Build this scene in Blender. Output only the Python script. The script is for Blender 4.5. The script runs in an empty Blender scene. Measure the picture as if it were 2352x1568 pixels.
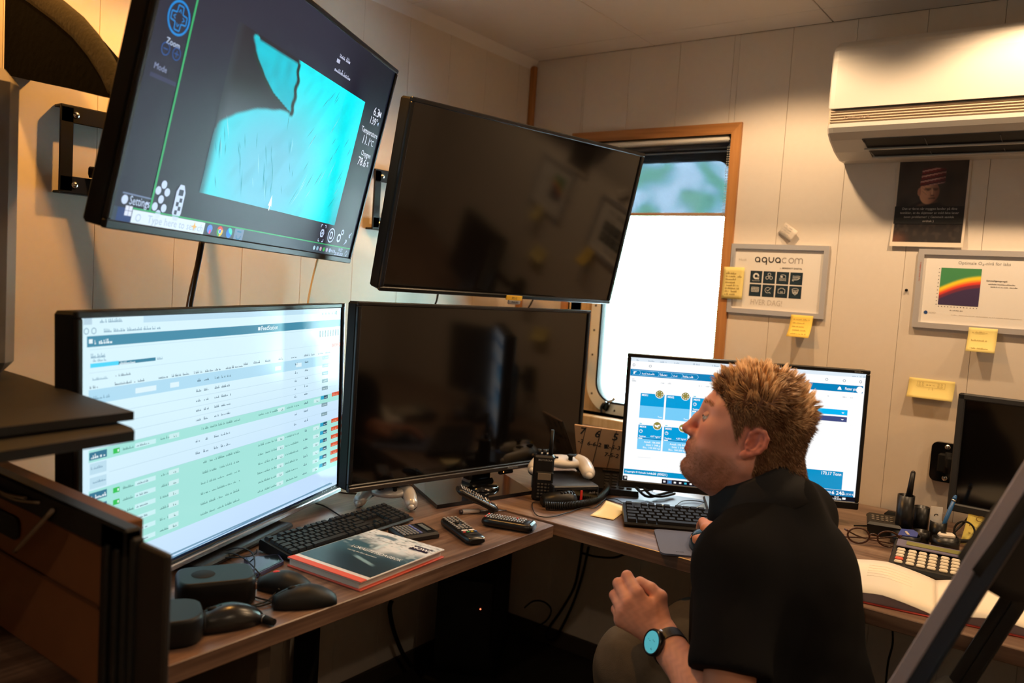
import bpy, bmesh, math, random
import numpy as np
from mathutils import Matrix, Vector, Euler
random.seed(7); np.random.seed(7)
scene = bpy.context.scene
COL = scene.collection
PI = math.pi

# ------------------------------------------------------------------ camera
CAM_POS = np.array([1.77373, -2.43891, 1.30141])
FPX, YAW, PITCH, ROLL = 1860.27, 0.633541, -0.072234, 0.064506
_R = (Matrix.Rotation(YAW, 3, 'Z') @ Matrix.Rotation(PI/2 + PITCH, 3, 'X') @ Matrix.Rotation(ROLL, 3, 'Z'))
CAM_R = np.array(_R)
cam_data = bpy.data.cameras.new('camera')
cam_data.sensor_width = 36.0
cam_data.lens = FPX * 36.0 / 2352.0
cam_data.clip_start = 0.02
cam_data.dof.use_dof = True
cam_data.dof.focus_distance = 1.78
cam_data.dof.aperture_fstop = 3.2
cam = bpy.data.objects.new('camera', cam_data)
COL.objects.link(cam)
cam.matrix_world = Matrix.Translation(CAM_POS) @ _R.to_4x4()
scene.camera = cam

# ------------------------------------------------------------------ exposure
scene.view_settings.view_transform = 'Standard'
scene.view_settings.look = 'None'
scene.view_settings.exposure = 0.0
scene.view_settings.gamma = 1.0
scene.view_settings.use_curve_mapping = False
scene.cycles.sample_clamp_indirect = 60.0

# ------------------------------------------------------------------ sky (seen through the window only)
world = bpy.data.worlds.new('sky'); scene.world = world
world.use_nodes = True
wn = world.node_tree.nodes
bg = wn['Background']
bg.inputs[0].default_value = (0.82, 0.92, 1.0, 1.0)
bg.inputs[1].default_value = 38.0

# ------------------------------------------------------------------ lamps in the ceiling (their housings are built with the ceiling)
CEIL = 2.106
DOWNLIGHTS = [(0.96, -0.48, 1.0, (1.0, 0.66, 0.36), 23), (1.62, -0.46, 1.0, (1.0, 0.66, 0.37), 30), (2.35, -0.46, 1.0, (1.0, 0.68, 0.38), 16),
              (0.44, -1.26, 1.0, (1.0, 0.45, 0.095), 30), (0.31, -1.93, 1.0, (1.0, 0.45, 0.095), 23),
              (1.75, -3.0, 1.0, (1.0, 0.74, 0.48), 13), (2.5, -1.9, 1.0, (1.0, 0.74, 0.48), 10)]  # these two are added out of view to lift the ambient light
for (lx, ly, _s, lc, lw) in DOWNLIGHTS:
    ld = bpy.data.lights.new('downlight_lamp', 'SPOT')
    ld.energy = lw; ld.color = lc; ld.spot_size = math.radians(142); ld.spot_blend = 0.35; ld.shadow_soft_size = 0.022
    lo = bpy.data.objects.new('downlight_lamp', ld); COL.objects.link(lo)
    lo.location = (lx, ly, CEIL - 0.02)

# ------------------------------------------------------------------ helpers
def rays(uv):
    uv = np.atleast_2d(np.array(uv, float))
    d = np.stack([(uv[:, 0]-1176)/FPX, -(uv[:, 1]-784)/FPX, -np.ones(len(uv))], 1)
    return d @ CAM_R.T
def on(u, v, ax, val):
    """point of the photograph carried onto the real plane axis = val"""
    d = rays((u, v))[0]
    return CAM_POS + d*((val-CAM_POS[ax])/d[ax])
def at(u, v, depth):
    return CAM_POS + rays((u, v))[0]*depth
FWD = -CAM_R[:, 2]

def S(r, g, b):
    f = lambda c: (c/255/12.92) if c/255 <= 0.04045 else ((c/255+0.055)/1.055)**2.4
    return (f(r), f(g), f(b))

MATS = {}
def mat(name, col=(0.5, 0.5, 0.5), rough=0.5, metal=0.0, spec=0.5, emit=None, es=1.0, noise=0.0, nscale=30.0, bump=0.0, bscale=200.0, coat=0.0, sheen=0.0, trans=0.0, alpha=1.0):
    if name in MATS: return MATS[name]
    m = bpy.data.materials.new(name); m.use_nodes = True
    nt = m.node_tree; b = nt.nodes['Principled BSDF']
    b.inputs['Base Color'].default_value = (*col, 1)
    b.inputs['Roughness'].default_value = rough
    b.inputs['Metallic'].default_value = metal
    b.inputs['Specular IOR Level'].default_value = spec
    if emit is not None:
        b.inputs['Emission Color'].default_value = (*emit, 1); b.inputs['Emission Strength'].default_value = es
    if coat: b.inputs['Coat Weight'].default_value = coat; b.inputs['Coat Roughness'].default_value = 0.05
    if sheen: b.inputs['Sheen Weight'].default_value = sheen; b.inputs['Sheen Roughness'].default_value = 0.5
    if trans: b.inputs['Transmission Weight'].default_value = trans
    if alpha < 1: b.inputs['Alpha'].default_value = alpha
    if noise or bump:
        tc = nt.nodes.new('ShaderNodeTexCoord')
    if noise:
        n = nt.nodes.new('ShaderNodeTexNoise'); n.inputs['Scale'].default_value = nscale; n.inputs['Detail'].default_value = 4
        nt.links.new(tc.outputs['Object'], n.inputs['Vector'])
        mx = nt.nodes.new('ShaderNodeMix'); mx.data_type = 'RGBA'
        mx.inputs[6].default_value = (*[c*(1-noise) for c in col], 1); mx.inputs[7].default_value = (*[min(1, c*(1+noise)) for c in col], 1)
        nt.links.new(n.outputs['Fac'], mx.inputs[0]); nt.links.new(mx.outputs[2], b.inputs['Base Color'])
    if bump:
        n2 = nt.nodes.new('ShaderNodeTexNoise'); n2.inputs['Scale'].default_value = bscale; n2.inputs['Detail'].default_value = 3
        nt.links.new(tc.outputs['Object'], n2.inputs['Vector'])
        bp = nt.nodes.new('ShaderNodeBump'); bp.inputs['Strength'].default_value = bump; bp.inputs['Distance'].default_value = 0.004
        nt.links.new(n2.outputs['Fac'], bp.inputs['Height']); nt.links.new(bp.outputs['Normal'], b.inputs['Normal'])
    MATS[name] = m
    return m

def wood(name, c0, c1, c2, rough=0.45, axis=1, scale=1.0, spec=0.5):
    """long grain running along `axis`"""
    if name in MATS: return MATS[name]
    m = bpy.data.materials.new(name); m.use_nodes = True
    nt = m.node_tree; b = nt.nodes['Principled BSDF']
    tc = nt.nodes.new('ShaderNodeTexCoord'); mp = nt.nodes.new('ShaderNodeMapping')
    sc = [26*scale]*3; sc[axis] = 1.6*scale
    mp.inputs['Scale'].default_value = sc
    nt.links.new(tc.outputs['Object'], mp.inputs['Vector'])
    n = nt.nodes.new('ShaderNodeTexNoise'); n.inputs['Scale'].default_value = 1.0; n.inputs['Detail'].default_value = 8; n.inputs['Roughness'].default_value = 0.62; n.inputs['Distortion'].default_value = 0.9
    nt.links.new(mp.outputs['Vector'], n.inputs['Vector'])
    mp2 = nt.nodes.new('ShaderNodeMapping'); sc2 = [160*scale]*3; sc2[axis] = 7*scale; mp2.inputs['Scale'].default_value = sc2
    nt.links.new(tc.outputs['Object'], mp2.inputs['Vector'])
    n2 = nt.nodes.new('ShaderNodeTexNoise'); n2.inputs['Scale'].default_value = 1.0; n2.inputs['Detail'].default_value = 3
    nt.links.new(mp2.outputs['Vector'], n2.inputs['Vector'])
    mt = nt.nodes.new('ShaderNodeMath'); mt.operation = 'MULTIPLY_ADD'; mt.inputs[1].default_value = 0.35; 
    nt.links.new(n2.outputs['Fac'], mt.inputs[0])
    ms = nt.nodes.new('ShaderNodeMath'); ms.operation = 'MULTIPLY'; ms.inputs[1].default_value = 0.75
    nt.links.new(n.outputs['Fac'], ms.inputs[0]); nt.links.new(ms.outputs[0], mt.inputs[2])
    cr = nt.nodes.new('ShaderNodeValToRGB'); e = cr.color_ramp.elements
    e[0].position = 0.38; e[0].color = (*c0, 1); e[1].position = 0.72; e[1].color = (*c2, 1)
    x = e.new(0.54); x.color = (*c1, 1)
    nt.links.new(mt.outputs[0], cr.inputs[0]); nt.links.new(cr.outputs[0], b.inputs['Base Color'])
    b.inputs['Roughness'].default_value = rough; b.inputs['Specular IOR Level'].default_value = spec
    bp = nt.nodes.new('ShaderNodeBump'); bp.inputs['Strength'].default_value = 0.15; bp.inputs['Distance'].default_value = 0.002
    nt.links.new(mt.outputs[0], bp.inputs['Height']); nt.links.new(bp.outputs['Normal'], b.inputs['Normal'])
    MATS[name] = m
    return m

def emis(name, rgb, gain=1.0, rough=0.13, spec=0.15):
    """a lit patch of a display: black glossy glass that gives off light"""
    c = S(*rgb)
    return mat(name, (0.004, 0.004, 0.004), rough, emit=tuple(x*gain for x in c), es=1.0, spec=spec)

def attr_mat(name, attr='tint', rough=0.5, emit=False, spec=0.5, sss=0.0, bump=0.0, bscale=400):
    if name in MATS: return MATS[name]
    m = bpy.data.materials.new(name); m.use_nodes = True
    nt = m.node_tree; b = nt.nodes['Principled BSDF']
    a = nt.nodes.new('ShaderNodeAttribute'); a.attribute_name = attr
    b.inputs['Roughness'].default_value = rough; b.inputs['Specular IOR Level'].default_value = spec
    if emit:
        b.inputs['Base Color'].default_value = (0.004, 0.004, 0.004, 1)
        nt.links.new(a.outputs['Color'], b.inputs['Emission Color']); b.inputs['Emission Strength'].default_value = 1.0
    else:
        nt.links.new(a.outputs['Color'], b.inputs['Base Color'])
    if sss:
        b.inputs['Subsurface Weight'].default_value = sss; b.inputs['Subsurface Radius'].default_value = (1.0, 0.35, 0.2); b.inputs['Subsurface Scale'].default_value = 0.006
    if bump:
        tc = nt.nodes.new('ShaderNodeTexCoord')
        n2 = nt.nodes.new('ShaderNodeTexNoise'); n2.inputs['Scale'].default_value = bscale; n2.inputs['Detail'].default_value = 3
        nt.links.new(tc.outputs['Object'], n2.inputs['Vector'])
        bp = nt.nodes.new('ShaderNodeBump'); bp.inputs['Strength'].default_value = bump; bp.inputs['Distance'].default_value = 0.002
        nt.links.new(n2.outputs['Fac'], bp.inputs['Height']); nt.links.new(bp.outputs['Normal'], b.inputs['Normal'])
    MATS[name] = m
    return m

I4 = Matrix.Identity(4)
def T(x, y, z): return Matrix.Translation((x, y, z))
def RX(a): return Matrix.Rotation(a, 4, 'X')
def RY(a): return Matrix.Rotation(a, 4, 'Y')
def RZ(a): return Matrix.Rotation(a, 4, 'Z')

class MB:
    def __init__(s): s.v = []; s.f = []; s.sm = []
    def add(s, vs, fs, M=None, smooth=False):
        o = len(s.v)
        if M is not None: vs = [tuple(M @ Vector(p)) for p in vs]
        s.v += [tuple(p) for p in vs]; s.f += [tuple(i+o for i in f) for f in fs]; s.sm += [smooth]*len(fs)
        return s
    def box(s, c, d, M=None, r=0.0):
        """box with chamfered edges r"""
        hx, hy, hz = d[0]/2, d[1]/2, d[2]/2
        cx, cy, cz = c
        if r <= 0:
            vs = [(cx+sx*hx, cy+sy*hy, cz+sz*hz) for sx in (-1, 1) for sy in (-1, 1) for sz in (-1, 1)]
            return s.add(vs, [(0, 1, 3, 2), (4, 6, 7, 5), (0, 4, 5, 1), (2, 3, 7, 6), (0, 2, 6, 4), (1, 5, 7, 3)], M)
        r = min(r, hx*.95, hy*.95, hz*.95)
        vs = []; idx = {}
        for sx in (-1, 1):
            for sy in (-1, 1):
                for sz in (-1, 1):
                    for a in range(3):
                        q = [hx-r, hy-r, hz-r]; q[a] += r
                        idx[(sx, sy, sz, a)] = len(vs)
                        vs.append((cx+sx*q[0], cy+sy*q[1], cz+sz*q[2]))
        g = lambda x, y, z, a: idx[(x, y, z, a)]
        fs = []
        for a in range(3):
            b, c2 = [k for k in range(3) if k != a]
            for sg in (-1, 1):
                loop = []
                for (p, q) in ((-1, -1), (1, -1), (1, 1), (-1, 1)):
                    k = [0, 0, 0]; k[a] = sg; k[b] = p; k[c2] = q
                    loop.append(g(*k, a))
                fs.append(tuple(loop))
            for p in (-1, 1):
                for q in (-1, 1):
                    k0 = [0, 0, 0]; k0[a] = -1; k0[b] = p; k0[c2] = q
                    k1 = list(k0); k1[a] = 1
                    fs.append((g(*k0, b), g(*k1, b), g(*k1, c2), g(*k0, c2)))
        for sx in (-1, 1):
            for sy in (-1, 1):
                for sz in (-1, 1):
                    fs.append((g(sx, sy, sz, 0), g(sx, sy, sz, 1), g(sx, sy, sz, 2)))
        return s.add(vs, fs, M)
    def prism(s, poly, z0, z1, M=None, smooth=False):
        """polygon (x, y) pushed from z0 to z1"""
        n = len(poly)
        vs = [(x, y, z0) for x, y in poly] + [(x, y, z1) for x, y in poly]
        s.add(vs, [tuple(range(n-1, -1, -1)), tuple(range(n, 2*n))], M)
        o = len(s.v)-2*n
        for i in range(n):
            j = (i+1) % n
            s.f.append((o+i, o+j, o+n+j, o+n+i)); s.sm.append(smooth)
        return s
    def cyl(s, p0, p1, r0, r1=None, n=16, cap=True, smooth=True):
        r1 = r0 if r1 is None else r1
        p0, p1 = Vector(p0), Vector(p1); d = (p1-p0).normalized()
        a = d.orthogonal().normalized(); b = d.cross(a)
        vs = []
        for p, r in ((p0, r0), (p1, r1)):
            for i in range(n):
                t = 2*PI*i/n; vs.append(tuple(p+a*(r*math.cos(t))+b*(r*math.sin(t))))
        o = len(s.v)
        s.add(vs, [(i, (i+1) % n, n+(i+1) % n, n+i) for i in range(n)], smooth=smooth)
        if cap:
            s.f += [tuple(o+i for i in range(n-1, -1, -1)), tuple(o+n+i for i in range(n))]; s.sm += [False, False]
        return s
    def tube(s, pts, r, n=8, closed=False, fine=4, cap=True):
        pts = [Vector(p) for p in pts]
        if fine > 1 and len(pts) > 2: pts = spline(pts, fine, closed)
        N = len(pts); vs = []; prev = None
        for i, p in enumerate(pts):
            t = (pts[(i+1) % N]-pts[i-1]) if closed else (pts[min(i+1, N-1)]-pts[max(i-1, 0)])
            if t.length < 1e-9: t = Vector((0, 0, 1))
            t.normalize()
            a = t.orthogonal().normalized() if prev is None else (prev - t*prev.dot(t))
            if a.length < 1e-6: a = t.orthogonal()
            a.normalize(); prev = a; b = t.cross(a)
            rr = r(i/(N-1)) if callable(r) else r
            for k in range(n):
                th = 2*PI*k/n; vs.append(tuple(p+a*(rr*math.cos(th))+b*(rr*math.sin(th))))
        fs = []
        for i in range(N if closed else N-1):
            j = (i+1) % N
            for k in range(n): fs.append((i*n+k, i*n+(k+1) % n, j*n+(k+1) % n, j*n+k))
        o = len(s.v); s.add(vs, fs, smooth=True)
        if not closed and cap:
            s.f += [tuple(o+k for k in range(n-1, -1, -1)), tuple(o+(N-1)*n+k for k in range(n))]; s.sm += [False, False]
        return s
    def lathe(s, prof, n=24, M=None, smooth=True):
        """profile (r, z) turned about z; r = 0 ends close"""
        vs = []; fs = []; rings = []
        for (r, z) in prof:
            if r < 1e-6: rings.append([len(vs)]); vs.append((0, 0, z))
            else:
                rings.append(list(range(len(vs), len(vs)+n)))
                vs += [(r*math.cos(2*PI*i/n), r*math.sin(2*PI*i/n), z) for i in range(n)]
        for a, b in zip(rings, rings[1:]):
            for i in range(n):
                j = (i+1) % n
                if len(a) == 1 and len(b) == 1: continue
                if len(a) == 1: fs.append((a[0], b[j], b[i]))
                elif len(b) == 1: fs.append((a[i], a[j], b[0]))
                else: fs.append((a[i], a[j], b[j], b[i]))
        return s.add(vs, fs, M, smooth)
    def loft(s, rings, M=None, closed=True, cap=True, smooth=True):
        n = len(rings[0]); vs = [p for r in rings for p in r]; fs = []
        for i in range(len(rings)-1):
            for k in range(n if closed else n-1):
                fs.append((i*n+k, i*n+(k+1) % n, (i+1)*n+(k+1) % n, (i+1)*n+k))
        o = len(s.v); s.add(vs, fs, M, smooth)
        if cap:
            s.f += [tuple(o+k for k in range(n-1, -1, -1)), tuple(o+(len(rings)-1)*n+k for k in range(n))]; s.sm += [False, False]
        return s
    def ball(s, c, r, M=None, nu=16, nv=10):
        rx, ry, rz = (r, r, r) if not hasattr(r, '__len__') else r
        vs = [(c[0], c[1], c[2]-rz)]; fs = []
        for i in range(1, nv):
            ph = -PI/2+PI*i/nv
            for k in range(nu):
                th = 2*PI*k/nu
                vs.append((c[0]+rx*math.cos(ph)*math.cos(th), c[1]+ry*math.cos(ph)*math.sin(th), c[2]+rz*math.sin(ph)))
        vs.append((c[0], c[1], c[2]+rz))
        for k in range(nu): fs.append((0, 1+(k+1) % nu, 1+k))
        for i in range(nv-2):
            for k in range(nu):
                a = 1+i*nu; fs.append((a+k, a+(k+1) % nu, a+nu+(k+1) % nu, a+nu+k))
        e = len(vs)-1; a = 1+(nv-2)*nu
        for k in range(nu): fs.append((a+k, a+(k+1) % nu, e))
        return s.add(vs, fs, M, True)
    def grid(s, f, nu, nv, M=None, smooth=True):
        vs = [f(i/nu, j/nv) for j in range(nv+1) for i in range(nu+1)]
        fs = [(j*(nu+1)+i, j*(nu+1)+i+1, (j+1)*(nu+1)+i+1, (j+1)*(nu+1)+i) for j in range(nv) for i in range(nu)]
        return s.add(vs, fs, M, smooth)
    def sheet(s, f, nu, nv, th, M=None):
        """thin curved sheet with thickness th (along the normal)"""
        P = np.array([[f(i/nu, j/nv) for i in range(nu+1)] for j in range(nv+1)], float)
        du = np.gradient(P, axis=1); dv = np.gradient(P, axis=0); n = np.cross(du, dv); n /= np.linalg.norm(n, axis=2, keepdims=True)+1e-12
        A = P.reshape(-1, 3); B = (P+n*th).reshape(-1, 3); w = nu+1; N = len(A)
        fs = []
        for j in range(nv):
            for i in range(nu):
                a, b, c, d = j*w+i, j*w+i+1, (j+1)*w+i+1, (j+1)*w+i
                fs += [(d, c, b, a), (N+a, N+b, N+c, N+d)]
        bd = [i for i in range(nu+1)] + [j*w+nu for j in range(1, nv+1)] + [nv*w+i for i in range(nu-1, -1, -1)] + [j*w for j in range(nv-1, 0, -1)]
        for k in range(len(bd)):
            a, b = bd[k], bd[(k+1) % len(bd)]; fs.append((a, b, N+b, N+a))
        return s.add([tuple(p) for p in np.concatenate([A, B])], fs, M, True)
    def mesh(s, name, m):
        me = bpy.data.meshes.new(name)
        me.from_pydata(s.v, [], s.f); 
        if s.sm: me.polygons.foreach_set('use_smooth', s.sm)
        if m: me.materials.append(m)
        me.update(); return me
    def build(s, name, m, parent=None, kind=None, label=None):
        return link(name, s.mesh(name, m), parent, kind, label)

def link(name, me, parent=None, kind=None, label=None, loc=None):
    o = bpy.data.objects.new(name, me); COL.objects.link(o)
    if parent is not None: o.parent = parent
    if kind: o['kind'] = kind
    if label: o['label'] = label
    if loc is not None: o.location = loc
    return o

def spline(pts, fine=4, closed=False):
    out = []; N = len(pts)
    g = (lambda i: pts[i % N]) if closed else (lambda i: pts[max(0, min(N-1, i))])
    for i in range(N if closed else N-1):
        p0, p1, p2, p3 = g(i-1), g(i), g(i+1), g(i+2)
        for k in range(fine):
            t = k/fine
            out.append(0.5*((2*p1)+(p2-p0)*t+(2*p0-5*p1+4*p2-p3)*t*t+(3*p1-p0-3*p2+p3)*t**3))
    if not closed: out.append(pts[-1])
    return out

def thing(name, label, cat, M=I4, group=None):
    o = bpy.data.objects.new(name, None); COL.objects.link(o)
    o.empty_display_size = 0.05
    o.matrix_world = M
    o['label'] = label; o['category'] = cat
    if group: o['group'] = group
    return o
def tag(o, label, cat, group=None, kind=None):
    o['label'] = label; o['category'] = cat
    if group: o['group'] = group
    if kind: o['kind'] = kind
    return o
def solo(mb, name, m, label, cat, base=None, group=None):
    """a thing that is one mesh; world coordinates, origin moved to its base"""
    b = np.array(base if base is not None else np.array(mb.v)[:, :].mean(0))
    mb.v = [tuple(np.array(p)-b) for p in mb.v]
    o = mb.build(name, m); o.location = b
    return tag(o, label, cat, group)

# text -> flat mesh (x right, y up)
_glyph = {}
def text_geo(s, size=1.0, align='LEFT', bold=0.0, shear=0.0, extr=0.0):
    key = (s, align, bold, shear, extr)
    if key not in _glyph:
        cu = bpy.data.curves.new('t', 'FONT'); cu.body = s; cu.size = 1.0; cu.align_x = align; cu.align_y = 'CENTER'
        cu.resolution_u = 2; cu.offset = bold; cu.shear = shear; cu.extrude = extr
        ob = bpy.data.objects.new('t', cu)
        me = bpy.data.meshes.new_from_object(ob)
        V = [tuple(v.co) for v in me.vertices]; F = [tuple(p.vertices) for p in me.polygons]
        bpy.data.objects.remove(ob); bpy.data.curves.remove(cu); bpy.data.meshes.remove(me)
        _glyph[key] = (V, F)
    V, F = _glyph[key]
    return [(x*size, y*size, z*size) for x, y, z in V], F

TINY = {'display_text', 'lettering', 'pencil_mark', 'dial_print', 'faint_icon_text', 'tick', 'fish', 'icon', 'ruled_line', 'marker_line', 'thin_line'}
OWN = {'tile', 'field', 'row_tag', 'toggle', 'blue_button', 'red_button', 'grey_button', 'level_bar', 'print_tile', 'green_row', 'start_pane'}
class Panel:
    """flat picture surface: u right, v up in metres on a local frame M (x right, y up, z towards the viewer)"""
    def __init__(s, M, parent): s.M = M; s.parent = parent; s.lay = {}
    def get(s, name, m, z):
        k = (name, m.name, round(z, 5))
        if k not in s.lay: s.lay[k] = (MB(), m)
        return s.lay[k][0]
    def rect(s, name, m, x0, y0, x1, y1, z):
        if name in OWN:
            MB().add([(x0, y0, z), (x1, y0, z), (x1, y1, z), (x0, y1, z)], [(0, 1, 2, 3)], s.M).build(name, m, s.parent); return
        s.get(name, m, z).add([(x0, y0, z), (x1, y0, z), (x1, y1, z), (x0, y1, z)], [(0, 1, 2, 3)], s.M)
    def poly(s, name, m, pts, z):
        s.get(name, m, z).add([(x, y, z) for x, y in pts], [tuple(range(len(pts)))], s.M)
    def disc(s, name, m, x, y, r, z, n=20, ry=None):
        s.poly(name, m, [(x+r*math.cos(2*PI*i/n), y+(ry or r)*math.sin(2*PI*i/n)) for i in range(n)], z)
    def ring(s, name, m, x, y, r, w, z, n=28, a0=0, a1=2*PI):
        mb = s.get(name, m, z)
        vs = []; k = n+1
        for i in range(k):
            a = a0+(a1-a0)*i/n
            vs += [(x+r*math.cos(a), y+r*math.sin(a), z), (x+(r-w)*math.cos(a), y+(r-w)*math.sin(a), z)]
        mb.add(vs, [(2*i, 2*i+2, 2*i+3, 2*i+1) for i in range(n)], s.M)
    def line(s, name, m, pts, w, z):
        mb = s.get(name, m, z)
        for (x0, y0), (x1, y1) in zip(pts, pts[1:]):
            dx, dy = x1-x0, y1-y0; L = math.hypot(dx, dy) or 1e-9; nx, ny = -dy/L*w/2, dx/L*w/2
            mb.add([(x0+nx, y0+ny, z), (x1+nx, y1+ny, z), (x1-nx, y1-ny, z), (x0-nx, y0-ny, z)], [(0, 3, 2, 1)], s.M)
    def text(s, name, m, x, y, size, st, z, align='LEFT', bold=0.0, wide=1.0, rot=0.0, shear=0.0):
        V, F = text_geo(st, size, align, bold, shear)
        c, sn = math.cos(rot), math.sin(rot)
        s.get(name, m, z).add([(x+c*a*wide-sn*b, y+sn*a*wide+c*b, z) for a, b, _ in V], F, s.M)
    def scrawl(s, name, m, x, y, w, h, z, seed=0, dens=1.0):
        """a word too small to read: a run of tiny strokes"""
        rnd = random.Random(seed*7919+int(x*1e5)); p = x
        while p < x+w:
            cw = h*rnd.uniform(0.25, 0.6)
            if rnd.random() < 0.86:
                hh = h*rnd.uniform(0.5, 0.95)
                s.rect(name, m, p, y-h/2, p+cw*0.75, y-h/2+hh*0.45, z)
                if rnd.random() < 0.6: s.rect(name, m, p, y-h/2+hh*0.55, p+cw*0.4, y-h/2+hh, z)
            p += cw
    def done(s, stuff_names=()):
        out = []
        for (name, _, _), (mb, m) in s.lay.items():
            out.append(mb.build(name, m, s.parent, 'stuff' if name in TINY else None))
        s.lay = {}
        return out

def paint(name, m, parent, M, w, h, nx, ny, func):
    """flat print: a fine grid of small quads coloured per corner by func(U, V) -> rgb (0..1 linear), U right, V down"""
    U, V = np.meshgrid(np.linspace(0, 1, nx+1), np.linspace(0, 1, ny+1))
    C = np.clip(func(U, V), 0, None)
    mb = MB()
    mb.v = [tuple(M @ Vector(((u-0.5)*w, (0.5-v)*h, 0))) for u, v in zip(U.ravel(), V.ravel())]
    W_ = nx+1
    mb.f = [(j*W_+i, (j+1)*W_+i, (j+1)*W_+i+1, j*W_+i+1) for j in range(ny) for i in range(nx)]
    mb.sm = [False]*len(mb.f)
    me = mb.mesh(name, m)
    a = me.color_attributes.new('tint', 'FLOAT_COLOR', 'POINT')
    a.data.foreach_set('color', np.concatenate([C.reshape(-1, 3), np.ones((C.shape[0]*C.shape[1], 1))], 1).astype(np.float32).ravel())
    return link(name, me, parent)

def vnoise(U, V, f, seed=0):
    """smooth value noise"""
    r = np.random.RandomState(seed); g = r.rand(64, 64)
    x, y = U*f, V*f; i, j = np.floor(x).astype(int), np.floor(y).astype(int); a, b = x-i, y-j
    a, b = a*a*(3-2*a), b*b*(3-2*b)
    G = lambda p, q: g[p % 64, q % 64]
    return (G(i, j)*(1-a)+G(i+1, j)*a)*(1-b)+(G(i, j+1)*(1-a)+G(i+1, j+1)*a)*b
def sstep(a, b, x):
    t = np.clip((x-a)/(b-a), 0, 1); return t*t*(3-2*t)
def lerp3(A, B, t): return np.array(A)*(1-t[..., None])+np.array(B)*t[..., None]

def cable(name, pts, r, m, label, cat='cable', group=None, n=6, fine=5):
    pts = [np.array(p, float) for p in pts]
    mb = MB().tube(pts, r, n, fine=fine)
    return solo(mb, name, m, label, cat, base=pts[0], group=group)

# shared materials
BLK = mat('black_plastic', (0.006, 0.006, 0.0065), 0.42, spec=.35)
BLKM = mat('matt_black', (0.006, 0.0056, 0.0055), 0.75, spec=.25)
BLKG = mat('gloss_black', (0.004, 0.004, 0.0045), 0.12)
RUB = mat('black_rubber', (0.006, 0.006, 0.006), 0.6, spec=.3)
CHROME = mat('chrome', (0.7, 0.7, 0.7), 0.2, 1.0)
GREYM = mat('brushed_grey', (0.25, 0.25, 0.27), 0.4, 0.6)
WHT = mat('white_plastic', (0.75, 0.73, 0.68), 0.4)
KEYM = mat('key_black', (0.010, 0.010, 0.011), 0.5, spec=.35)
INK = mat('ink_black', (0.02, 0.02, 0.025), 0.8)
YEL = mat('note_yellow', (0.80, 0.67, 0.25), 0.8)
PAPER = mat('paper_white', (0.82, 0.80, 0.76), 0.8)
# ================================================================== ROOM
WALLM = mat('wall_laminate', (0.70, 0.63, 0.555), 0.55, noise=0.03, nscale=60, bump=0.05, bscale=900)
WALLB = mat('wall_joint', (0.30, 0.26, 0.20), 0.8)
CEILM = mat('ceiling_laminate', (0.80, 0.77, 0.75), 0.6, noise=0.02, nscale=20)
FLOORM = mat('dark_floor', (0.035, 0.026, 0.021), 0.6, noise=0.3, nscale=25)
OAK = wood('oak_trim', S(142, 92, 44), S(172, 116, 60), S(192, 136, 78), 0.45, axis=2, scale=0.8)
OAKX = wood('oak_trim_across', S(142, 92, 44), S(172, 116, 60), S(192, 136, 78), 0.45, axis=0, scale=0.8)
OAKL = wood('light_oak_lining', S(196, 158, 108), S(212, 178, 130), S(226, 196, 150), 0.5, axis=2, scale=0.8)
RX1, RY1 = 3.0, -3.6
WX0, WX1, WZ0, WZ1 = 0.226, 0.779, 0.86, 1.803

def struct(name, mb, m): return mb.build(name, m, None, 'structure')
fl = struct('floor', MB().box((RX1/2, RY1/2, -0.05), (RX1+.2, -RY1+.2, 0.1)), FLOORM)
wb = MB()
CW_ = CEIL+.1
wb.box(((WX0-.1)/2, 0.058, CW_/2), (WX0+.1, 0.1, CW_)); wb.box(((WX1+RX1+.1)/2, 0.058, CW_/2), (RX1+.1-WX1, 0.1, CW_))
wb.box(((WX0+WX1)/2, 0.058, WZ0/2), (WX1-WX0, 0.1, WZ0)); wb.box(((WX0+WX1)/2, 0.058, (WZ1+CW_)/2), (WX1-WX0, 0.1, CW_-WZ1))
wall_back = struct('wall_back', wb, WALLB)
wall_left = struct('wall_left', MB().box((-0.058, RY1/2, CW_/2), (0.1, -RY1+.2, CW_)), WALLB)
wall_right = struct('wall_right', MB().box((RX1+0.058, RY1/2, CW_/2), (0.1, -RY1+.2, CW_)), WALLB)
wall_front = struct('wall_front', MB().box((RX1/2, RY1-0.058, CW_/2), (RX1+.2, 0.1, CW_)), WALLB)
def wall_panels(parent, axis, seams, z0=0.0, z1=CEIL, hole=None):
    cache = {}
    def put(a, b, za, zb):
        if b-a < 0.004 or zb-za < 0.004: return
        k = (round(b-a, 4), round(zb-za, 4))
        if k not in cache:
            w, h = b-a-0.0008, zb-za
            d = (w, 0.008, h) if axis == 0 else (0.008, w, h)
            cache[k] = MB().box((0, 0, 0), d, r=0.0007).mesh('wall_panel', WALLM)
        o = link('wall_panel', cache[k], parent)
        m = (a+b)/2
        if axis == 0: o.location = (m, wall_panels.off, (za+zb)/2)
        else: o.location = (wall_panels.off, m, (za+zb)/2)
    for a, b in zip(seams, seams[1:]):
        if hole and b > hole[0] and a < hole[1]:
            put(a, min(b, hole[0]), z0, z1); put(max(a, hole[1]), b, z0, z1)
            h0, h1 = max(a, hole[0]), min(b, hole[1]); put(h0, h1, z0, hole[2]); put(h0, h1, hole[3], z1)
        else: put(a, b, z0, z1)
sx = [0.0]+[0.2182+0.1808*k for k in range(16)]; sx = [x for x in sx if x < RX1-0.02]+[RX1]
wall_panels.off = 0.004; wall_panels(wall_back, 0, sx, hole=(WX0, WX1, WZ0, WZ1))
sy = [0.0]+[-(0.0865+0.185*k) for k in range(20)]; sy = [y for y in sy if y > RY1+0.02]+[RY1]
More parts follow.
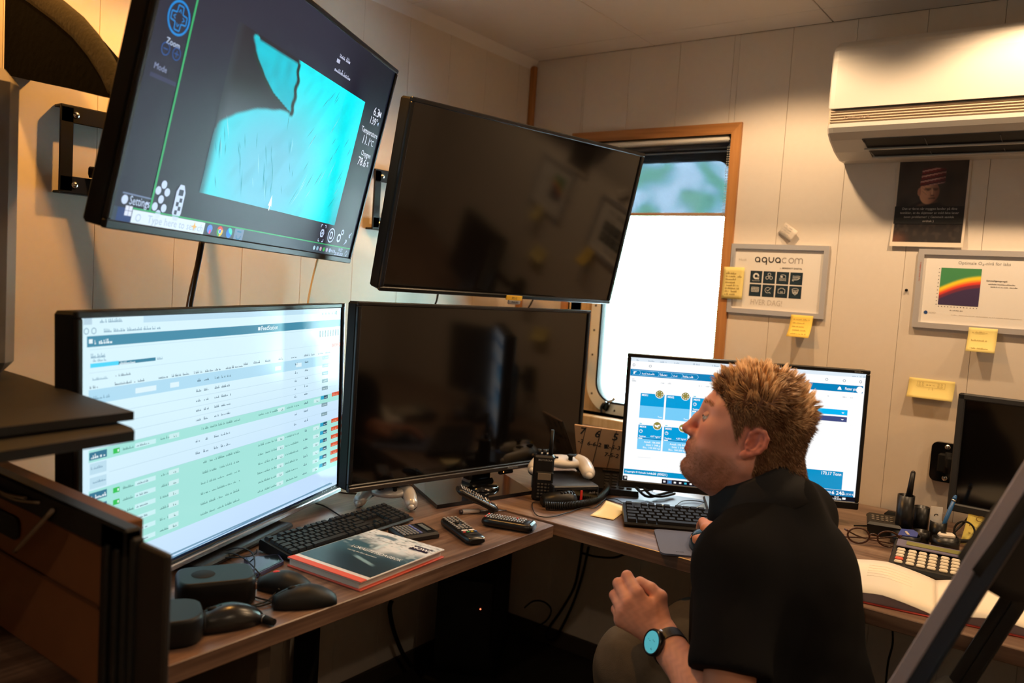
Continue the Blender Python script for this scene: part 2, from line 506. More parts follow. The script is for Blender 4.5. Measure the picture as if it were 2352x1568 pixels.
wall_panels.off = -0.004; wall_panels(wall_left, 1, sorted(sy))
wall_panels.off = RX1+0.004; wall_panels(wall_right, 1, sorted(sy))
wall_panels.off = RY1-0.004; wall_panels(wall_front, 0, sx)

ceiling = struct('ceiling', MB().box((RX1/2, RY1/2, CEIL+0.062), (RX1+.2, -RY1+.2, 0.1)), WALLB)
jx1 = on(1400, 43, 2, CEIL)[0]; jx2 = on(1890, 25, 2, CEIL)[0]; jy1 = on(958, 6, 2, CEIL)[1]
jx = [0.0, jx1, jx2, jx2+(jx2-jx1), RX1]; jx = sorted(x for x in jx if x <= RX1)
jy = [0.0, -0.1204, jy1, 2*jy1+0.1204, 3*jy1+0.2408, RY1]; jy = sorted([y for y in jy if y >= RY1])
for a, b in zip(jx, jx[1:]):
    for c_, d in zip(jy, jy[1:]):
        if b-a < .01 or d-c_ < .01: continue
        o = MB().box((0, 0, 0), (b-a-.003, d-c_-.003, 0.012), r=0.001).build('ceiling_panel', CEILM, ceiling)
        o.location = ((a+b)/2, (c_+d)/2, CEIL+0.006)
tr = MB().prism([(0, 0), (0.022, 0), (0, -0.03)], 0, -RY1, RX(PI/2)); tr.v = [(x, -y if False else y, z+CEIL) for x, y, z in tr.v]
struct('trim_1', tr, CEILM)
struct('trim_2', MB().box((0.010, -0.010, CEIL/2-.01), (0.02, 0.02, CEIL-.02), r=.002), OAK)
struct('baseboard_left', MB().box((0.006, RY1/2, 0.03), (0.012, -RY1-.04, 0.06), r=.002), mat('dark_skirting', (0.05, 0.035, 0.025), 0.6))
struct('baseboard_back', MB().box((RX1/2, -0.006, 0.03), (RX1-.05, 0.012, 0.06), r=.002), MATS['dark_skirting'])

# lamp housings
for i, (lx, ly, _s, lc, lw) in enumerate(DOWNLIGHTS):
    t = thing('downlight', ['warm ceiling spotlight over the window corner', 'warm ceiling spotlight in front of the air conditioner', 'warm ceiling spotlight near the right wall by the back wall', 'warm ceiling spotlight between the two wall screens', 'warm ceiling spotlight over the desk shelf on the left', 'added warm fill spotlight near the wall behind the viewer', 'added warm fill spotlight at the middle of the right wall'][i], 'lamp', T(lx, ly, CEIL), 'ceiling spotlights')
    MB().lathe([(0.03, 0.0), (0.045, 0.0), (0.047, -0.003), (0.045, -0.006), (0.032, -0.004), (0.03, 0.0)], 28).build('rim', WHT, t)
    MB().lathe([(0, -0.001), (0.03, -0.001)], 24).build('bulb', mat('bulb_glow', (0.8, 0.8, 0.8), 0.5, emit=lc, es=6.0), t)

# ------------------------------------------------------------------ window
win = MB()
cw = 0.031
def board(mb, x0, z0, x1, z1, y0, y1): mb.box(((x0+x1)/2, (y0+y1)/2, (z0+z1)/2), (abs(x1-x0), abs(y1-y0), abs(z1-z0)), r=.0015)
window = struct('window_1', MB().box(((WX0+WX1)/2, 0.09, WZ0-0.001), (WX1-WX0, 0.03, 0.004)), OAKL)
def mitre(pts, m):
    mb = MB(); mb.prism([(p[0], -p[1]) for p in pts], -0.012, 0.0, Matrix(((1, 0, 0, 0), (0, 0, 1, 0), (0, -1, 0, 0), (0, 0, 0, 1)))); return mb.build('casing_board', m, window)
xo0, xo1, zo0, zo1 = WX0-cw, WX1+cw, WZ0-0.0, WZ1+cw+.003
mitre([(xo0, zo1), (xo1, zo1), (WX1, WZ1), (WX0, WZ1)], OAKX)
mitre([(xo0, zo1), (WX0, WZ1), (WX0, WZ0), (xo0, WZ0)], OAK)
mitre([(xo1, zo1), (WX1, WZ1), (WX1, WZ0), (xo1, WZ0)], OAK)
for nm, (x0, x1, z0, z1), m in (('reveal_board', (WX0-.004, WX0, WZ0, WZ1), OAKL), ('reveal_board', (WX1, WX1+.004, WZ0, WZ1), OAK), ('reveal_board', (WX0, WX1, WZ1, WZ1+.004), OAKL)):
    MB().box(((x0+x1)/2, 0.047, (z0+z1)/2), (x1-x0, 0.114, z1-z0)).build(nm, m, window)
MB().box(((xo0+xo1)/2, 0.034, WZ0-.0165), (xo1-xo0+.02, 0.135, 0.033), r=.003).build('sill', OAKL, window)
def rr(x0, z0, x1, z1, r, n=8):
    out = []
    for cx_, cz_, a in ((x1-r, z1-r, 0), (x0+r, z1-r, PI/2), (x0+r, z0+r, PI), (x1-r, z0+r, 1.5*PI)):
        for k in range(n+1): t = a+PI/2*k/n; out.append((cx_+r*math.cos(t), cz_+r*math.sin(t)))
    return out
def ring_xz(name, outer, inner, y0, y1, m, parent):
    n = len(outer); mb = MB()
    vs = [(x, y0, z) for x, z in outer]+[(x, y0, z) for x, z in inner]+[(x, y1, z) for x, z in outer]+[(x, y1, z) for x, z in inner]
    fs = []
    for i in range(n):
        j = (i+1) % n
        fs += [(i, j, n+j, n+i), (2*n+j, 2*n+i, 3*n+i, 3*n+j), (n+i, n+j, 3*n+j, 3*n+i), (j, i, 2*n+i, 2*n+j)]
    mb.add(vs, fs); return mb.build(name, m, parent)
CREAM = mat('cream_aluminium', (0.74, 0.70, 0.60), 0.4)
ring_xz('back_panel', [(x, z) for x, z in rr(WX0, WZ0, WX1, WZ1, .002)], rr(.300, .885, .775, 1.76, .085), 0.078, 0.09, OAKL, window)
fr = ring_xz('window_frame', rr(.278, .861, .800, 1.80, .105), rr(.313, .897, .766, 1.745, .075), 0.066, 0.078, CREAM, window)
ring_xz('gasket', rr(.3135, .8975, .7655, 1.7445, .0745), rr(.321, .905, .760, 1.7385, .068), 0.068, 0.095, RUB, window)
scm = MB().lathe([(0, 0.0025), (0.003, 0.002), (0.0042, 0)], 10, RX(PI/2)).mesh('screw', mat('screw_dark', (0.06, 0.05, 0.04), 0.4, 0.6))
for (x, z) in [(.2945, 1.68-.088*k) for k in range(8)]+[(.303, .925), (.345, .876), (.40, .876)]+[(.36+.085*k, 1.762) for k in range(5)]:
    o = link('screw', scm, fr); o.location = (x, 0.066, z)
GLASS = bpy.data.materials.new('window_glass'); GLASS.use_nodes = True
nt = GLASS.node_tree; nt.nodes.remove(nt.nodes['Principled BSDF'])
gt = nt.nodes.new('ShaderNodeBsdfTransparent'); gt.inputs[0].default_value = (0.93, 0.97, 0.96, 1)
gg = nt.nodes.new('ShaderNodeBsdfGlossy'); gg.inputs['Roughness'].default_value = 0.02
gm = nt.nodes.new('ShaderNodeMixShader'); gf = nt.nodes.new('ShaderNodeFresnel'); gf.inputs[0].default_value = 1.45
nt.links.new(gf.outputs[0], gm.inputs[0]); nt.links.new(gt.outputs[0], gm.inputs[1]); nt.links.new(gg.outputs[0], gm.inputs[2]); nt.links.new(gm.outputs[0], nt.nodes['Material Output'].inputs[0])
MB().prism([(x, -z) for x, z in rr(.318, .902, .764, 1.742, .07)], 0.082, 0.086, Matrix(((1, 0, 0, 0), (0, 0, 1, 0), (0, -1, 0, 0), (0, 0, 0, 1)))).build('pane', GLASS, window)
ring_xz('outer_frame', rr(.25, .84, .83, 1.83, .1), rr(.318, .902, .764, 1.742, .07), 0.09, 0.108, mat('dark_gasket', (0.05, 0.05, 0.055), 0.5), window)
lt = thing('window_latch', 'black lever latch on the lower left of the window frame', 'latch', T(.372, .064, .888))
MB().box((0, -.008, 0), (.024, .014, .03), RY(.35), r=.004).build('latch_body', BLKG, lt)
MB().tube([(-.006, -.014, .010), (-.012, -.022, -.004), (-.008, -.024, -.024)], lambda t: .006-.002*t, 8).build('lever', BLKG, lt)
m_ = MB(); m_.cyl((.004, -.012, .012), (.030, -.012, .030), .0045, n=10); m_.ball((.031, -.012, .031), .0065, nu=10, nv=6); m_.build('pin', CHROME, lt)

# roller blind with a tinted see-through film, drawn a third of the way down
FILM = bpy.data.materials.new('tinted_film'); FILM.use_nodes = True
nt = FILM.node_tree; nt.nodes.remove(nt.nodes['Principled BSDF'])
gt = nt.nodes.new('ShaderNodeBsdfTransparent'); gt.inputs[0].default_value = (0.0205, 0.0262, 0.0328, 1)
gg = nt.nodes.new('ShaderNodeBsdfGlossy'); gg.inputs['Roughness'].default_value = 0.15; gg.inputs[0].default_value = (.5, .6, .7, 1)
gm = nt.nodes.new('ShaderNodeMixShader'); gm.inputs[0].default_value = 0.05
nt.links.new(gt.outputs[0], gm.inputs[1]); nt.links.new(gg.outputs[0], gm.inputs[2]); nt.links.new(gm.outputs[0], nt.nodes['Material Output'].inputs[0])
bl = thing('roller_blind', 'tinted see-through roller blind drawn part way down the window', 'blind', T(.5, .03, 1.79))
b0, b1 = .235, .768
m_ = MB(); m_.box(((b0+b1)/2-.5, -.006, .0025), (b1-b0, .05, .017), r=.004); m_.build('cassette', WHT, bl)
m_ = MB(); m_.cyl((b0-.5, .004, -.012), (b1-.5, .004, -.012), .012, n=16); m_.build('roll', mat('roll_film', (0.06, 0.075, 0.10), 0.25), bl)
m_ = MB(); m_.box(((b0+b1)/2-.5, .016, -.028), (b1-b0-.01, .006, .006), r=.002); m_.build('guide_rail', mat('blue_grey_rail', (0.2, 0.27, 0.36), 0.35), bl)
m_ = MB(); m_.grid(lambda u, v: (b0+.004-.5+u*(b1-b0-.008), .0165, -.022-v*.206), 1, 1); m_.build('film', FILM, bl)
m_ = MB(); m_.box(((b0+b1)/2-.5, .0165, -.229), (b1-b0-.012, .006, .011), r=.002); m_.build('bottom_rail', mat('tan_rail', (0.42, 0.28, 0.18), 0.5), bl)
m_ = MB()
for k in range(96):
    for dx in (0, .006): m_.ball((b1-.5-.012+dx, -.004, -.02-.0075*k), .0019, nu=6, nv=4)
m_.build('bead_chain', mat('bead_white', (.55, .55, .52), .4), bl)

# the shore outside
def hill(u, v):
    a = -1.25+2.5*u; d = 42+26*v
    x, y = d*math.sin(a)-6, d*math.cos(a)
    h = -4+v*44*(0.8+.25*math.sin(5*a)+.12*math.sin(17*a+1))
    return (x+1.2*math.sin(9*v+13*u), y+1.5*math.sin(23*u+5*v), h)
hm = bpy.data.materials.new('rocky_shore'); hm.use_nodes = True
nt = hm.node_tree; b = nt.nodes['Principled BSDF']; b.inputs['Roughness'].default_value = .9
tc = nt.nodes.new('ShaderNodeTexCoord'); n1 = nt.nodes.new('ShaderNodeTexNoise'); n1.inputs['Scale'].default_value = .42; n1.inputs['Detail'].default_value = 1.5
nt.links.new(tc.outputs['Object'], n1.inputs['Vector']); cr = nt.nodes.new('ShaderNodeValToRGB'); e = cr.color_ramp.elements
e[0].position = .42; e[0].color = (.30, .55, .36, 1); e[1].position = .60; e[1].color = (.86, .86, .88, 1); x_ = e.new(.5); x_.color = (.42, .62, .60, 1)
nt.links.new(n1.outputs['Fac'], cr.inputs[0]); nt.links.new(cr.outputs[0], b.inputs['Base Color'])
struct('hillside', MB().grid(hill, 60, 14), hm)
struct('sea', MB().box((0, 60, -4.2), (200, 115, .1)), mat('sea_pale_bounce', (.70, .76, .80), .5))  # water made very pale so it bounces daylight up to the ceiling

# ------------------------------------------------------------------ air conditioner
ACW = mat('ac_white', (0.50, 0.48, 0.45), 0.32)
ac = thing('air_conditioner', 'white wall air conditioner with open black outlet vent', 'air conditioner', T(1.1175, -0.001, 1.70))
ACL = .90
body = [(0, .302), (-.10, .304), (-.165, .294), (-.192, .276), (-.203, .262), (-.206, .235), (-.206, .112)]
low = [(-.200, .074), (-.200, .064), (-.192, .052), (-.165, .036), (-.11, .014), (-.05, .0), (0, .0)]
def yz_loft(mb, prof, x0, x1, round_=True):
    rings = []
    xs = [(x0, .93, .012), (x0+.006, .985, .004), (x0+.018, 1.0, 0), (x1, 1, 0)] if round_ else [(x0, 1, 0), (x1, 1, 0)]
    for x, s_, dz in xs:
        cz = sum(p[1] for p in prof)/len(prof)
        rings.append([(x, y*s_, cz+(z-cz)*(1-(1-s_)*.8)) for y, z in prof])
    mb.loft(rings, smooth=False); return mb
yz_loft(MB(), body+[(0, .112)], 0, ACL).build('front_cover', ACW, ac)
strip = MB(); yz_loft(strip, [(0, .110), (-.196, .110), (-.196, .074), (0, .074)], .004, ACL, False)
for k in range(5): strip.box((ACL/2+.004, -.1975, .079+.0068*k), (ACL-.008, .004, .0036), r=.001)
strip.build('ribbed_band', mat('ac_beige', (0.46, 0.37, 0.28), 0.45), ac)
yz_loft(MB(), [(0, .073)]+low, 0, ACL).build('lower_body', ACW, ac)
def slope(y): return np.interp(y, [p[0] for p in low[1:]], [p[1] for p in low[1:]])
def on_low(x, y, lift): return (x, y-lift*.45, slope(y)-lift*.9)
vt = MB(); vt.grid(lambda u, v: on_low(.085+.020*v+u*(ACL-.145-.035*v), -.168+.106*v, .0016), 2, 8, smooth=False)
vt.build('vent_shade_panel', mat('vent_shade', (0.006, 0.006, 0.007), .6), ac)  # flat black panel painted for the shade inside the outlet
for k, y in enumerate((-.128, -.080)):
    MB().tube([on_low(.085+.012*k, y, .006), on_low(ACL-.07, y, .006)], .0032, 6, fine=1).build('vent_slat', ACW, ac)
for x in (.09, .235, .40, .56, .72):
    MB().tube([on_low(x, -.160, .003), on_low(x+.006, -.07, .003)], .0014, 5, fine=1).build('vent_fin', mat('fin_grey', (.12, .12, .12), .5), ac)
pn = Panel(T(0, -.2005, 0) @ RX(PI/2), ac)
pn.scrawl('lettering', mat('band_print', (.30, .22, .15), .6), .045, .090, .06, .007, .0005, 3)
pn.done()
# ================================================================== SCREENS
def mon_frame(name, label, diag, ar, rx, ry, rz, ctr, bez, thick, fm, cat='screen'):
    """a display: local x right, z up, glass towards -y, origin in the middle of the glass"""
    M = T(*ctr) @ RZ(rz) @ RX(rx) @ RY(ry)
    w = diag*ar/math.hypot(ar, 1); h = diag/math.hypot(ar, 1)
    t = thing(name, label, cat, M)
    bl_, br_, bt, bb = bez
    mb = MB(); D = .010
    mb.box((0, -D/2+.004, h/2-bt/2), (w, D, bt), r=.002); mb.box((0, -D/2+.004, -h/2+bb/2), (w, D, bb), r=.002)
    mb.box((-w/2+bl_/2, -D/2+.004, (bb-bt)/2), (bl_, D, h-bt-bb), r=.002); mb.box((w/2-br_/2, -D/2+.004, (bb-bt)/2), (br_, D, h-bt-bb), r=.002)
    mb.build('bezel', fm, t)
    mb = MB(); mb.box((0, .004+thick/2, 0), (w-.002, thick, h-.002), r=.005); mb.box((0, thick+.014, -h*.06), (w*.62, .03, h*.55), r=.012); mb.build('back_cover', BLKM, t)
    P = Matrix(((1, 0, 0, 0), (0, 0, -1, -.001), (0, 1, 0, 0), (0, 0, 0, 1)))   # panel: x right, y up, z towards the viewer
    return t, w, h, P
def glass(t, w, h, bez, m, name='screen'):
    bl_, br_, bt, bb = bez
    mb = MB(); mb.box(((bl_-br_)/2, .0015, (bb-bt)/2), (w-bl_-br_+.002, .004, h-bt-bb+.002)); return mb.build(name, m, t)
BEZ = mat('bezel_black', (0.006, 0.006, 0.0065), 0.35, spec=.35)
OFF = mat('screen_off', (0.003, 0.0025, 0.0025), 0.09, spec=0.6)
W = lambda *c: emis('lit_matte_%d_%d_%d' % c, c, rough=.34, spec=.18)

# ---- 1 underwater camera view (upper left, on the wall)
bz = (.010, .010, .010, .014)
t, w, h, P = mon_frame('wall_screen', 'large tilted wall screen showing a turquoise underwater camera view', 1.0, 16/9, .2024, .0231, 1.9816, (.4392, -1.4144, 1.5739), bz, .035, BEZ)
UL = t
scr = glass(t, w, h, bz, W(38, 40, 52))
X = lambda a: (a-.5)*w
Y = lambda b: (.5-b)*h
def base_ul(U, V):
    u, v = .013+U*.973, .012+V*.96
    d = np.stack([np.full_like(u, a) for a in S(44, 46, 62)], -1)
    d = lerp3(d, S(18, 20, 34), sstep(.55, .95, u)*sstep(.9, .2, v))
    return d
LIT = attr_mat('display_image', 'tint', .13, emit=True, spec=.15); MATTE = attr_mat('display_image_matte', 'tint', .34, emit=True, spec=.18)
paint('display_background', MATTE, scr, P @ T(0, .002, .0004), w-.02, h-.024, 90, 50, base_ul)
def water(U, V):
    c = lerp3(np.stack([np.full_like(U, a) for a in S(0, 246, 255)], -1), S(100, 194, 222), sstep(.66, .12, np.hypot((U-.36)*1.2, (V-.78)*.8)))
    c = lerp3(c, S(0, 190, 205), sstep(.86, 1.0, U)*sstep(.5, 1, V))
    n = vnoise(U*2.4+V*.9, V*.8, 9, 3)
    c = c*(1-.09*sstep(.5, .9, n))[..., None]
    wob = .012*(vnoise(U, V, 16, 5)-.5)
    yl = np.interp(U, [0, .016, .097, .213, .347, .423, 1], [.65, .58, .497, .413, .358, .345, .345])+wob     # lower edge of the dark shape
    xa = np.interp(V, [0, .055, .135, .204, .277, .323, .345], [.085, .106, .150, .201, .278, .379, .425])+wob   # arc of the net
    xr = np.interp(V, [0, .025, .112, .226, .327, .36], [.404, .406, .423, .431, .435, .430])+.004*np.sin(V*60)+.5*wob
    sh = sstep(.012, -.012, V-yl)*sstep(.014, -.014, U-xr)
    c = lerp3(c, lerp3(np.stack([np.full_like(U, a) for a in S(40, 38, 46)], -1), S(84, 92, 104), sstep(.25, .6, V)), sh)
    inn = sstep(-.010, .010, U-xa)*sstep(.006, -.006, U-xr)*sstep(.022, .035, V+.5*wob)*sstep(.345, .325, V)
    c = lerp3(c, lerp3(np.stack([np.full_like(U, a) for a in S(10, 206, 224)], -1), S(30, 180, 200), vnoise(U*2, V, 13, 4)), inn)
    c = lerp3(c, S(16, 200, 214), sstep(.022, .012, np.hypot(U-.115, (V-.026)*1.1)))
    rope = sstep(.016, .006, np.abs(U-xr+.004))*sstep(.015, .03, V)*sstep(.375, .35, V); c = lerp3(c, S(34, 36, 32), rope)
    arc = sstep(.016, .004, np.abs(U-xa+.006))*sstep(.09, .12, V)*sstep(.36, .34, V); c = lerp3(c, S(26, 48, 42), arc)
    c = lerp3(c, S(52, 56, 66), sstep(.05, .0, U)*.85)
    return c
vw, vh = .612*w, .598*h
view = paint('camera_view', MATTE, scr, P @ T(X(.543), Y(.5300), .0008), vw, vh, 150, 110, water)
pn = Panel(P, scr)
rnd = random.Random(5)
for k in range(64):
    a = rnd.uniform(.26, .83); b = rnd.uniform(.50, .81)
    if a > .62: b = rnd.uniform(.30, .80)
    elif a < .5: b = rnd.uniform(.62, .81)
    L = rnd.uniform(.018, .062); an = rnd.uniform(1.72, 2.1) if a < .58 else rnd.uniform(.85, 1.2)
    x, y = X(a), Y(b); dx, dy = math.cos(an)*L, math.sin(an)*L*.9; q = .0011
    if X(.85) < x+dx or Y(.235) < y+dy: continue
    pn.poly('fish', W(44, 158, 178) if k % 4 else W(150, 226, 238), [(x, y), (x+dx*.5+q, y+dy*.5), (x+dx, y+dy), (x+dx*.5-q, y+dy*.5)], .0012)
GL = W(60, 178, 110); UIW = W(206, 224, 255); UIB = W(30, 140, 220)
pn.rect('green_line', GL, X(.104), Y(.925), X(.109), Y(.015), .0012); pn.rect('green_line', GL, X(.062), Y(.9285), X(.982), Y(.9235), .0012)
pn.rect('taskbar', W(62, 74, 88), X(.015), Y(.976), X(.984), Y(.9288), .0009)
pn.ring('compass', UIB, X(.07), Y(.327), .026, .0035, .0012, 32, )
for a in range(4):
    c_, s_ = math.cos(a*PI/2), math.sin(a*PI/2); q = lambda x, y: (X(.07)+c_*x-s_*y, Y(.327)+s_*x+c_*y)
    pn.line('compass', UIB, [q(.007, .007), q(.018, .006), q(.018, -.006), q(.007, -.007)], .002, .0012)
    pn.line('compass', UIB, [q(.008, .003), q(.013, 0), q(.008, -.003)], .0014, .0012)
pn.text('display_text', UIW, X(.07), Y(.405), .013, 'Zoom', .0012, 'CENTER')
for x in (.054, .084):
    pn.ring('zoom_button', W(40, 84, 150), X(x), Y(.43), .010, .0018, .0012, 20); pn.line('zoom_button', W(40, 84, 150), [(X(x)-.005, Y(.43)), (X(x)+.005, Y(.43))], .0018, .0012)
pn.line('zoom_button', W(40, 84, 150), [(X(.084), Y(.43)-.005), (X(.084), Y(.43)+.005)], .0018, .0012)
pn.text('display_text', W(150, 160, 196), X(.035), Y(.49), .013, 'Mode', .0012); pn.rect('faint_bar', W(60, 62, 92), X(.03), Y(.525), X(.1), Y(.512), .0012)
for st, x, y, sz in (('6.3', .932, .246, .028), ('M', .958, .246, .019), ('139\u00b0', .928, .292, .025), ('Temperature', .921, .35, .018), ('11.1', .912, .394, .028), ('\u00b0C', .950, .394, .020), ('Oxygen', .932, .455, .018), ('78.6', .918, .498, .028), ('%', .958, .498, .018)):
    pn.text('display_text', W(232, 236, 250), X(x), Y(y), sz, st, .0012, 'CENTER', 0.006)
pn.poly('arrow', UIW, [(X(.955), Y(.292)), (X(.963), Y(.281)), (X(.963), Y(.303))], .0012)
pn.scrawl('display_text', W(200, 206, 230), X(.655), Y(.112), .05, .012, .0012, 1); pn.rect('display_text', W(190, 196, 220), X(.645), Y(.150), X(.662), Y(.134), .0012)
pn.scrawl('display_text', W(190, 196, 220), X(.645), Y(.175), .075, .012, .0012, 2)
for dx, dy in ((0, -.024), (-.011, -.013), (.011, -.013), (0, 0), (-.011, .013), (.011, .013), (0, .024)):
    pn.disc('dot_icon', UIW, X(.13)+dx, Y(.881)+dy, .0068, .0012, 14)
pn.poly('pen_icon', UIW, [(X(.182)+a*.0115*(1 if abs(b) < .7 else .75), Y(.88)+b*.030) for a, b in ((-1, -.6), (-1, .6), (-.6, 1), (.6, 1), (1, .6), (1, -.6), (.6, -1), (-.6, -1))], .0012)
pn.rect('pen_icon', W(50, 56, 78), X(.182)-.006, Y(.88)+.012, X(.182)+.006, Y(.88)+.022, .0016)
for i in range(2):
    for j in range(4): 
        if (i+j) % 2 == 0: pn.rect('pen_icon', W(50, 56, 78), X(.182)-.007+.007*i, Y(.88)-.02+.007*j, X(.182)+.007*i, Y(.88)-.013+.007*j, .0016)
pn.disc('settings_icon', UIW, X(.037), Y(.904), .007, .0012); pn.text('display_text', UIW, X(.049), Y(.904), .019, 'Settings', .0012, wide=.8); pn.line('display_text', UIW, [(X(.091), Y(.907)), (X(.095), Y(.899)), (X(.099), Y(.907))], .002, .0012)
pn.line('thin_line', W(120, 134, 170), [(X(.029), Y(.884)), (X(.104), Y(.886))], .0022, .0012)
pn.rect('start_button', W(44, 66, 120), X(.025), Y(.976), X(.062), Y(.9288), .0012)
for i in range(2):
    for j in range(2): pn.rect('start_button', W(228, 236, 255), X(.043)+.008*i, Y(.952)+.008*j, X(.043)+.0073+.008*i, Y(.952)+.0073+.008*j, .0016)
pn.rect('search_field', W(226, 242, 255), X(.063), Y(.975), X(.279), Y(.930), .0012)
pn.text('display_text', W(178, 200, 220), X(.105), Y(.953), .018, 'Type here to search', .0016); pn.ring('display_text', W(178, 200, 220), X(.08), Y(.953), .006, .0015, .0016)
pn.poly('star', W(240, 190, 90), [(X(.245)+r*math.cos(a*PI/4), Y(.950)+r*math.sin(a*PI/4)) for a, r in zip(range(8), (.009, .003)*4)], .0016)
pn.disc('app_icon', W(90, 140, 240), X(.298), Y(.949), .008, .0012); pn.poly('app_icon', W(240, 90, 150), [(X(.298), Y(.951)), (X(.303), Y(.951)), (X(.302), Y(.966)), (X(.296), Y(.966))], .0014)
pn.disc('app_icon', W(232, 76, 60), X(.334), Y(.951), .0095, .0012); pn.poly('app_icon', W(60, 170, 90), [(X(.334), Y(.951))]+[(X(.334)+.0095*math.cos(a), Y(.951)+.0095*math.sin(a)) for a in np.linspace(2.6, 4.7, 8)], .0014)
pn.poly('app_icon', W(250, 200, 60), [(X(.334), Y(.951))]+[(X(.334)+.0095*math.cos(a), Y(.951)+.0095*math.sin(a)) for a in np.linspace(4.7, 6.7, 8)], .0014); pn.disc('app_icon', W(220, 232, 250), X(.334), Y(.951), .0045, .0016); pn.disc('app_icon', W(70, 130, 236), X(.334), Y(.951), .0034, .0018)
pn.disc('app_icon', W(40, 130, 220), X(.369), Y(.951), .0095, .0012); pn.poly('app_icon', W(60, 220, 200), [(X(.369), Y(.951))]+[(X(.369)+.0095*math.cos(a), Y(.951)+.0095*math.sin(a)) for a in np.linspace(-.4, 2.2, 9)], .0014)
pn.rect('active_app', W(112, 136, 168), X(.389), Y(.976), X(.424), Y(.929), .0011); pn.ring('active_app', W(36, 110, 150), X(.406), Y(.955), .0085, .0026, .0014, 16, PI, 2*PI); pn.line('active_app', W(36, 110, 150), [(X(.398), Y(.94)), (X(.414), Y(.94))], .0026, .0014)
# icons at lower right
x, y = X(.789), Y(.878)
pn.ring('capture_icon', UIW, x, y, .0105, .004, .0012, 6); pn.disc('capture_icon', UIW, x, y, .003, .0012)
for sy_ in (-1, 1): pn.line('capture_icon', UIW, [(x-.012, y+sy_*.013), (x-.012, y+sy_*.019), (x-.006, y+sy_*.019)], .0022, .0012); pn.line('capture_icon', UIW, [(x+.012, y+sy_*.013), (x+.012, y+sy_*.019), (x+.006, y+sy_*.019)], .0022, .0012)
x, y = X(.844), Y(.879); pn.ring('record_icon', UIW, x, y, .0175, .003, .0012, 28); pn.line('record_icon', UIW, [(x-.006, y-.007), (x-.006, y+.007), (x+.004, y+.007), (x+.006, y), (x+.004, y-.007), (x-.006, y-.007)], .0036, .0012)
x, y = X(.893), Y(.884); pn.ring('gear_icon', UIW, x, y, .011, .005, .0012, 8); pn.ring('gear_icon', UIW, x+.013, y+.015, .0075, .004, .0012, 7)
x, y = X(.95), Y(.879)
for s_ in (1, -1): pn.line('shrink_icon', UIW, [(x+s_*.014, y+s_*.016), (x+s_*.004, y+s_*.004)], .0024, .0012); pn.line('shrink_icon', UIW, [(x+s_*.004, y+s_*.012), (x+s_*.004, y+s_*.004), (x+s_*.011, y+s_*.004)], .0024, .0012)
for i, cc in enumerate(((190, 226, 240), (150, 190, 210), (210, 170, 190), (70, 190, 90), (190, 170, 200), (170, 200, 230))):
    pn.disc('tray_icon', W(*cc), X(.765+.0185*i), Y(.951), .0052, .0012, 10)
pn.text('display_text', UIW, X(.878), Y(.953), .010, 'NOR', .0012, 'CENTER', .01); pn.text('display_text', UIW, X(.921), Y(.941), .0105, '10:27', .0012, 'CENTER', .01); pn.text('display_text', UIW, X(.917), Y(.962), .0105, '20.08.2025', .0012, 'CENTER', .01)
pn.ring('tray_icon', UIW, X(.963), Y(.953), .008, .0018, .0012, 4)
x, y = X(.502), Y(.805); pn.poly('cursor', W(236, 246, 250), [(x, y+.018), (x-.007, y-.006), (x-.002, y-.004), (x-.002, y-.014), (x+.002, y-.014), (x+.002, y-.004), (x+.007, y-.006)], .0014)
pn.done()

W = lambda *c: emis('lit_%d_%d_%d' % c, c)
# ---- 2 black wall screen (upper right of the pair)
bz = (.011, .011, .011, .011)
t, w, h, P = mon_frame('wall_screen', 'black switched-off tilted wall screen with a yellow label', .95, 16/9, .2069, .0082, 1.34, (.4685, -.6433, 1.4864), bz, .045, BEZ)
UR = t; glass(t, w, h, bz, OFF)
pn = Panel(P, t)
lab = MB().box((0.018, -.0085, -h/2+.003), (.058, .003, .013), r=.0008).build('label_strip', mat('label_yellow', S(225, 175, 20), .5), t)
pn.text('lettering', INK, .018, -h/2+.003, .009, 'PC-2', .0098, 'CENTER')
MB().box((0.022, -.0065, -h/2-.009), (.046, .007, .014), r=.004).build('logo_plate', mat('logo_plate_grey', (.55, .5, .48), .3, .6), t)
pn.text('lettering', INK, .022, -h/2-.009, .0075, 'PHILIPS', .0098, 'CENTER', .01)
MB().box((w/2+.004, .025, -.17), (.01, .014, .03), r=.003).build('side_button', BLK, t)
pn.done()

# ---- 3 black television on a stand (lower middle)
bz = (.010, .010, .009, .018)
t, w, h, P = mon_frame('television', 'black switched-off television on a dark glass foot', .9, 16/9, .0071, .0014, 1.3791, (.4767, -.788, 1.0159), bz, .04, BEZ)
LC = t; glass(t, w, h, bz, OFF)
MB().box((0, -.0055, -h/2+.006), (w, .008, .012), r=.002).build('lower_trim', mat('trim_brown', (.05, .043, .04), .35, .4), t)
MB().box((.10, -.002, -h/2-.005), (.05, .012, .010), r=.003).build('sensor_bar', BLKG, t)
pn = Panel(P, t); pn.text('lettering', mat('print_grey', (.3, .3, .3), .5), .118, -h/2+.0075, .0095, 'Panasonic', .0095, 'CENTER', .008)
pn.disc('power_light', mat('led_amber', (.1, .05, .01), .4, emit=S(255, 170, 90), es=1.5), .085, -h/2-.002, .0018, .0090, 10); pn.done()
Mi = t.matrix_world.inverted() if False else (T(.4767, -.788, 1.0159) @ RZ(1.3791) @ RX(.0071) @ RY(.0014)).inverted()
zf = -1.0159+.74
nk = MB(); nk.box((0.03, .035, -h/2-.018), (.075, .035, .07), r=.006); nk.box((.03, .03, -h/2-.03), (.085, .045, .02), r=.006)
nk.v = [tuple(p) for p in nk.v]; nk.build('stand_neck', BLKG, t)
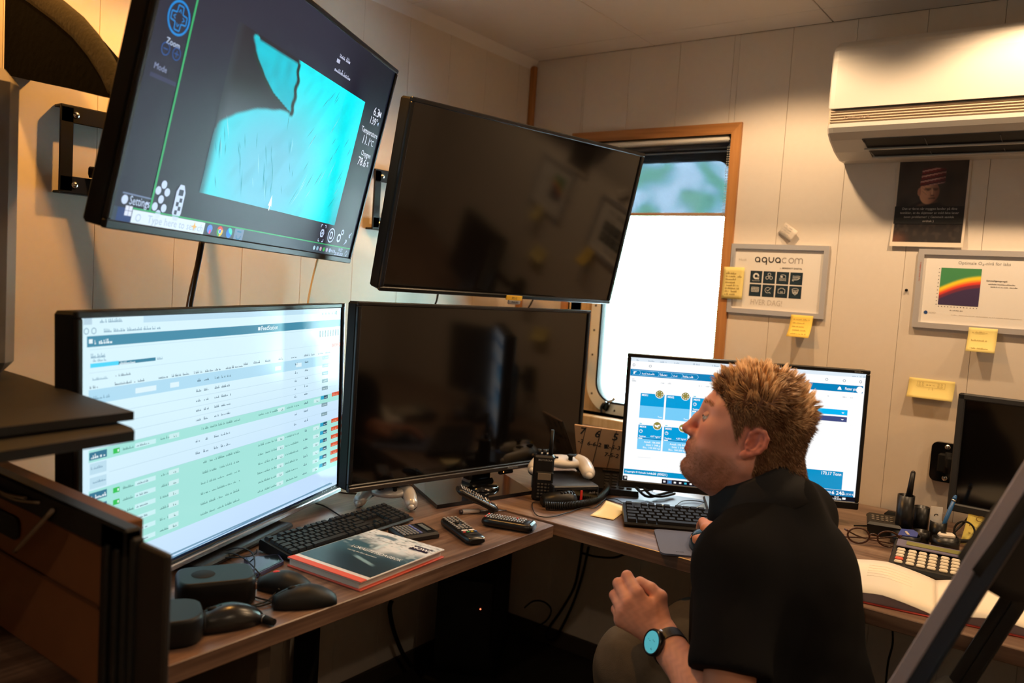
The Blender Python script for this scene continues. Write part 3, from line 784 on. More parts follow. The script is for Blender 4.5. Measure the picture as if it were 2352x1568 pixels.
cap = MB().lathe([(0, .010), (.045, .010), (.052, .004), (.053, 0)], 28, T(.03, .02, zf+.0125)); cap.build('stand_cap', BLKG, t)
c4 = [Mi @ Vector((*on(u, v, 2, .750)[:2], .74)) for u, v in ((947, 1111), (1004, 1160), (1221, 1127))]
c4.append(c4[0]+c4[2]-c4[1])
ft = MB(); pl = [(p.x, p.y) for p in c4]; ft.prism(pl, zf+.001, zf+.011); ft.build('stand_foot', mat('dark_glass', (.006, .008, .013), .06), t)

# ---- 4 lit spreadsheet screen (lower left)
bz = (.011, .011, .011, .016)
t, w, h, P = mon_frame('desk_screen', 'large bright screen with a pale green data table', .92, 1.72, -.0224, -.0101, 1.9058, (.4135, -1.4787, .9906), bz, .04, BEZ)
LL = t; MB().box((0, -.0062, -h/2+.0055), (w, .009, .011), r=.002).build('silver_edge', mat('silver_trim', (.45, .45, .5), .25, .9), t)
MB().box((w/2-.002, -.004, 0), (.004, .012, h), r=.001).build('silver_edge', MATS['silver_trim'], t)
scr = glass(t, w, h, bz, W(214, 240, 254))
X = lambda a: (a-.5)*w
Y = lambda b: (.5-b)*h
def base_ll(U, V):
    c = lerp3(np.stack([np.full_like(U, a) for a in S(218, 246, 255)], -1), S(196, 224, 255), sstep(.2, 1, V*.7+U*.3)); return c
paint('display_background', LIT, scr, P @ T(0, .0025, .0026), w-.022, h-.027, 24, 16, base_ll)
pn = Panel(P, scr); Z1, Z2, Z3 = .0030, .0034, .0038
pn.rect('tab_bar', W(192, 226, 244), X(.17), Y(.047), X(.986), Y(.017), Z1); pn.rect('tab_bar', W(186, 214, 230), X(.016), Y(.045), X(.036), Y(.017), Z1)
TX = W(120, 160, 184); TD = W(62, 92, 112); TG = W(84, 132, 128); WH = W(236, 250, 255)
pn.scrawl('display_text', TX, X(.055), Y(.033), .045, .007, Z2, 4); pn.scrawl('display_text', TX, X(.065), Y(.066), .12, .007, Z2, 5)
for x in (.022, .04): pn.ring('display_text', TX, X(x), Y(.066), .005, .0012, Z2, 12)
for k in range(5): pn.disc('display_text', TX, X(.88+.018*k), Y(.05), .0025, Z2, 8)
pn.rect('display_text', W(30, 40, 60), X(.955), Y(.058), X(.961), Y(.038), Z2)
pn.rect('header_bar', W(72, 142, 170), X(.024), Y(.119), X(.985), Y(.083), Z1)
pn.scrawl('display_text', WH, X(.042), Y(.1), .032, .010, Z2, 31); pn.rect('display_text', WH, X(.028), Y(.107), X(.037), Y(.093), Z2); pn.text('display_text', WH, X(.58), Y(.1), .0125, 'FeedStation', Z2, bold=.01); pn.rect('display_text', WH, X(.567), Y(.107), X(.577), Y(.093), Z2)
pn.scrawl('display_text', TX, X(.033), Y(.148), .026, .008, Z2, 32); pn.scrawl('display_text', TX, X(.038), Y(.163), .025, .005, Z2, 6)
pn.rect('progress_bar', W(84, 216, 250), X(.032), Y(.188), X(.103), Y(.174), Z1); pn.rect('progress_bar', W(62, 132, 160), X(.103), Y(.188), X(.206), Y(.176), Z1); pn.scrawl('display_text', WH, X(.105), Y(.182), .034, .005, Z2, 7); pn.scrawl('display_text', TX, X(.21), Y(.18), .012, .005, Z2, 8)
for y in (.128, .205): pn.line('thin_line', W(198, 228, 240), [(X(.03), Y(y)), (X(.96), Y(y))], .0008, Z1)
pn.scrawl('display_text', TX, X(.035), Y(.225), .032, .005, Z2, 9); pn.scrawl('display_text', TD, X(.095), Y(.222), .03, .005, Z2, 10)
for k, x in enumerate((.03, .093, .122, .155, .215, .255, .29, .325, .365, .40, .44, .475, .51, .55, .60, .66, .72, .785, .82, .86, .90)):
    pn.scrawl('display_text', TD, X(x), Y(.251-.006*(x > .5)), .022 if k % 3 else .016, .0052, Z2, 20+k)
rows = [(.267, .309, 'b'), (.309, .348, 'w'), (.348, .387, 'w'), (.387, .425, 'w'), (.425, .463, 'w'), (.463, .504, 'g'), (.504, .552, 'w'), (.552, .600, 'w')]+[(.600+.042*k, .642+.042*k, 'g') for k in range(6)]
GREENL = W(166, 230, 222); BLUEL = W(178, 222, 244)
for i, (y0, y1, k) in enumerate(rows):
    ym = (y0+y1)/2
    if k == 'g':
        pn.rect('green_row', GREENL, X(.028), Y(y1), X(.985), Y(y0), Z1)
        pn.rect('row_tag', W(60, 120, 148), X(.029), Y(ym+.013), X(.073), Y(ym-.013), Z2); pn.scrawl('display_text', WH, X(.033), Y(ym), .027, .008, Z3, i)
        pn.rect('toggle', W(60, 196, 92), X(.089), Y(ym+.010), X(.106), Y(ym-.008), Z2); pn.rect('toggle', WH, X(.1), Y(ym+.005), X(.1035), Y(ym-.003), Z3)
        pn.scrawl('display_text', TG, X(.115), Y(ym), .022, .005, Z2, i); pn.rect('field', W(204, 242, 246), X(.148), Y(ym+.009), X(.208), Y(ym-.008), Z2); pn.scrawl('display_text', TD, X(.152), Y(ym), .026, .004, Z3, i+1)
        for j, x in enumerate((.222, .355, .385, .415, .445, .475, .575, .605, .635)): pn.scrawl('display_text', TG, X(x), Y(ym-.004), .019 if j else .02, .0052, Z2, i*9+j)
        for x in (.262, .675, .856): pn.rect('field', W(206, 240, 242), X(x-.014), Y(ym+.007), X(x+.018), Y(ym-.011), Z2); pn.scrawl('display_text', TG, X(x), Y(ym-.002), .007, .005, Z3, i)
        pn.scrawl('display_text', TG, X(.70), Y(ym-.004), .05, .005, Z2, i+3); pn.scrawl('display_text', TD, X(.79), Y(ym-.006), .016, .006, Z2, i+4)
        pn.rect('blue_button', W(40, 166, 208), X(.88), Y(ym-.001), X(.897), Y(ym-.019), Z2); pn.rect('blue_button', W(36, 84, 108), X(.897), Y(ym-.001), X(.919), Y(ym-.019), Z2); pn.scrawl('display_text', WH, X(.899), Y(ym-.01), .013, .004, Z3, i)
        pn.rect('red_button', W(214, 84, 52), X(.943), Y(ym-.004), X(.985), Y(ym-.024), Z2); pn.scrawl('display_text', W(240, 160, 130), X(.947), Y(ym-.014), .022, .006, Z3, i)
    else:
        if k == 'b':
            pn.rect('blue_row', BLUEL, X(.028), Y(y1), X(.985), Y(y0-.006), Z1); pn.scrawl('display_text', TX, X(.035), Y(ym), .035, .006, Z2, 1)
            for x in (.148, .25, .645, .745): pn.rect('field', W(224, 246, 254), X(x), Y(ym+.009), X(x+(.06 if x < .2 else .028)), Y(ym-.010), Z2)
        else:
            pn.line('thin_line', W(186, 216, 232), [(X(.08), Y(y1)), (X(.98), Y(y1))], .0007, Z1)
            pn.rect('row_tag', W(190, 224, 240), X(.030), Y(y1-.006), X(.072), Y(y0+.004), Z2); pn.scrawl('display_text', TX, X(.033), Y(ym-.006), .027, .006, Z3, i)
        for x in (.335, .362, .40, .425, .445): pn.scrawl('display_text', TD, X(x), Y(ym-.004), .012, .0055, Z2, i)
        pn.scrawl('display_text', TD, X(.74), Y(ym-.008), .009, .006, Z2, i); pn.scrawl('display_text', TD, X(.79), Y(ym-.012), .014, .006, Z2, i)
        pn.rect('grey_button', W(128, 160, 172), X(.885), Y(ym+.004-.012), X(.918), Y(ym-.014-.012), Z2); pn.scrawl('display_text', WH, X(.89), Y(ym-.017), .018, .003, Z3, i)
for k in range(8): pn.rect('level_bar', W(70, 84, 90) if k < 6 else W(16, 52, 92), X(.866+.0148*k), Y(.166), X(.8715+.0148*k), Y(.133), Z2)
pn.rect('red_button', W(206, 82, 60), X(.936), Y(.224), X(.985), Y(.204), Z2); pn.scrawl('display_text', W(246, 180, 160), X(.942), Y(.214), .03, .006, Z3, 2)
pn.line('scroll_bar', W(112, 154, 186), [(X(.05), Y(.958)), (X(.946), Y(.934))], .003, Z2)
pn.rect('taskbar', W(24, 46, 68), X(.013), Y(.966+.0), X(.987), Y(.944), Z1) if False else None
pn.rect('scroll_bar', W(120, 160, 186), X(.05), Y(.942), X(.955), Y(.935), Z2)
pn.rect('taskbar', W(16, 28, 44), X(.014), Y(.975), X(.987), Y(.955), Z1)
for k in range(5): pn.scrawl('display_text', WH, X(.90+.016*k), Y(.965), .008, .006, Z2, k)
pn.done()
st = MB(); zf = .74-.9906
st.box((.0, .055, -h/2+.03), (.09, .02, .16), r=.006); st.build('stand_neck', BLK, t)
st = MB(); st.box((0, .05, zf+.008), (.30, .17, .012), r=.004); st.build('stand_foot', BLK, t)

# ---- 5 desk monitor by the window
bz = (.010, .010, .010, .019)
t, w, h, P = mon_frame('desk_monitor', 'lit desk monitor with blue tiles behind the man', .7, 1.7, -.0064, -.0036, .4814, (1.0354, -.4145, .9618), bz, .03, BEZ)
scr = glass(t, w, h, bz, W(236, 246, 255)); MON = t
X = lambda a: (a-.5)*w
Y = lambda b: (.5-b)*h
pn = Panel(P, scr)
WB = W(255, 255, 255); Z0, Z1, Z2, Z3 = .0010, .0014, .0018, .0022
pn.rect('page', WB, X(.017), Y(.9455), X(.987), Y(.028), Z0)
B1 = W(0, 128, 186); B2 = W(0, 158, 218); B3 = W(120, 206, 250); GO = W(150, 138, 66); NV = W(66, 76, 128)
pn.rect('top_bar', W(226, 238, 248), X(.017), Y(.055), X(.987), Y(.028), Z1)
for k, x in enumerate((.04, .09, .14, .20, .28, .36, .93, .96)): pn.scrawl('display_text', W(150, 170, 190), X(x), Y(.045), .015 if k else .008, .005, Z2, k)
for x in (.03, .10, .83, .90, .965): pn.ring('display_text', W(110, 130, 150), X(x), Y(.085), .0035, .001, Z2, 8)
pn.rect('blue_bar', B1, X(.017), Y(.165), X(.977), Y(.115), Z1)
xs = [.025, .055, .135, .19, .235, .30]
for a, b in zip(xs, xs[1:]): pn.line('crumb_outline', W(150, 212, 246), [(X(a), Y(.157)), (X(b), Y(.157)), (X(b)+.004, Y(.14)), (X(b), Y(.123)), (X(a), Y(.123))], .0009, Z2)
pn.poly('crumb_outline', WB, [(X(.03), Y(.15)), (X(.036), Y(.15)), (X(.037), Y(.14)), (X(.045), Y(.132)), (X(.031), Y(.132))], Z2)
for x, s_, L in ((.062, 1, .035), (.145, 2, .018), (.20, 3, .010), (.243, 4, .025)): pn.scrawl('display_text', WB, X(x), Y(.14), L, .006, Z2, s_)
pn.text('display_text', WB, X(.905), Y(.142), .010, 'Flatøer pinnen', Z2, bold=.012, wide=.62); pn.disc('display_text', WB, X(.964), Y(.143), .0085, Z2); pn.poly('bell', WB, [(X(.884)-.005, Y(.152)), (X(.884)+.005, Y(.152)), (X(.884)+.003, Y(.135)), (X(.884), Y(.128)), (X(.884)-.003, Y(.135))], Z2)
for k, x in enumerate((.03, .15, .18, .31, .34, .77, .83, .90, .93)): pn.scrawl('display_text', W(170, 180, 190), X(x), Y(.20), .008, .004, Z2, k)
for y in range(3): pn.line('display_text', W(150, 165, 180), [(X(.026), Y(.188+.008*y)), (X(.036), Y(.188+.008*y))], .0008, Z2)
def tile(x, y, full, sd):
    y1 = y+.183
    pn.rect('tile', B2, X(x), Y(y+.092), X(x+.102), Y(y), Z1); pn.rect('tile', B3, X(x), Y(y1), X(x+.102), Y(y+.092), Z1)
    pn.text('display_text', WB, X(x+.005), Y(y+.014), .0075, 'M00%d' % sd, Z2, bold=.02)
    if full:
        pn.ring('display_text', WB, X(x+.012), Y(y+.047), .0045, .001, Z2, 14); pn.line('display_text', WB, [(X(x+.012), Y(y+.036)), (X(x+.012), Y(y+.047)), (X(x+.018), Y(y+.043))], .001, Z2)
        pn.text('display_text', WB, X(x+.004), Y(y+.085), .006, 'Tetthet', Z2, bold=.02); pn.rect('display_text', B1, X(x), Y(y+.104), X(x+.102), Y(y+.094), Z2); pn.rect('display_text', WB, X(x+.003), Y(y+.103), X(x+.02), Y(y+.096), Z3)
        pn.text('display_text', WB, X(x+.098), Y(y+.080), .0062, '4,07 kg/m³', Z2, 'RIGHT', .015)
        for k, s_ in enumerate(('Antall: 106 848', 'Snitt: 1 348 g', 'Bio.: 144 000 kg')): pn.text('display_text', WB, X(x+.098), Y(y+.125+.021*k), .0068, s_, Z2, 'RIGHT', .015)
        pn.rect('mark', W(120, 210, 230), X(x+.004), Y(y-.006), X(x+.014), Y(y-.013), Z1)
    else: pn.text('display_text', WB, X(x+.098), Y(y1-.015), .006, 'Tom', Z2, 'RIGHT', .015)
    pn.disc('badge', WB, X(x+.080), Y(y-.002), .0112, Z2, 22); pn.disc('badge', GO, X(x+.080), Y(y-.002), .0098, Z2+.0002, 22)
    if full: 
        pn.poly('badge', WB, [(X(x+.080)+a*.001, Y(y-.002)+b*.001) for a, b in ((-7, 3), (-1, 1), (5, 4), (7, 0), (2, -2), (4, -6), (-2, -3), (-6, -2))], Z2+.0004)
    else:
        for k in range(8): pn.disc('badge', WB, X(x+.080)+.0066*math.cos(k*PI/4), Y(y-.002)+.0066*math.sin(k*PI/4), .0012, Z2+.0004, 6)
tile(.068, .288, False, 1); tile(.178, .288, False, 2); tile(.288, .292, True, 3); tile(.068, .523, True, 4); tile(.178, .523, True, 5); tile(.288, .523, True, 6); tile(.398, .290, False, 7); tile(.398, .523, True, 8)
pn.line('thin_line', W(226, 232, 238), [(X(.075), Y(.765)), (X(.13), Y(.765))], .001, Z1)
pn.rect('blue_bar', W(0, 182, 242), X(.60), Y(.332), X(.924), Y(.294), Z1); pn.scrawl('display_text', WB, X(.77), Y(.31), .018, .006, Z2, 5)
pn.rect('purple_bar', NV, X(.60), Y(.380), X(.924), Y(.344), Z1)
for y in (.316, .364): pn.poly('display_text', WB, [(X(.900), Y(y-.004)), (X(.912), Y(y-.004)), (X(.906), Y(y+.005))], Z2)
pn.rect('blue_block', W(0, 146, 200), X(.62), Y(.868), X(.928), Y(.738), Z1); pn.rect('page', WB, X(.70), Y(.855), X(.774), Y(.792), Z2); pn.text('display_text', WB, X(.922), Y(.758), .0115, '170,17 Tonn', Z2, 'RIGHT', .015, wide=.85)
pn.rect('blue_bar', W(20, 124, 180), X(.36), Y(.915), X(.977), Y(.870), Z1); pn.text('display_text', WB, X(.765), Y(.893), .0135, '100 171', Z2, bold=.015); pn.text('display_text', WB, X(.862), Y(.893), .0075, 'MTB:', Z2, bold=.015); pn.text('display_text', WB, X(.889), Y(.893), .0135, '6 240', Z2, bold=.015); pn.text('display_text', WB, X(.928), Y(.896), .006, 'tonn (37,93 %)', Z2, bold=.01, wide=.85); pn.text('display_text', WB, X(.827), Y(.896), .007, 'kg', Z2)
pn.rect('blue_bar', W(0, 146, 200), X(.019), Y(.899), X(.36), Y(.860), Z1); pn.text('display_text', WB, X(.024), Y(.880), .0065, 'Copyright © Fishtalk Software', Z2, bold=.015); pn.text('display_text', WB, X(.135), Y(.880), .0085, '6.30 (00021)', Z2, bold=.015)
pn.rect('taskbar', W(18, 16, 28), X(.185), Y(.9455), X(.987), Y(.913), Z1); pn.rect('taskbar', W(18, 16, 28), X(.017), Y(.9455), X(.036), Y(.913), Z1); pn.rect('page', WB, X(.037), Y(.944), X(.184), Y(.914), Z1)
for i in range(2):
    for j in range(2): pn.rect('start_button', WB, X(.024)+.0028*i, Y(.935)+.0028*j, X(.024)+.0025+.0028*i, Y(.935)+.0025+.0028*j, Z2)
for k, cc in enumerate(((230, 230, 240), (60, 160, 220), (240, 240, 240), (230, 230, 230), (60, 190, 220), (240, 240, 240), (230, 200, 120))):
    if k == 1: pn.rect('active_app', W(86, 116, 160), X(.208), Y(.945), X(.228), Y(.914), Z2)
    pn.rect('tray_icon', W(*cc), X(.196+.0225*k)-.003, Y(.936), X(.196+.0225*k)+.003, Y(.923), Z3)
pn.rect('tray_icon', W(60, 90, 220), X(.79), Y(.942), X(.803), Y(.916), Z2)
for k in range(5): pn.scrawl('display_text', WB, X(.808+.016*k), Y(.93), .007, .006, Z2, k)
pn.text('display_text', WB, X(.91), Y(.923), .0055, '10:27', Z2, 'CENTER', .01); pn.text('display_text', WB, X(.91), Y(.936), .0055, '20.08.2025', Z2, 'CENTER', .01); pn.rect('tray_icon', WB, X(.94)-.004, Y(.936), X(.94)+.004, Y(.922), Z2)
pn.done()
pn = Panel(P, t); pn.scrawl('lettering', mat('print_grey', (.3, .3, .3), .5), X(.935), Y(.0125), .020, .004, .0095, 3); pn.done()
zf = .74-.9618
st = MB(); st.box((.22*0+.05, .045, -.11), (.10, .02, .20), r=.006); st.build('stand_neck', BLK, t)
st = MB(); st.box((.05, .05, zf+.006), (.24, .16, .012), r=.004); st.build('stand_foot', BLK, t)

# ---- 6 dark monitor on a wall arm at the right
t = thing('wall_arm_monitor', 'dark switched-off monitor on a wall arm, at the right edge', 'screen', T(1.487, -.15, 1.10) @ RZ(-.06) @ RY(.0))
bw, bh = .37, .297
mb = MB(); fm = mat('bezel_blue_black', (0.018, 0.021, 0.026), 0.5)
mb.box((bw/2, 0, -.008), (bw, .02, .016), r=.003); mb.box((bw/2, 0, -bh+.010), (bw, .02, .020), r=.003); mb.box((.008, 0, -bh/2), (.016, .02, bh), r=.003); mb.box((bw-.008, 0, -bh/2), (.016, .02, bh), r=.003); mb.build('bezel', fm, t)
MB().box((bw/2, .025, -bh/2), (bw-.01, .036, bh-.01), r=.01).build('back_cover', fm, t)
MB().box((bw/2, .003, -bh/2), (bw-.03, .006, bh-.034)).build('screen', OFF, t)
arm = thing('monitor_bracket', 'black wall bracket plate holding the right-hand monitor', 'bracket', T(1.452, -.001, .897))
MB().prism([(x, -z) for x, z in rr(-.034, -.053, .034, .053, .016)], -.014, 0, Matrix(((1, 0, 0, 0), (0, 0, 1, 0), (0, -1, 0, 0), (0, 0, 0, 1)))).build('wall_plate', BLKG, arm)
for z in (.042, -.042): MB().lathe([(0, .003), (.006, .002), (.007, 0)], 12, T(.004, -.0145, z) @ RX(PI/2)).build('screw', CHROME, arm)
m_ = MB(); m_.box((.0, -.022, 0), (.03, .018, .05), r=.004); m_.box((.018, -.024, .008), (.04, .012, .012), r=.003); m_.box((.09, -.060, .008), (.16, .012, .03), RZ(-.0), r=.004); m_.cyl((.01, -.03, -.025), (.01, -.03, .03), .008, n=12); m_.cyl((.02, -.03, .008), (.05, -.06, .008), .010, n=12); m_.build('arm', BLKM, arm)
m_ = MB(); m_.box((.15, -.066, .0), (.06, .01, .08), r=.003); m_.box((.15, -.076, 0), (.02, .014, .02)); m_.build('mount', BLKM, arm)
# mounts of the two wall screens
def tv_mount(name, label, y0, z0, z1, dy, reach, tgt):
    t = thing(name, label, 'bracket', T(0.0, y0, (z0+z1)/2))
    hh = (z1-z0)/2; mb = MB()
    for z in (-hh+.014, hh-.014):
        mb.box((.030, dy/2, z), (.006, abs(dy), .034), r=.001); mb.box((.016, dy*.5, z+(-.016 if z < 0 else .016)), (.03, abs(dy), .005), r=.001)
    mb.box((.030, .012 if dy > 0 else -.012, 0), (.006, .026, 2*hh), r=.001); mb.box((.030, dy, 0), (.006, .026, 2*hh), r=.001)
    mb.build('wall_frame', BLK, t)
    m2 = MB(); 
    for z in (-hh+.014, hh-.014):
        for yy in (.03, dy*.55): m2.lathe([(0, .004), (.005, .003), (.007, 0)], 10, T(.033, yy, z) @ RY(PI/2))
    m2.build('bolts', CHROME, t)
    for yy, zz in reach:
        p1 = Vector(tgt)-Vector((0, y0, (z0+z1)/2)); mid = Vector((p1.x*.5, (yy+p1.y)/2+.10, zz))
        m3 = MB(); m3.box((0, 0, 0), (.02, .02, .02)) if False else None
        m3.tube([(.03, yy, zz), tuple(mid), (p1.x, p1.y, zz+p1.z*.3)], .012, 6, fine=1); m3.build('arm', BLKM, t)
tv_mount('screen_mount', 'black wall bracket at the left edge of the turquoise screen', -1.655, 1.43, 1.60, .40, ((.06, -.04), (.34, .04)), (.385, -1.39, 1.56))
tv_mount('screen_mount', 'black wall bracket at the left edge of the black wall screen', -.785, 1.435, 1.60, .30, ((.05, -.03), (.26, .03)), (.41, -.62, 1.49))
# ================================================================== DESKS
DZ = 0.74
DWY = wood('desk_walnut_along_dim', S(66, 49, 41), S(104, 80, 67), S(142, 115, 98), 0.34, axis=1, scale=.8)  # same wood as the window desk, its dimmer light put into the colour
DWX = wood('desk_walnut_across_lit', S(76, 58, 48), S(118, 92, 77), S(156, 130, 111), 0.29, axis=0, scale=.8)
dl = thing('desk', 'brown wood-grain desk along the left wall under the big screens', 'desk', T(.385, -1.7, 0))
MB().box((0, -.0055, .725), (.765, 1.7, .03), r=.0015).build('worktop', DWY, dl)
MB().box((.0, .06, .36), (.70, .025, .70), r=.001).build('leg_panel', mat('panel_dark', (.06, .042, .03), .6), dl)
MB().box((.0, -.62, .36), (.70, .025, .70), r=.001).build('leg_panel', MATS['panel_dark'], dl)
MB().box((-.3, .70, .36), (.05, .05, .70), r=.002).build('leg', BLKM, dl)
dr = thing('desk', 'brown wood-grain desk under the window and the back wall', 'desk', T(1.4, -.42, 0))
MB().box((0.05, -.003, .725), (2.86, .834, .03), r=.0015).build('worktop', DWX, dr)
MB().box((.85, .0, .36), (.025, .78, .70), r=.001).build('leg_panel', MATS['panel_dark'], dr)

def keyboard(label, M, L, D, parts=True, wedge=.012):
    """local: x to the typist's right, y away from the typist"""
    t = thing('keyboard', label, 'keyboard', M, 'computer keyboards')
    mb = MB(); 
    ring = lambda x, s_: [(x, -D/2+.002, .004), (x, -D/2, .008), (x, -D/2+.003, .012), (x, D/2-.004, .012+wedge), (x, D/2, .008+wedge), (x, D/2, .004), (x, 0, .002)]
    mb.loft([ring(-L/2, 0), ring(L/2, 0)], smooth=False); mb.build('case', BLK, t)
    u = (L-.012)/22.6; cache = {}
    def key(x, y, wk, dk=.86):
        k = round(wk, 3)
        if k not in cache:
            m = MB(); a, b, h = (wk*u-.0022)/2, (u*dk*1.0-.0004)/2, .0062
            vs = [(-a, -b, 0), (a, -b, 0), (a, b, 0), (-a, b, 0), (-a+.0016, -b+.0012, h), (a-.0016, -b+.0012, h), (a-.0016, b-.0022, h), (-a+.0016, b-.0022, h)]
            m.add(vs, [(0, 1, 5, 4), (1, 2, 6, 5), (2, 3, 7, 6), (3, 0, 4, 7), (4, 5, 6, 7)]); cache[k] = m.mesh('key', KEYM)
        o = link('key', cache[k], t); yy = y; o.location = (x, yy, .0125+wedge*(yy+D/2)/D); o.rotation_euler = (math.atan2(wedge, D), 0, 0)
    x0 = -L/2+.006; rowp = (D-.012)/6.25
    def row(r, ws, xs=0.0):
        x = x0+xs*u
        for wk in ws:
            if wk > 0: key(x+wk*u/2, -D/2+.006+rowp*(r+.5), wk)
            x += abs(wk)*u
    row(5.25, [1, -1, 1, 1, 1, 1, -.5, 1, 1, 1, 1, -.5, 1, 1, 1, 1]); row(4, [1]*13+[2]); row(3, [1.5]+[1]*12+[1.5]); row(2, [1.75]+[1]*11+[2.25]); row(1, [1.25]+[1]*11+[2.75]); row(0, [1.25, 1.25, 1.25, 6.25, 1.25, 1.25, 1.25, 1.25])
    for r, ws in ((5.25, [1, 1, 1]), (4, [1, 1, 1]), (3, [1, 1, 1]), (1, [-1, 1, -1]), (0, [1, 1, 1])): row(r, ws, 15.25)
    for r, ws in ((5.25, [1, 1, 1, 1]), (4, [1, 1, 1, 1]), (3, [1, 1, 1, 1]), (2, [1, 1, 1, 1]), (1, [1, 1, 1, 1]), (0, [2, 1, 1])): row(r, ws, 18.5)
    return t
kl0, kl1 = np.array(on(602, 1243, 2, .760)), np.array(on(879, 1163, 2, .760)); kla = math.atan2(kl1[1]-kl0[1], kl1[0]-kl0[0]); kll = float(np.linalg.norm(kl1-kl0))
keyboard('black keyboard on the left desk behind the whale book', T(*((kl0+kl1)/2)[:2], DZ) @ RZ(kla) @ T(0, -.044, 0), kll+.012, .092, wedge=.014)
kx = np.array(on(1432, 1206, 2, .745)); ky = np.array(on(1577, 1219, 2, .745)); ka = math.atan2(ky[1]-kx[1], ky[0]-kx[0])
keyboard('black keyboard in front of the lit desk monitor', T(*kx[:2], DZ) @ RZ(ka) @ T(.222, .070, 0), .44, .135, wedge=.014)

def mouse(label, x, y, a, m, L=.115, Wd=.062, H=.038, red=False, z=DZ, hump=.62):
    """local: nose (buttons) towards +x"""
    t = thing('computer_mouse', label, 'mouse', T(x, y, z) @ RZ(a), 'computer mice')
    mb = MB(); rings = []
    for i in range(15):
        s = i/14; xx = -L/2+L*s
        ww = Wd/2*(math.sin(PI*min(max(.06+.88*s, 0), 1))**.42)*(1-.12*s); hh = H*(math.sin(PI*(.05+.80*s)))**.62*(1-.35*max(0, s-.45))
        ring = []
        for k in range(13):
            th = PI*k/12; ring.append((xx, ww*math.cos(th), .002+hh*(math.sin(th)**.75)))
        ring += [(xx, -ww*.9, .0005), (xx, ww*.9, .0005)]
        rings.append(ring)
    mb.loft(rings); mb.build('shell', m, t)
    hz = lambda s: .002+H*(math.sin(PI*(.05+.80*s)))**.62*(1-.35*max(0, s-.45))
    m2 = MB(); m2.ball((L/2-.032, 0, hz(.72)-.001), (.009, .0035, .004), nu=10, nv=6); m2.build('wheel', RUB if not red else mat('red_mark_glow', S(222, 60, 50), .4, emit=S(160, 30, 25), es=.4), t)  # the red spot is no lamp; emission brightens its colour
    m3 = MB(); m3.tube([(L/2-.045, 0, hz(.60)+.0006), (L/2-.02, 0, hz(.82)+.0006), (L/2-.006, 0, hz(.95)+.0004)], .0006, 5); m3.build('button_gap', BLKG, t)
    return t
DKM = mat('mouse_grey', (.009, .010, .011), .5, spec=.3); DKB = mat('mouse_black', (.007, .007, .008), .28)
def xy(u, v, z=DZ): return on(u, v, 2, z)[:2]
a_ = xy(655, 1335, .755); mouse('matt grey mouse with a red spot beside the whale book', *a_, math.radians(212), DKM, L=.092, Wd=.056, H=.033, red=True)
a_ = xy(700, 1368, .755); mouse('grey mouse with a round back near the desk edge, below the red-spotted one', *a_, math.radians(240), DKM, L=.104, Wd=.056, H=.034)
a_ = xy(522, 1415, .755); mouse('black mouse nearest the left end of the desk, beside a marker pen', *a_, math.radians(252), DKB, L=.108, Wd=.058, H=.035)

# marker pen
p0 = Vector((*xy(583, 1412, .748), .748)); p1 = Vector((*xy(627, 1430, .746), .746)); d = (p1-p0)
t = thing('marker_pen', 'dark blue marker pen poking out from behind the black mouse', 'pen', T(p0.x, p0.y, DZ))
q = lambda s: tuple(Vector((0, 0, .0072))+Vector((d.x, d.y, 0))*s)
MB().cyl(q(-.6), q(.55), .0062, n=14).build('barrel', mat('pen_blue', (.015, .022, .05), .3), t); MB().cyl(q(.52), q(.58), .0066, n=14).build('ring', CHROME, t); MB().cyl(q(.58), q(1.05), .0068, .0056, n=14).build('cap', BLKM, t)

# whale book
c = [Vector((*on(u, v, 2, .7585)[:2], 0)) for u, v in ((660, 1278), (845, 1209), (998, 1252), (828, 1336))]
org = c[0]; ex = (c[3]-c[0]); ey = (c[1]-c[0]); bw_, bd_ = ex.length, ey.length
an = math.atan2(ex.y, ex.x); bk = thing('book', 'hardback book with a whale on its blue cover', 'book', T(org.x, org.y, DZ) @ RZ(an))
COV = mat('cover_orange', S(214, 84, 62), .6)
MB().box((bw_/2, bd_/2, .0015), (bw_, bd_, .003), r=.0008).build('back_cover', COV, bk)
pg = MB(); pg.box((bw_/2-.002, bd_/2, .0088), (bw_-.010, bd_-.008, .0122)); 
for k in range(6): pg.box((bw_/2-.002, bd_/2, .0042+.0019*k), (bw_-.0094, bd_-.0074, .0006))
pg.build('pages', mat('page_edges', S(205, 200, 196), .8), bk)
MB().box((bw_/2, bd_/2, .0165), (bw_, bd_, .003), r=.0008).build('front_cover', mat('cover_white', S(214, 212, 214), .35), bk)
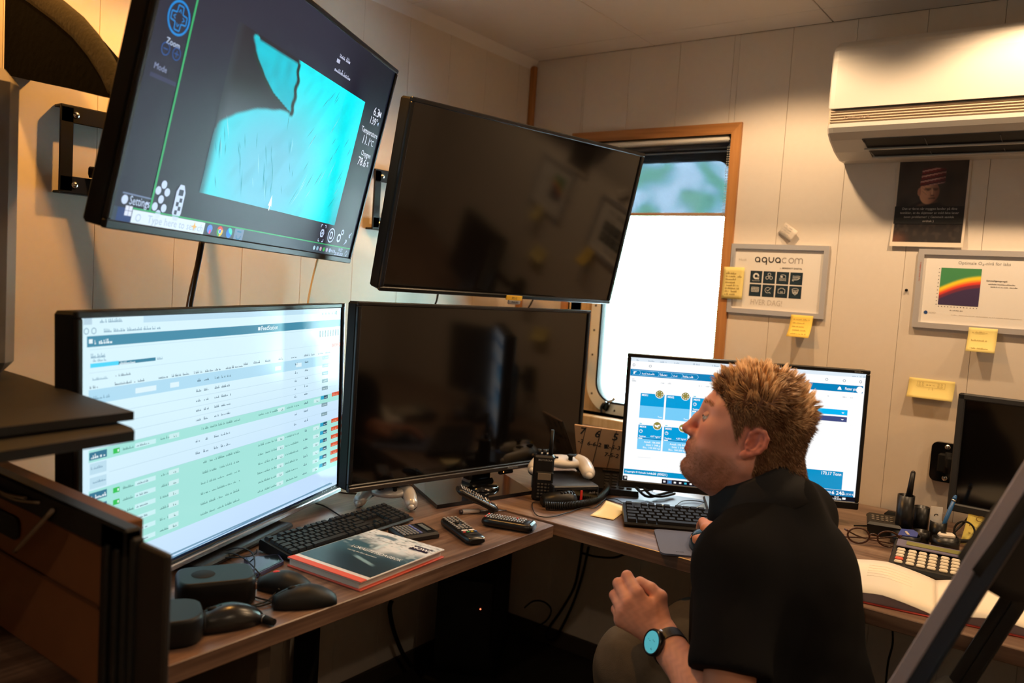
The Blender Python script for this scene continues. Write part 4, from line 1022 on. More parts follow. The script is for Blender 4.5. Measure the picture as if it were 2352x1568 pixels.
def cover(U, V):
    d = lerp3(np.stack([np.full_like(U, a) for a in S(222, 226, 232)], -1), S(52, 92, 112), sstep(.16, .44, V+.09*np.sin(U*7+.5)-.12*U+.16*(vnoise(U*1.2, V*2.4, 6, 4)-.5)))
    d = lerp3(d, S(24, 50, 66), sstep(.45, .85, V+.12*vnoise(U, V, 5, 9)))
    f = vnoise(U*1.5, V*4, 11, 12); d = lerp3(d, S(196, 212, 220), sstep(.60, .85, f)*sstep(.6, .3, V)*.75)
    d = lerp3(d, S(38, 74, 96), sstep(.64, .9, vnoise(U*2, V*6, 12, 22))*sstep(.45, .2, V)*.7)
    # flukes and body of the whale
    w1 = sstep(.05, .02, np.abs(V-.10-.9*(U-.30)**2*(U > .30)-1.6*(U-.30)**2*(U <= .30)))*sstep(.16, .12, np.abs(U-.30)); d = lerp3(d, S(70, 104, 128), w1*.9)
    w2 = sstep(.035, .015, np.abs(U-.45-.05*(V-.3)))*sstep(.12, .08, np.abs(V-.34)); d = lerp3(d, S(196, 216, 224), w2*.8)
    w3 = sstep(.03, .012, np.abs(V-.70-.25*(U-.5)))*sstep(.22, .10, np.abs(U-.62)); d = lerp3(d, S(150, 190, 206), w3*.8)
    d = lerp3(d, S(232, 232, 236), sstep(.895, .90, U)*sstep(.42, .40, V)*0)
    return d*(1-.25*sstep(.5, 1, V))[..., None]
PRT = attr_mat('printed_image', 'tint', .35)
paint('cover_picture', PRT, bk, T(bw_/2, bd_/2+.012, .0182), bw_-.004, bd_-.030, 90, 90, cover)
MB().box((bw_/2, .0085, .0172), (bw_+.0004, .017, .0024), r=.0006).build('cloth_strip', COV, bk)
pn = Panel(T(0, 0, 0), bk); PW = mat('print_white', (.8, .82, .85), .5)
pn.text('lettering', PW, bw_*.22, bd_*.535, .0155, 'LOKALITETSDAGBOK', .0188, bold=.008, wide=.86); pn.text('lettering', PW, bw_*.26, bd_*.455, .0075, 'Leading the Blue Revolution', .0188, wide=.9)
pn.rect('logo_block', mat('logo_navy', S(34, 30, 62), .4), bw_*.70, bd_-.048, bw_*.95, bd_-.024, .0186); pn.text('lettering', PW, bw_*.825, bd_-.036, .0150, 'MOWI', .0190, 'CENTER', .03, wide=1.1); pn.line('cover_line', INK, [(bw_*.5, bd_-.013), (bw_-.004, bd_-.013)], .0006, .0186)
pn.done()

# pocket calculator
cc = [Vector((*on(u, v, 2, .757)[:2], 0)) for u, v in ((893, 1206), (980, 1198), (1009, 1219), (938, 1232))]
o_ = (cc[0]+cc[2])/2; ex = ((cc[3]-cc[0])+(cc[2]-cc[1]))/2; ey = ((cc[1]-cc[0])+(cc[2]-cc[3]))/2
def calculator(label, M, wx, wy, H, cols, rows, keycol, red, tilt, lcdcol, keyc2):
    t = thing('calculator', label, 'calculator', M, None)
    mb = MB(); mb.loft([[(-wx/2, -wy/2, .002), (wx/2, -wy/2, .002), (wx/2, wy/2, .002), (-wx/2, wy/2, .002)], [(-wx/2, -wy/2, H*.6), (wx/2, -wy/2, H*.6), (wx/2, wy/2, H*.6+tilt), (-wx/2, wy/2, H*.6+tilt)], [(-wx/2+.003, -wy/2+.003, H), (wx/2-.003, -wy/2+.003, H), (wx/2-.003, wy/2-.003, H+tilt), (-wx/2+.003, wy/2-.003, H+tilt)]], smooth=False); mb.build('case', mat('calculator_black', (.009, .009, .011), .4), t)
    return t
wx_, wy_ = ex.length, ey.length
t = calculator('small pocket calculator between the keyboard and the remote controls', T(o_.x, o_.y, DZ) @ RZ(math.atan2(ey.y, ex.y*0+ey.x)-PI/2), wx_*.98, wy_*1.02, .013, 5, 5, None, None, .002, None, None)
pw, pd = wx_*.98, wy_*1.02
MB().box((0, pd*.30, .0152), (pw*.82, pd*.20, .002), r=.0006).build('display_frame', BLKG, t); MB().box((0, pd*.30, .0165), (pw*.60, pd*.12, .0008)).build('display', mat('lcd_grey', S(96, 104, 104), .3), t)
kg = mat('key_grey', (.17, .17, .18), .5); kc = MB().box((0, 0, 0), (pw*.125, pd*.062, .0032), r=.0008).mesh('key', kg); kc2 = MB().box((0, 0, 0), (pw*.125, pd*.062, .0032), r=.0008).mesh('key', mat('key_blue', S(90, 100, 160), .5))
for i in range(5):
    for j in range(6): o = link('key', kc2 if j == 5 else kc, t); o.location = ((i-2)*pw*.165, -pd*.42+j*pd*.092, .0148)

# three remotes
def remote(label, M, L, Wd, H, style):
    """local: x along, head end towards +x"""
    t = thing('remote_control', label, 'remote control', M, 'television remote controls')
    mb = MB(); rings = []
    for x in np.linspace(-L/2, L/2, 13):
        e = max(0, 1-abs(x)/(L/2)); k = min(1, (e*9)**.5) if e > 0 else 0; ww = Wd/2*(.72+.28*k); hh = H*(.55+.45*k)
        rings.append([(x, ww*math.cos(a)*1.0, max(0, H*.5+hh*.5*(abs(math.sin(a))**.55)*(1 if math.sin(a) >= 0 else -1))) for a in np.linspace(0, 2*PI, 16, endpoint=False)])
    mb.loft(rings); mb.build('case', mat('remote_black', (.007, .007, .008), .3), t)
    bm = mat('button_grey', (.26, .25, .25), .5); b0 = MB().box((0, 0, 0), (L*.030, Wd*.14, .0024), r=.0007).mesh('button', bm)
    wm = MB().box((0, 0, 0), (L*.034, Wd*.30, .0024), r=.0007).mesh('button', mat('button_white', (.75, .70, .70), .5))
    rm = MB().box((0, 0, 0), (L*.030, Wd*.15, .0026), r=.0007).mesh('button', mat('button_red', S(200, 50, 40), .4))
    def cm(n, c): return MB().box((0, 0, 0), (L*.020, Wd*.13, .0024), r=.0006).mesh('button', mat(n, c, .4))
    top = H+.0002
    def put(me, x, y): o = link('button', me, t); o.location = (x, y, top)
    if style == 'smart':
        for i in range(9):
            for j in range(4):
                if i in (4, 5) and j in (1, 2): continue
                put(b0, -L*.42+i*L*.062, (j-1.5)*Wd*.205)
        o = MB().lathe([(0, .001), (Wd*.10, .001), (Wd*.11, 0)], 16).build('ring_pad', BLKG, t); o.location = (-L*.42+4.5*L*.062, 0, top)
        for j in (-1, 1): put(wm, L*.185, j*Wd*.18)
        for j, (n, c) in enumerate((('button_red', S(200, 50, 40)), ('button_green', S(50, 150, 70)), ('button_yellow', S(225, 190, 40)), ('button_blue', S(50, 110, 190)))): put(cm(n, c), L*.25, (j-1.5)*Wd*.2)
        pn = Panel(T(0, 0, 0), t); pn.scrawl('lettering', mat('print_grey', (.3, .3, .3), .5), L*.34, 0, .001, .001, top) if False else None
        pn.text('lettering', mat('print_grey', (.3, .3, .3), .5), L*.345, 0, L*.030, 'Panasonic', top+.0004, 'CENTER', rot=-PI/2); pn.done()
        MB().box((L/2-.004, Wd*.32, H*.75), (.006, .006, .004), r=.001).build('sender', CHROME, t)
    else:
        for i in range(15):
            for j in range(3): put(rm if (i == 0 and j != 1) or (i == 11 and j == 2) else (wm if False else b0), -L*.44+i*L*.052, (j-1)*Wd*.25)
        MB().box((L*.43, 0, H*.55), (L*.10, Wd*.86, H*.9), r=.004).build('end_cap', mat('remote_gloss', (.03, .035, .045), .15), t)
    return t
def place_remote(label, a, b, za, zb, Wd, H, style, off=0):
    p, q2 = Vector(a), Vector(b); p.z, q2.z = za, zb; d = q2-p; L = d.length; mid = (p+q2)/2
    M = T(*mid) @ RZ(math.atan2(d.y, d.x)) @ RY(-math.asin(d.z/L))
    return remote(label, M, L, Wd, H, style)
r1a = on(1047, 1106, 2, .815); r1b = on(1138, 1166, 2, .752)
place_remote('smart remote control leaning on the foot of the television', r1a, r1b, .790, .7405, .046, .018, 'smart')
r2a = on(1028, 1190, 2, .752); r2b = on(1098, 1240, 2, .752)
place_remote('smart remote control lying between the calculator and the screwdriver', r2a, r2b, DZ, DZ, .046, .018, 'smart')
r3a = on(1112, 1188, 2, .755); r3b = on(1228, 1207, 2, .755)
place_remote('long remote control with red buttons by the corner of the desk edge', r3a, r3b, DZ, DZ, .047, .022, 'old')
# screwdriver
p0 = Vector((*xy(1055, 1181), 0)); p1 = Vector((*xy(1166, 1174), 0)); d = p1-p0
t = thing('screwdriver', 'thin screwdriver with a clear handle behind the remote controls', 'screwdriver', T(p0.x, p0.y, DZ))
q = lambda s, z=.006: (d.x*s, d.y*s, z)
MB().cyl(q(0), q(.06), .0045, n=10).build('end_cap', mat('purple_black', (.03, .02, .03), .4), t); MB().cyl(q(.06), q(.40), .0058, .005, n=10).build('handle', mat('clear_handle', (.62, .52, .46), .1), t); MB().cyl(q(.40), q(.97, .003), .0016, n=8).build('shaft', CHROME, t)

# game pads
def gamepad(label, M, m, s=1.0):
    """local: x right, y away (triggers), z up; 0.16 wide"""
    t = thing('game_controller', label, 'game controller', M, 'game controllers')
    def skin(pts, rad, name, mm, sub=2):
        me = None
        mb = MB(); mb.tube(pts, rad, 14, fine=4); mb.build(name, mm, t)
    top = MB(); top.ball((0, 0, .026), (.062, .036, .017), nu=24, nv=12); top.build('body', m, t)
    for sx in (-1, 1):
        g = MB(); P = [(sx*.040, .010, .027), (sx*.058, -.004, .025), (sx*.070, -.035, .018), (sx*.076, -.064, .012)]
        g.tube(P, lambda u: .021-.003*u-.008*max(0, u-.85)/.15, 16, fine=5); g.ball((sx*.076, -.0645, .012), (.0098, .010, .0095), nu=14, nv=8)
        g.build('grip', m, t)
        g2 = MB(); P = [(sx*.046, .004, .018), (sx*.064, -.018, .014), (sx*.077, -.055, .009)]; g2.tube(P, .0145, 12, fine=4); g2.build('grip_back', BLK, t)
        b = MB(); b.box((sx*.046, .034, .026), (.034, .014, .012), RZ(-sx*.25), r=.004); b.build('trigger', mat('pad_silver', (.42, .42, .44), .35, .4), t)
    for x, y in ((-.045, .010), (.022, -.020)):
        b = MB(); b.cyl((x, y, .038), (x, y, .048), .006, n=12); b.lathe([(0, .053), (.006, .0535), (.0095, .052), (.0095, .049), (.006, .047)], 16, T(x, y, 0)); b.build('thumbstick', BLKM, t)
    b = MB(); b.box((-.022, -.018, .041), (.022, .007, .005), r=.001); b.box((-.022, -.018, .041), (.007, .022, .005), r=.001); b.build('direction_pad', BLK, t)
    for (x, y, n, c_) in ((.046, 0, 'button_green', S(50, 150, 70)), (.056, .010, 'button_red', S(200, 50, 40)), (.036, .010, 'button_blue', S(50, 110, 190)), (.046, .020, 'button_yellow', S(225, 190, 40))):
        o = MB().lathe([(0, .004), (.004, .003), (.005, 0)], 12).build('button', mat(n, c_, .4), t); o.location = (x, y, .039)
    return t
PADS = mat('pad_pearl', (.50, .48, .46), .28, .25); PADW = mat('pad_white', (.74, .72, .70), .35)
g1 = on(893, 1128, 2, .772); gamepad('silver game controller under the left corner of the television', T(g1[0], g1[1], .754) @ RZ(math.radians(36)) @ RX(.22) @ Matrix.Scale(.84, 4), PADS)
g2 = on(1292, 1060, 2, .818); gamepad('white game controller lying on the black network box', T(g2[0], g2[1], .793) @ RZ(math.radians(30)) @ RX(.06), PADW)

# black network box with red mark
bx = [Vector((*on(u, v, 2, .79)[:2], 0)) for u, v in ((1272, 1117), (1377, 1115))]; ex = bx[1]-bx[0]; an = math.atan2(ex.y, ex.x)
L_, D_ = ex.length, .17
nb_ = thing('network_box', 'flat black box with a red stripe under the white game controller', 'box', T(bx[0].x, bx[0].y, DZ) @ RZ(an))
MB().box((L_/2, D_/2, .026), (L_, D_, .048), r=.003).build('case', mat('box_blueblack', (.010, .012, .017), .28), nb_)
MB().box((L_/2, -.0005, .024), (L_-.012, .004, .038), r=.001).build('front_panel', BLKG, nb_)
MB().box((L_*.60, -.003, .024), (.006, .003, .030), r=.0005).build('red_stripe_glow', mat('red_stripe_glow', S(196, 40, 30), .4, emit=S(120, 20, 15), es=.5), nb_)  # glow added to the stripe colour, it is not a light
pn = Panel(RX(PI/2), nb_); pn.scrawl('lettering', mat('print_dim', (.2, .2, .22), .5), L_*.76, .034, .026, .006, .0032, 6); pn.done()

# handheld radio in its charger
rp = on(1243, 1150, 2, DZ); an = math.radians(33)
rd = thing('handheld_radio', 'black walkie-talkie with an antenna standing on the desk', 'radio', T(rp[0], rp[1], DZ) @ RZ(an))
MB().box((0, .018, .060), (.054, .034, .118), r=.005).build('body', BLK, rd)
MB().box((.004, -.001, .040), (.046, .010, .076), r=.003).build('front_plate', BLKM, rd)
MB().box((.004, -.0065, .066), (.034, .002, .018), r=.0006).build('display', mat('radio_lcd', S(120, 110, 96), .15), rd)
kb_ = MB().box((0, 0, 0), (.0062, .002, .0042), r=.0006).mesh('key', mat('radio_key', (.05, .05, .05), .5))
for i in range(4):
    for j in range(5): o = link('key', kb_, rd); o.location = (.004+(i-1.5)*.0092, -.0066, .012+j*.0085)
MB().cyl((.016, .020, .118), (.017, .021, .185), .0062, .0045, n=12).build('antenna', RUB, rd)
for x in (-.014, .001): MB().cyl((x, .020, .118), (x, .020, .132), .0055, .005, n=10).build('knob', BLK, rd)
pn = Panel(RX(PI/2), rd); pn.text('lettering', mat('print_grey', (.3, .3, .3), .5), .004, .108, .0065, 'MOTOROLA', .0004, 'CENTER', .01); pn.done()

# fist microphone and its coiled lead
mp_ = on(1283, 1148, 2, .755); t = thing('microphone', 'black ribbed fist microphone on a coiled cord', 'microphone', T(mp_[0], mp_[1], DZ) @ RZ(math.radians(48)))
mb = MB(); mb.loft([[(x, yy*w_, .003+hh*(zz)) for yy, zz in ((-.026, 0), (-.030, .35), (-.024, .85), (0, 1), (.024, .85), (.030, .35), (.026, 0))] for x, w_, hh in ((-.045, .55, .018), (-.040, .72, .026), (-.01, .92, .034), (.025, 1, .038), (.040, .92, .034), (.045, .75, .026))]); mb.build('case', BLK, t)
for k in range(5): MB().box((.004+.008*k, 0, .0385-abs(k-2.5)*.0006), (.004, .034, .004), r=.001).build('rib', BLKM, t)
pts = [Vector((*on(u, v, 2, z)[:2], z)) for u, v, z in ((1252, 1160, .752), (1290, 1161, .752), (1335, 1156, .752), (1368, 1147, .752), (1388, 1132, .754), (1394, 1118, .757), (1388, 1105, .760), (1376, 1092, .762))]
sp = spline(pts, 16); mb = MB(); hel = []; N = len(sp); acc = 0.0; prev = sp[0]
for i, p in enumerate(sp):
    tt = (sp[min(i+1, N-1)]-sp[max(i-1, 0)]).normalized(); side = tt.cross(Vector((0, 0, 1))).normalized(); up = side.cross(tt)
    nxt = sp[min(i+1, N-1)]
    for k in range(10):
        f = k/10; c_ = p.lerp(nxt, f); acc += (nxt-p).length/10; a = acc/.0046*2*PI; hel.append(c_+side*(.0078*math.cos(a))+up*(.0078*math.sin(a)))
mb.tube(hel, .0019, 5, fine=1)
solo(mb, 'coiled_cord', RUB, 'black coiled cord looping from the microphone to the phone', 'cord', base=tuple(sp[0]))

# desk telephone
ph = on(1396, 1100, 2, .765); t = thing('telephone', 'dark desk telephone half hidden behind the lit monitor', 'telephone', T(ph[0]+.004, ph[1]-.012, DZ) @ RZ(math.radians(28)))
mb = MB(); mb.loft([[(-.09, -.072, .003), (.09, -.072, .003), (.09, .066, .003), (-.09, .066, .003)], [(-.088, -.07, .018), (.088, -.07, .018), (.088, .062, .046), (-.088, .062, .046)]], smooth=False); mb.build('base', BLK, t)
kk = MB().box((0, 0, 0), (.014, .009, .004), r=.001).mesh('key', KEYM)
for i in range(4):
    for j in range(5): o = link('key', kk, t); o.location = (-.0+i*.021, -.056+j*.018, .0222+.0038*j); o.rotation_euler = (.208, 0, 0)
mb = MB(); mb.tube([(-.065, -.066, .034), (-.065, -.04, .041), (-.065, .01, .052), (-.065, .046, .054)], .012, 12); mb.build('handset', BLK, t)
MB().box((.03, .046, .0432), (.09, .022, .004), r=.001).build('display', BLKG, t)

# cardboard sheet with handwritten numbers
ca = on(1322, 1066, 2, .745); cb_ = on(1432, 1078, 2, .745)
a0 = Vector((*on(1325, 1066, 2, .78)[:2], .78)); dirx = Vector((math.cos(.28), math.sin(.28), 0)); 
crd = thing('cardboard_sheet', 'piece of brown cardboard with handwritten numbers under the window sill', 'cardboard', T(a0.x, a0.y, a0.z) @ RZ(.24) @ RX(.42))
CB = mat('cardboard', S(206, 168, 128), .8, noise=.06, nscale=40)
MB().box((.085, 0, .065), (.165, .005, .15), r=.001).build('sheet', CB, crd); MB().box((.085, -.004, -.008), (.165, .012, .016), r=.001).build('folded_edge', mat('cardboard_edge', S(196, 146, 92), .8), crd)
pn = Panel(T(0, -.0028, 0) @ RX(PI/2), crd)
for k in range(4): pn.line('marker_line', INK, [(.012+.045*k-.01, .002), (.048+.045*k-.01, .138)], .0018, .0003)
for st, x, y, s_ in (('7', .016, .122, .032), ('6', .060, .118, .034), ('5', .112, .116, .034), ('-3', .008, .086, .021), ('6-6-2', .036, .082, .020), ('2-5-3', .092, .080, .020), ('7-5-2', .086, .052, .020)): pn.text('lettering', INK, x, y, s_, st, .0003, shear=.3, bold=.022)
pn.poly('lettering', INK, [(.088, .072), (.098, .074), (.099, .088), (.089, .087)], .0004)
pn.done()

# things on the right desk
def flat(name, label, cat, pts, z, th, m):
    P = [np.array(on(u, v, 2, z)[:2]) for u, v in pts]; c_ = sum(P)/len(P)
    mb = MB().prism([tuple(p-c_) for p in P], 0, th); o = mb.build(name, m); o.location = (c_[0], c_[1], DZ+.0003); return tag(o, label, cat)
flat('writing_mat', 'flat grey-blue mat lying under the lit desk monitor', 'mat', ((1392, 1146), (1455, 1166), (1575, 1180), (1625, 1150), (1490, 1128)), .741, .0015, mat('mat_blue', S(86, 92, 116), .6))
flat('paper_sheet', 'white paper behind the keyboard, half hidden by the man', 'paper', ((1564, 1146), (1566, 1176), (1700, 1190), (1690, 1150)), .742, .001, PAPER)
st1 = [np.array(on(u, v, 2, .742)[:2]) for u, v in ((1355, 1183), (1392, 1158), (1425, 1178), (1409, 1193))]
c_ = sum(st1)/4; ex_ = st1[3]-st1[0]; ey_ = st1[1]-st1[0]
mb = MB(); mb.sheet(lambda u, v: (*(st1[0]-c_+ex_*u+ey_*v), .001+.016*max(0, v-.55)**1.5*2.2*(1-u)), 8, 8, .0006); o = mb.build('sticky_note', mat('note_pale', S(246, 226, 170), .8)); o.location = (c_[0], c_[1], DZ+.0004); tag(o, 'pale yellow curled note lying on the desk beside the keyboard', 'sticky note')
pc = on(1464, 1166, 2, .75); t = thing('puck_speaker', 'small round black puck behind the right keyboard', 'puck', T(pc[0], pc[1], DZ+.002))
MB().lathe([(0, .0), (.021, .0), (.022, .003), (.022, .016), (.020, .018), (0, .018)], 28).build('body', BLKM, t); MB().lathe([(0, .0185), (.016, .0187), (.017, .018)], 24).build('grille', mat('puck_grille', (.05, .045, .042), .6, bump=.5, bscale=900), t)
nt_ = on(1515, 1172, 2, .745); mb = MB(); mb.sheet(lambda u, v: ((u-.5)*.026, (v-.5)*.026, .001+.014*v*v), 5, 5, .0006); o = mb.build('sticky_note', YEL); o.location = (nt_[0], nt_[1], DZ+.0018); tag(o, 'small yellow note corner sticking up behind the keyboard', 'sticky note')
pm = [np.array(on(u, v, 2, .742)[:2]) for u, v in ((1527, 1218), (1517, 1272), (1600, 1224))]
o0 = pm[1]; ex = np.array((math.cos(ka), math.sin(ka))); ey = np.array((-ex[1], ex[0])); hgt = np.dot(pm[0]-o0, ey)
t = thing('mouse_pad', 'grey-blue mouse pad at the edge of the right desk', 'mouse pad', T(o0[0], o0[1], DZ+.0004) @ RZ(ka))
MB().prism(rr(0, 0, .22, hgt, .014), 0, .004).build('mat', mat('pad_blue', S(92, 98, 122), .65), t); pn = Panel(I4, t); pn.scrawl('lettering', mat('print_dark', (.04, .04, .06), .6), .035, .022, .022, .009, .0044, 5); pn.done()
mpos = on(1590, 1243, 2, .755); mouse('black and blue mouse under the hand of the man', mpos[0]+.018, mpos[1]+.012, math.radians(118), mat('mouse_blue', (.01, .035, .06), .2), L=.10, Wd=.06, z=DZ+.0046)

# post organiser with pens
og = on(2072, 1236, 2, DZ); t = thing('pen_organiser', 'black desk organiser of round tubes with a tray', 'organiser', T(og[0], og[1], DZ) @ RZ(math.radians(20)))
def cup(x, y, r, h, sl=0.0):
    mb = MB(); n = 24; rings = []
    for rr_, z in ((r, .002), (r, h), (r-.002, h), (r-.002, .004)): rings.append([(x+rr_*math.cos(2*PI*k/n), y+rr_*math.sin(2*PI*k/n), z) for k in range(n)])
    mb.loft(rings); mb.build('tube', mat('tube_black', (.006, .006, .0065), .35), t)
cup(0, 0, .0195, .108); cup(.042, .028, .0185, .078); cup(.078, .006, .0185, .052); cup(.038, -.018, .0185, .030)
mb = MB(); n = 28; rings = []
for s_, z in ((1, .002), (1, .024), (.94, .024), (.94, .004)): rings.append([(-.002+.033*s_*math.cos(2*PI*k/n), -.050+.030*s_*math.sin(2*PI*k/n), z) for k in range(n)])
mb.loft(rings); mb.build('tray', MATS['tube_black'], t); mb = MB(); rings = []
for s_, z in ((1, .002), (1, .026), (.93, .026), (.93, .004)): rings.append([(.086+.030*s_*math.cos(2*PI*k/n), -.042+.026*s_*math.sin(2*PI*k/n), z) for k in range(n)])
mb.loft(rings); mb.build('tray', MATS['tube_black'], t)
OM = T(og[0], og[1], DZ) @ RZ(math.radians(20))
def pen(label, x, y, h0, h1, dx, dy, r, m, capm=None, capL=.6):
    t = thing('pen', label, 'pen', OM @ T(x, y, h0), 'pens in the organiser'); d = Vector((dx, dy, h1-h0))
    MB().cyl((0, 0, 0), tuple(d*(1-capL)), r*.9, n=12).build('barrel', m, t); MB().cyl(tuple(d*(1-capL)), tuple(d*(1-capL+.03)), r*1.02, n=12).build('ring', CHROME, t)
    MB().cyl(tuple(d*(1-capL+.03)), tuple(d), r*1.02, r*.75, n=12).build('cap', capm or m, t); mb = MB(); mb.ball(tuple(d), r*.75, nu=10, nv=6); mb.build('tip', capm or m, t)
PB = mat('pen_bright_blue', S(40, 96, 158), .35)
pen('black capped marker standing in the tallest organiser tube', .000, .004, .006, .162, .012, .008, .0075, PB, BLK, .42)
pen('blue pen leaning out of the small organiser tube', .078, .002, .006, .118, .030, .004, .0052, PB, PB, .1)
cd = thing('white_card', 'white card standing in the small organiser tube', 'card', OM @ T(.072, .012, .006)); MB().box((0, 0, .040), (.026, .0012, .080)).build('card', PAPER, cd); pn = Panel(T(0, -.0008, 0) @ RX(PI/2), cd); pn.ring('mark', INK, .0, .058, .005, .002, .0002, 12, .4, 3.4); pn.done()
bc = thing('blue_card', 'blue plastic card lying in the organiser tray', 'card', OM @ T(-.002, -.052, .026) @ RZ(.3) @ RX(.25)); MB().prism([(-.026, -.012), (.018, -.016), (.030, .002), (.024, .016), (-.004, .018)], 0, .003).build('plate', mat('card_blue', S(70, 84, 160), .4), bc); MB().box((.0, -.004, .0042), (.006, .016, .003), r=.001).build('clip', mat('clip_pale', S(200, 190, 180), .4), bc)
wt = thing('white_socket', 'small white plug part lying on the organiser tray', 'plug', OM @ T(.086, -.044, .027) @ RZ(.2)); MB().box((0, 0, .006), (.036, .020, .012), r=.004).build('body', mat('socket_white', S(236, 228, 214), .4), wt); MB().lathe([(0, .0128), (.006, .0128), (.0065, .012)], 14, T(-.007, 0, 0)).build('hole', BLKM, wt)

# desk calculator
cc = [Vector((*on(u, v, 2, .765)[:2], 0)) for u, v in ((2072, 1243), (2210, 1270), (2196, 1330), (2030, 1302))]
o_ = (cc[0]+cc[1]+cc[2]+cc[3])/4; ex = cc[1]-cc[0]; an = math.atan2(ex.y, ex.x); CWX = .165; CWY = .145
t = calculator('large desk calculator with cream keys behind the open notebook', T(o_.x+.012, o_.y+.012, DZ) @ RZ(an), CWX, CWY, .016, 0, 0, 0, 0, .020, 0, 0)
zt = lambda y: .0165+.020*(y+CWY/2)/CWY
MB().box((0, .044, zt(.044)), (.150, .040, .003), RX(.108), r=.0008).build('display_frame', mat('frame_lilac', S(112, 108, 134), .4), t); MB().box((0, .045, zt(.045)+.0015), (.112, .021, .002), RX(.108)).build('display', mat('lcd_green', S(132, 132, 78), .3), t)
kc = MB().box((0, 0, 0), (.0165, .0105, .006), r=.0022).mesh('key', mat('key_cream', S(236, 226, 204), .5)); kr = MB().box((0, 0, 0), (.0165, .0105, .006), r=.0022).mesh('key', mat('key_red', S(226, 96, 74), .5))
for j in range(5):
    for i in range(7):
        xk = (i-3)*.0205+(.002 if i > 3 else -.002 if i < 1 else 0); yk = .013-j*.0165; o = link('key', kr if (i == 0 and j == 3) else kc, t); o.location = (xk, yk, zt(yk)+.001); o.rotation_euler = (.108, 0, 0)
pn = Panel(RX(.108), t); pn.text('lettering', PW, -.068, .0675, .0065, 'CASIO', .020, bold=.02); pn.scrawl('lettering', MATS['print_grey'], .02, .0675, .04, .004, .020, 2); pn.done()

# open notebook
nb = thing('notebook', 'open notebook with blank pages on the right desk', 'notebook', T(*on(2150, 1370, 2, .745)[:2], DZ) @ RZ(math.radians(9.0)))
NBW, NBD = .165, .225
for sx, lab in ((-1, 0), (1, 0)):
    mb = MB(); 
    prof = lambda u: .004+.020*(math.sin(min(1, u*1.25)*PI/2))*(1-.55*max(0, u-.55)/.45)-.0006*max(0, .12-u)/.12
    mb.sheet(lambda u, v: (sx*(.0002+u*NBW), (v-.5)*NBD+.010*math.sin(u*3)*0, prof(u) if True else 0), 18, 4, .0008) if sx > 0 else mb.sheet(lambda u, v: (sx*(.0002+(1-u)*NBW), (v-.5)*NBD, prof(1-u)), 18, 4, .0008)
    mb.build('page', mat('page_cream', S(250, 240, 222), .8), nb)
    mb = MB(); n = 14; A = [(sx*(.002+NBW*k/n*.985), prof(k/n)-.0006) for k in range(n+1)]; poly = [(sx*.0002, .003)]+A+[(sx*(.002+NBW*.985), .003)]
    mb.prism([(x, z) for x, z in poly], -NBD/2+.001, NBD/2-.001, Matrix(((1, 0, 0, 0), (0, 0, 1, 0), (0, 1, 0, 0), (0, 0, 0, 1)))); mb.build('page_block', mat('page_grey', S(150, 138, 146), .8), nb)
    pn = Panel(I4, nb)
MB().box((0, 0, .0015), (2*NBW+.014, NBD+.008, .003), r=.001).build('cover', mat('cover_red', S(196, 62, 46), .5), nb)
mb = MB(); GP = mat('pencil_grey', S(226, 214, 196), .8)
for k in range(5): 
    u0, u1 = .25, .75; zz = lambda u: .004+.020*(math.sin(min(1, u*1.25)*PI/2))*(1-.55*max(0, u-.55)/.45)+.0012
    mb.tube([(-(.002+u*NBW), .07-.018*k+.001*math.sin(u*60+k), zz(u)) for u in np.linspace(u0, u1, 9)], .00025, 3, fine=1)
mb.build('ruled_line', GP, nb)

# reading glasses
gl = on(2005, 1245, 2, .75); t = thing('reading_glasses', 'brown reading glasses folded in front of the organiser', 'glasses', T(gl[0], gl[1], DZ) @ RZ(math.radians(25)))
TORT = mat('tortoise', (.06, .022, .010), .2)
for sx in (-1, 1):
    mb = MB(); mb.tube([(sx*.033+.024*math.cos(a), .004*math.cos(a*2)*0, .022+.018*math.sin(a)) for a in np.linspace(0, 2*PI, 16, endpoint=False)], .0022, 6, closed=True, fine=2); mb.build('rim', TORT, t)
    MB().prism([(sx*.033+.022*math.cos(a), .022+.016*math.sin(a)) for a in np.linspace(0, 2*PI, 20, endpoint=False)], -.0006, .0006, RX(PI/2)).build('lens', GLASS, t)
    mb = MB(); mb.tube([(sx*.058, 0, .030), (sx*.060, .012, .030), (sx*.02, .030+.006*sx, .012), (-sx*.055, .034+.006*sx, .004)], .002, 6); mb.build('temple', TORT, t)
mb = MB(); mb.tube([(-.010, 0, .026), (0, 0, .030), (.010, 0, .026)], .002, 6); mb.build('bridge', TORT, t)
# phone charger with radio keypad behind
pr = on(2020, 1208, 2, .765); t = thing('radio_charger', 'black radio lying behind the reading glasses by the wall', 'radio', T(pr[0], pr[1]+.03, DZ) @ RZ(math.radians(14)))
mb = MB(); mb.loft([[(-.032, -.035, .002), (.040, -.035, .002), (.040, .035, .002), (-.032, .035, .002)], [(-.036, -.036, .028), (.042, -.036, .028), (.042, .036, .036), (-.036, .036, .036)], [(-.030, -.030, .034), (.038, -.030, .034), (.038, .030, .042), (-.030, .030, .042)]], smooth=False); mb.build('case', BLK, t)
kk = MB().box((0, 0, 0), (.007, .007, .003), r=.001).mesh('key', mat('key_tan', (.13, .10, .07), .5))
for i in range(5):
    for j in range(3): o = link('key', kk, t); o.location = (-.022+i*.0105, -.012+j*.012, .0365+.0016*j)

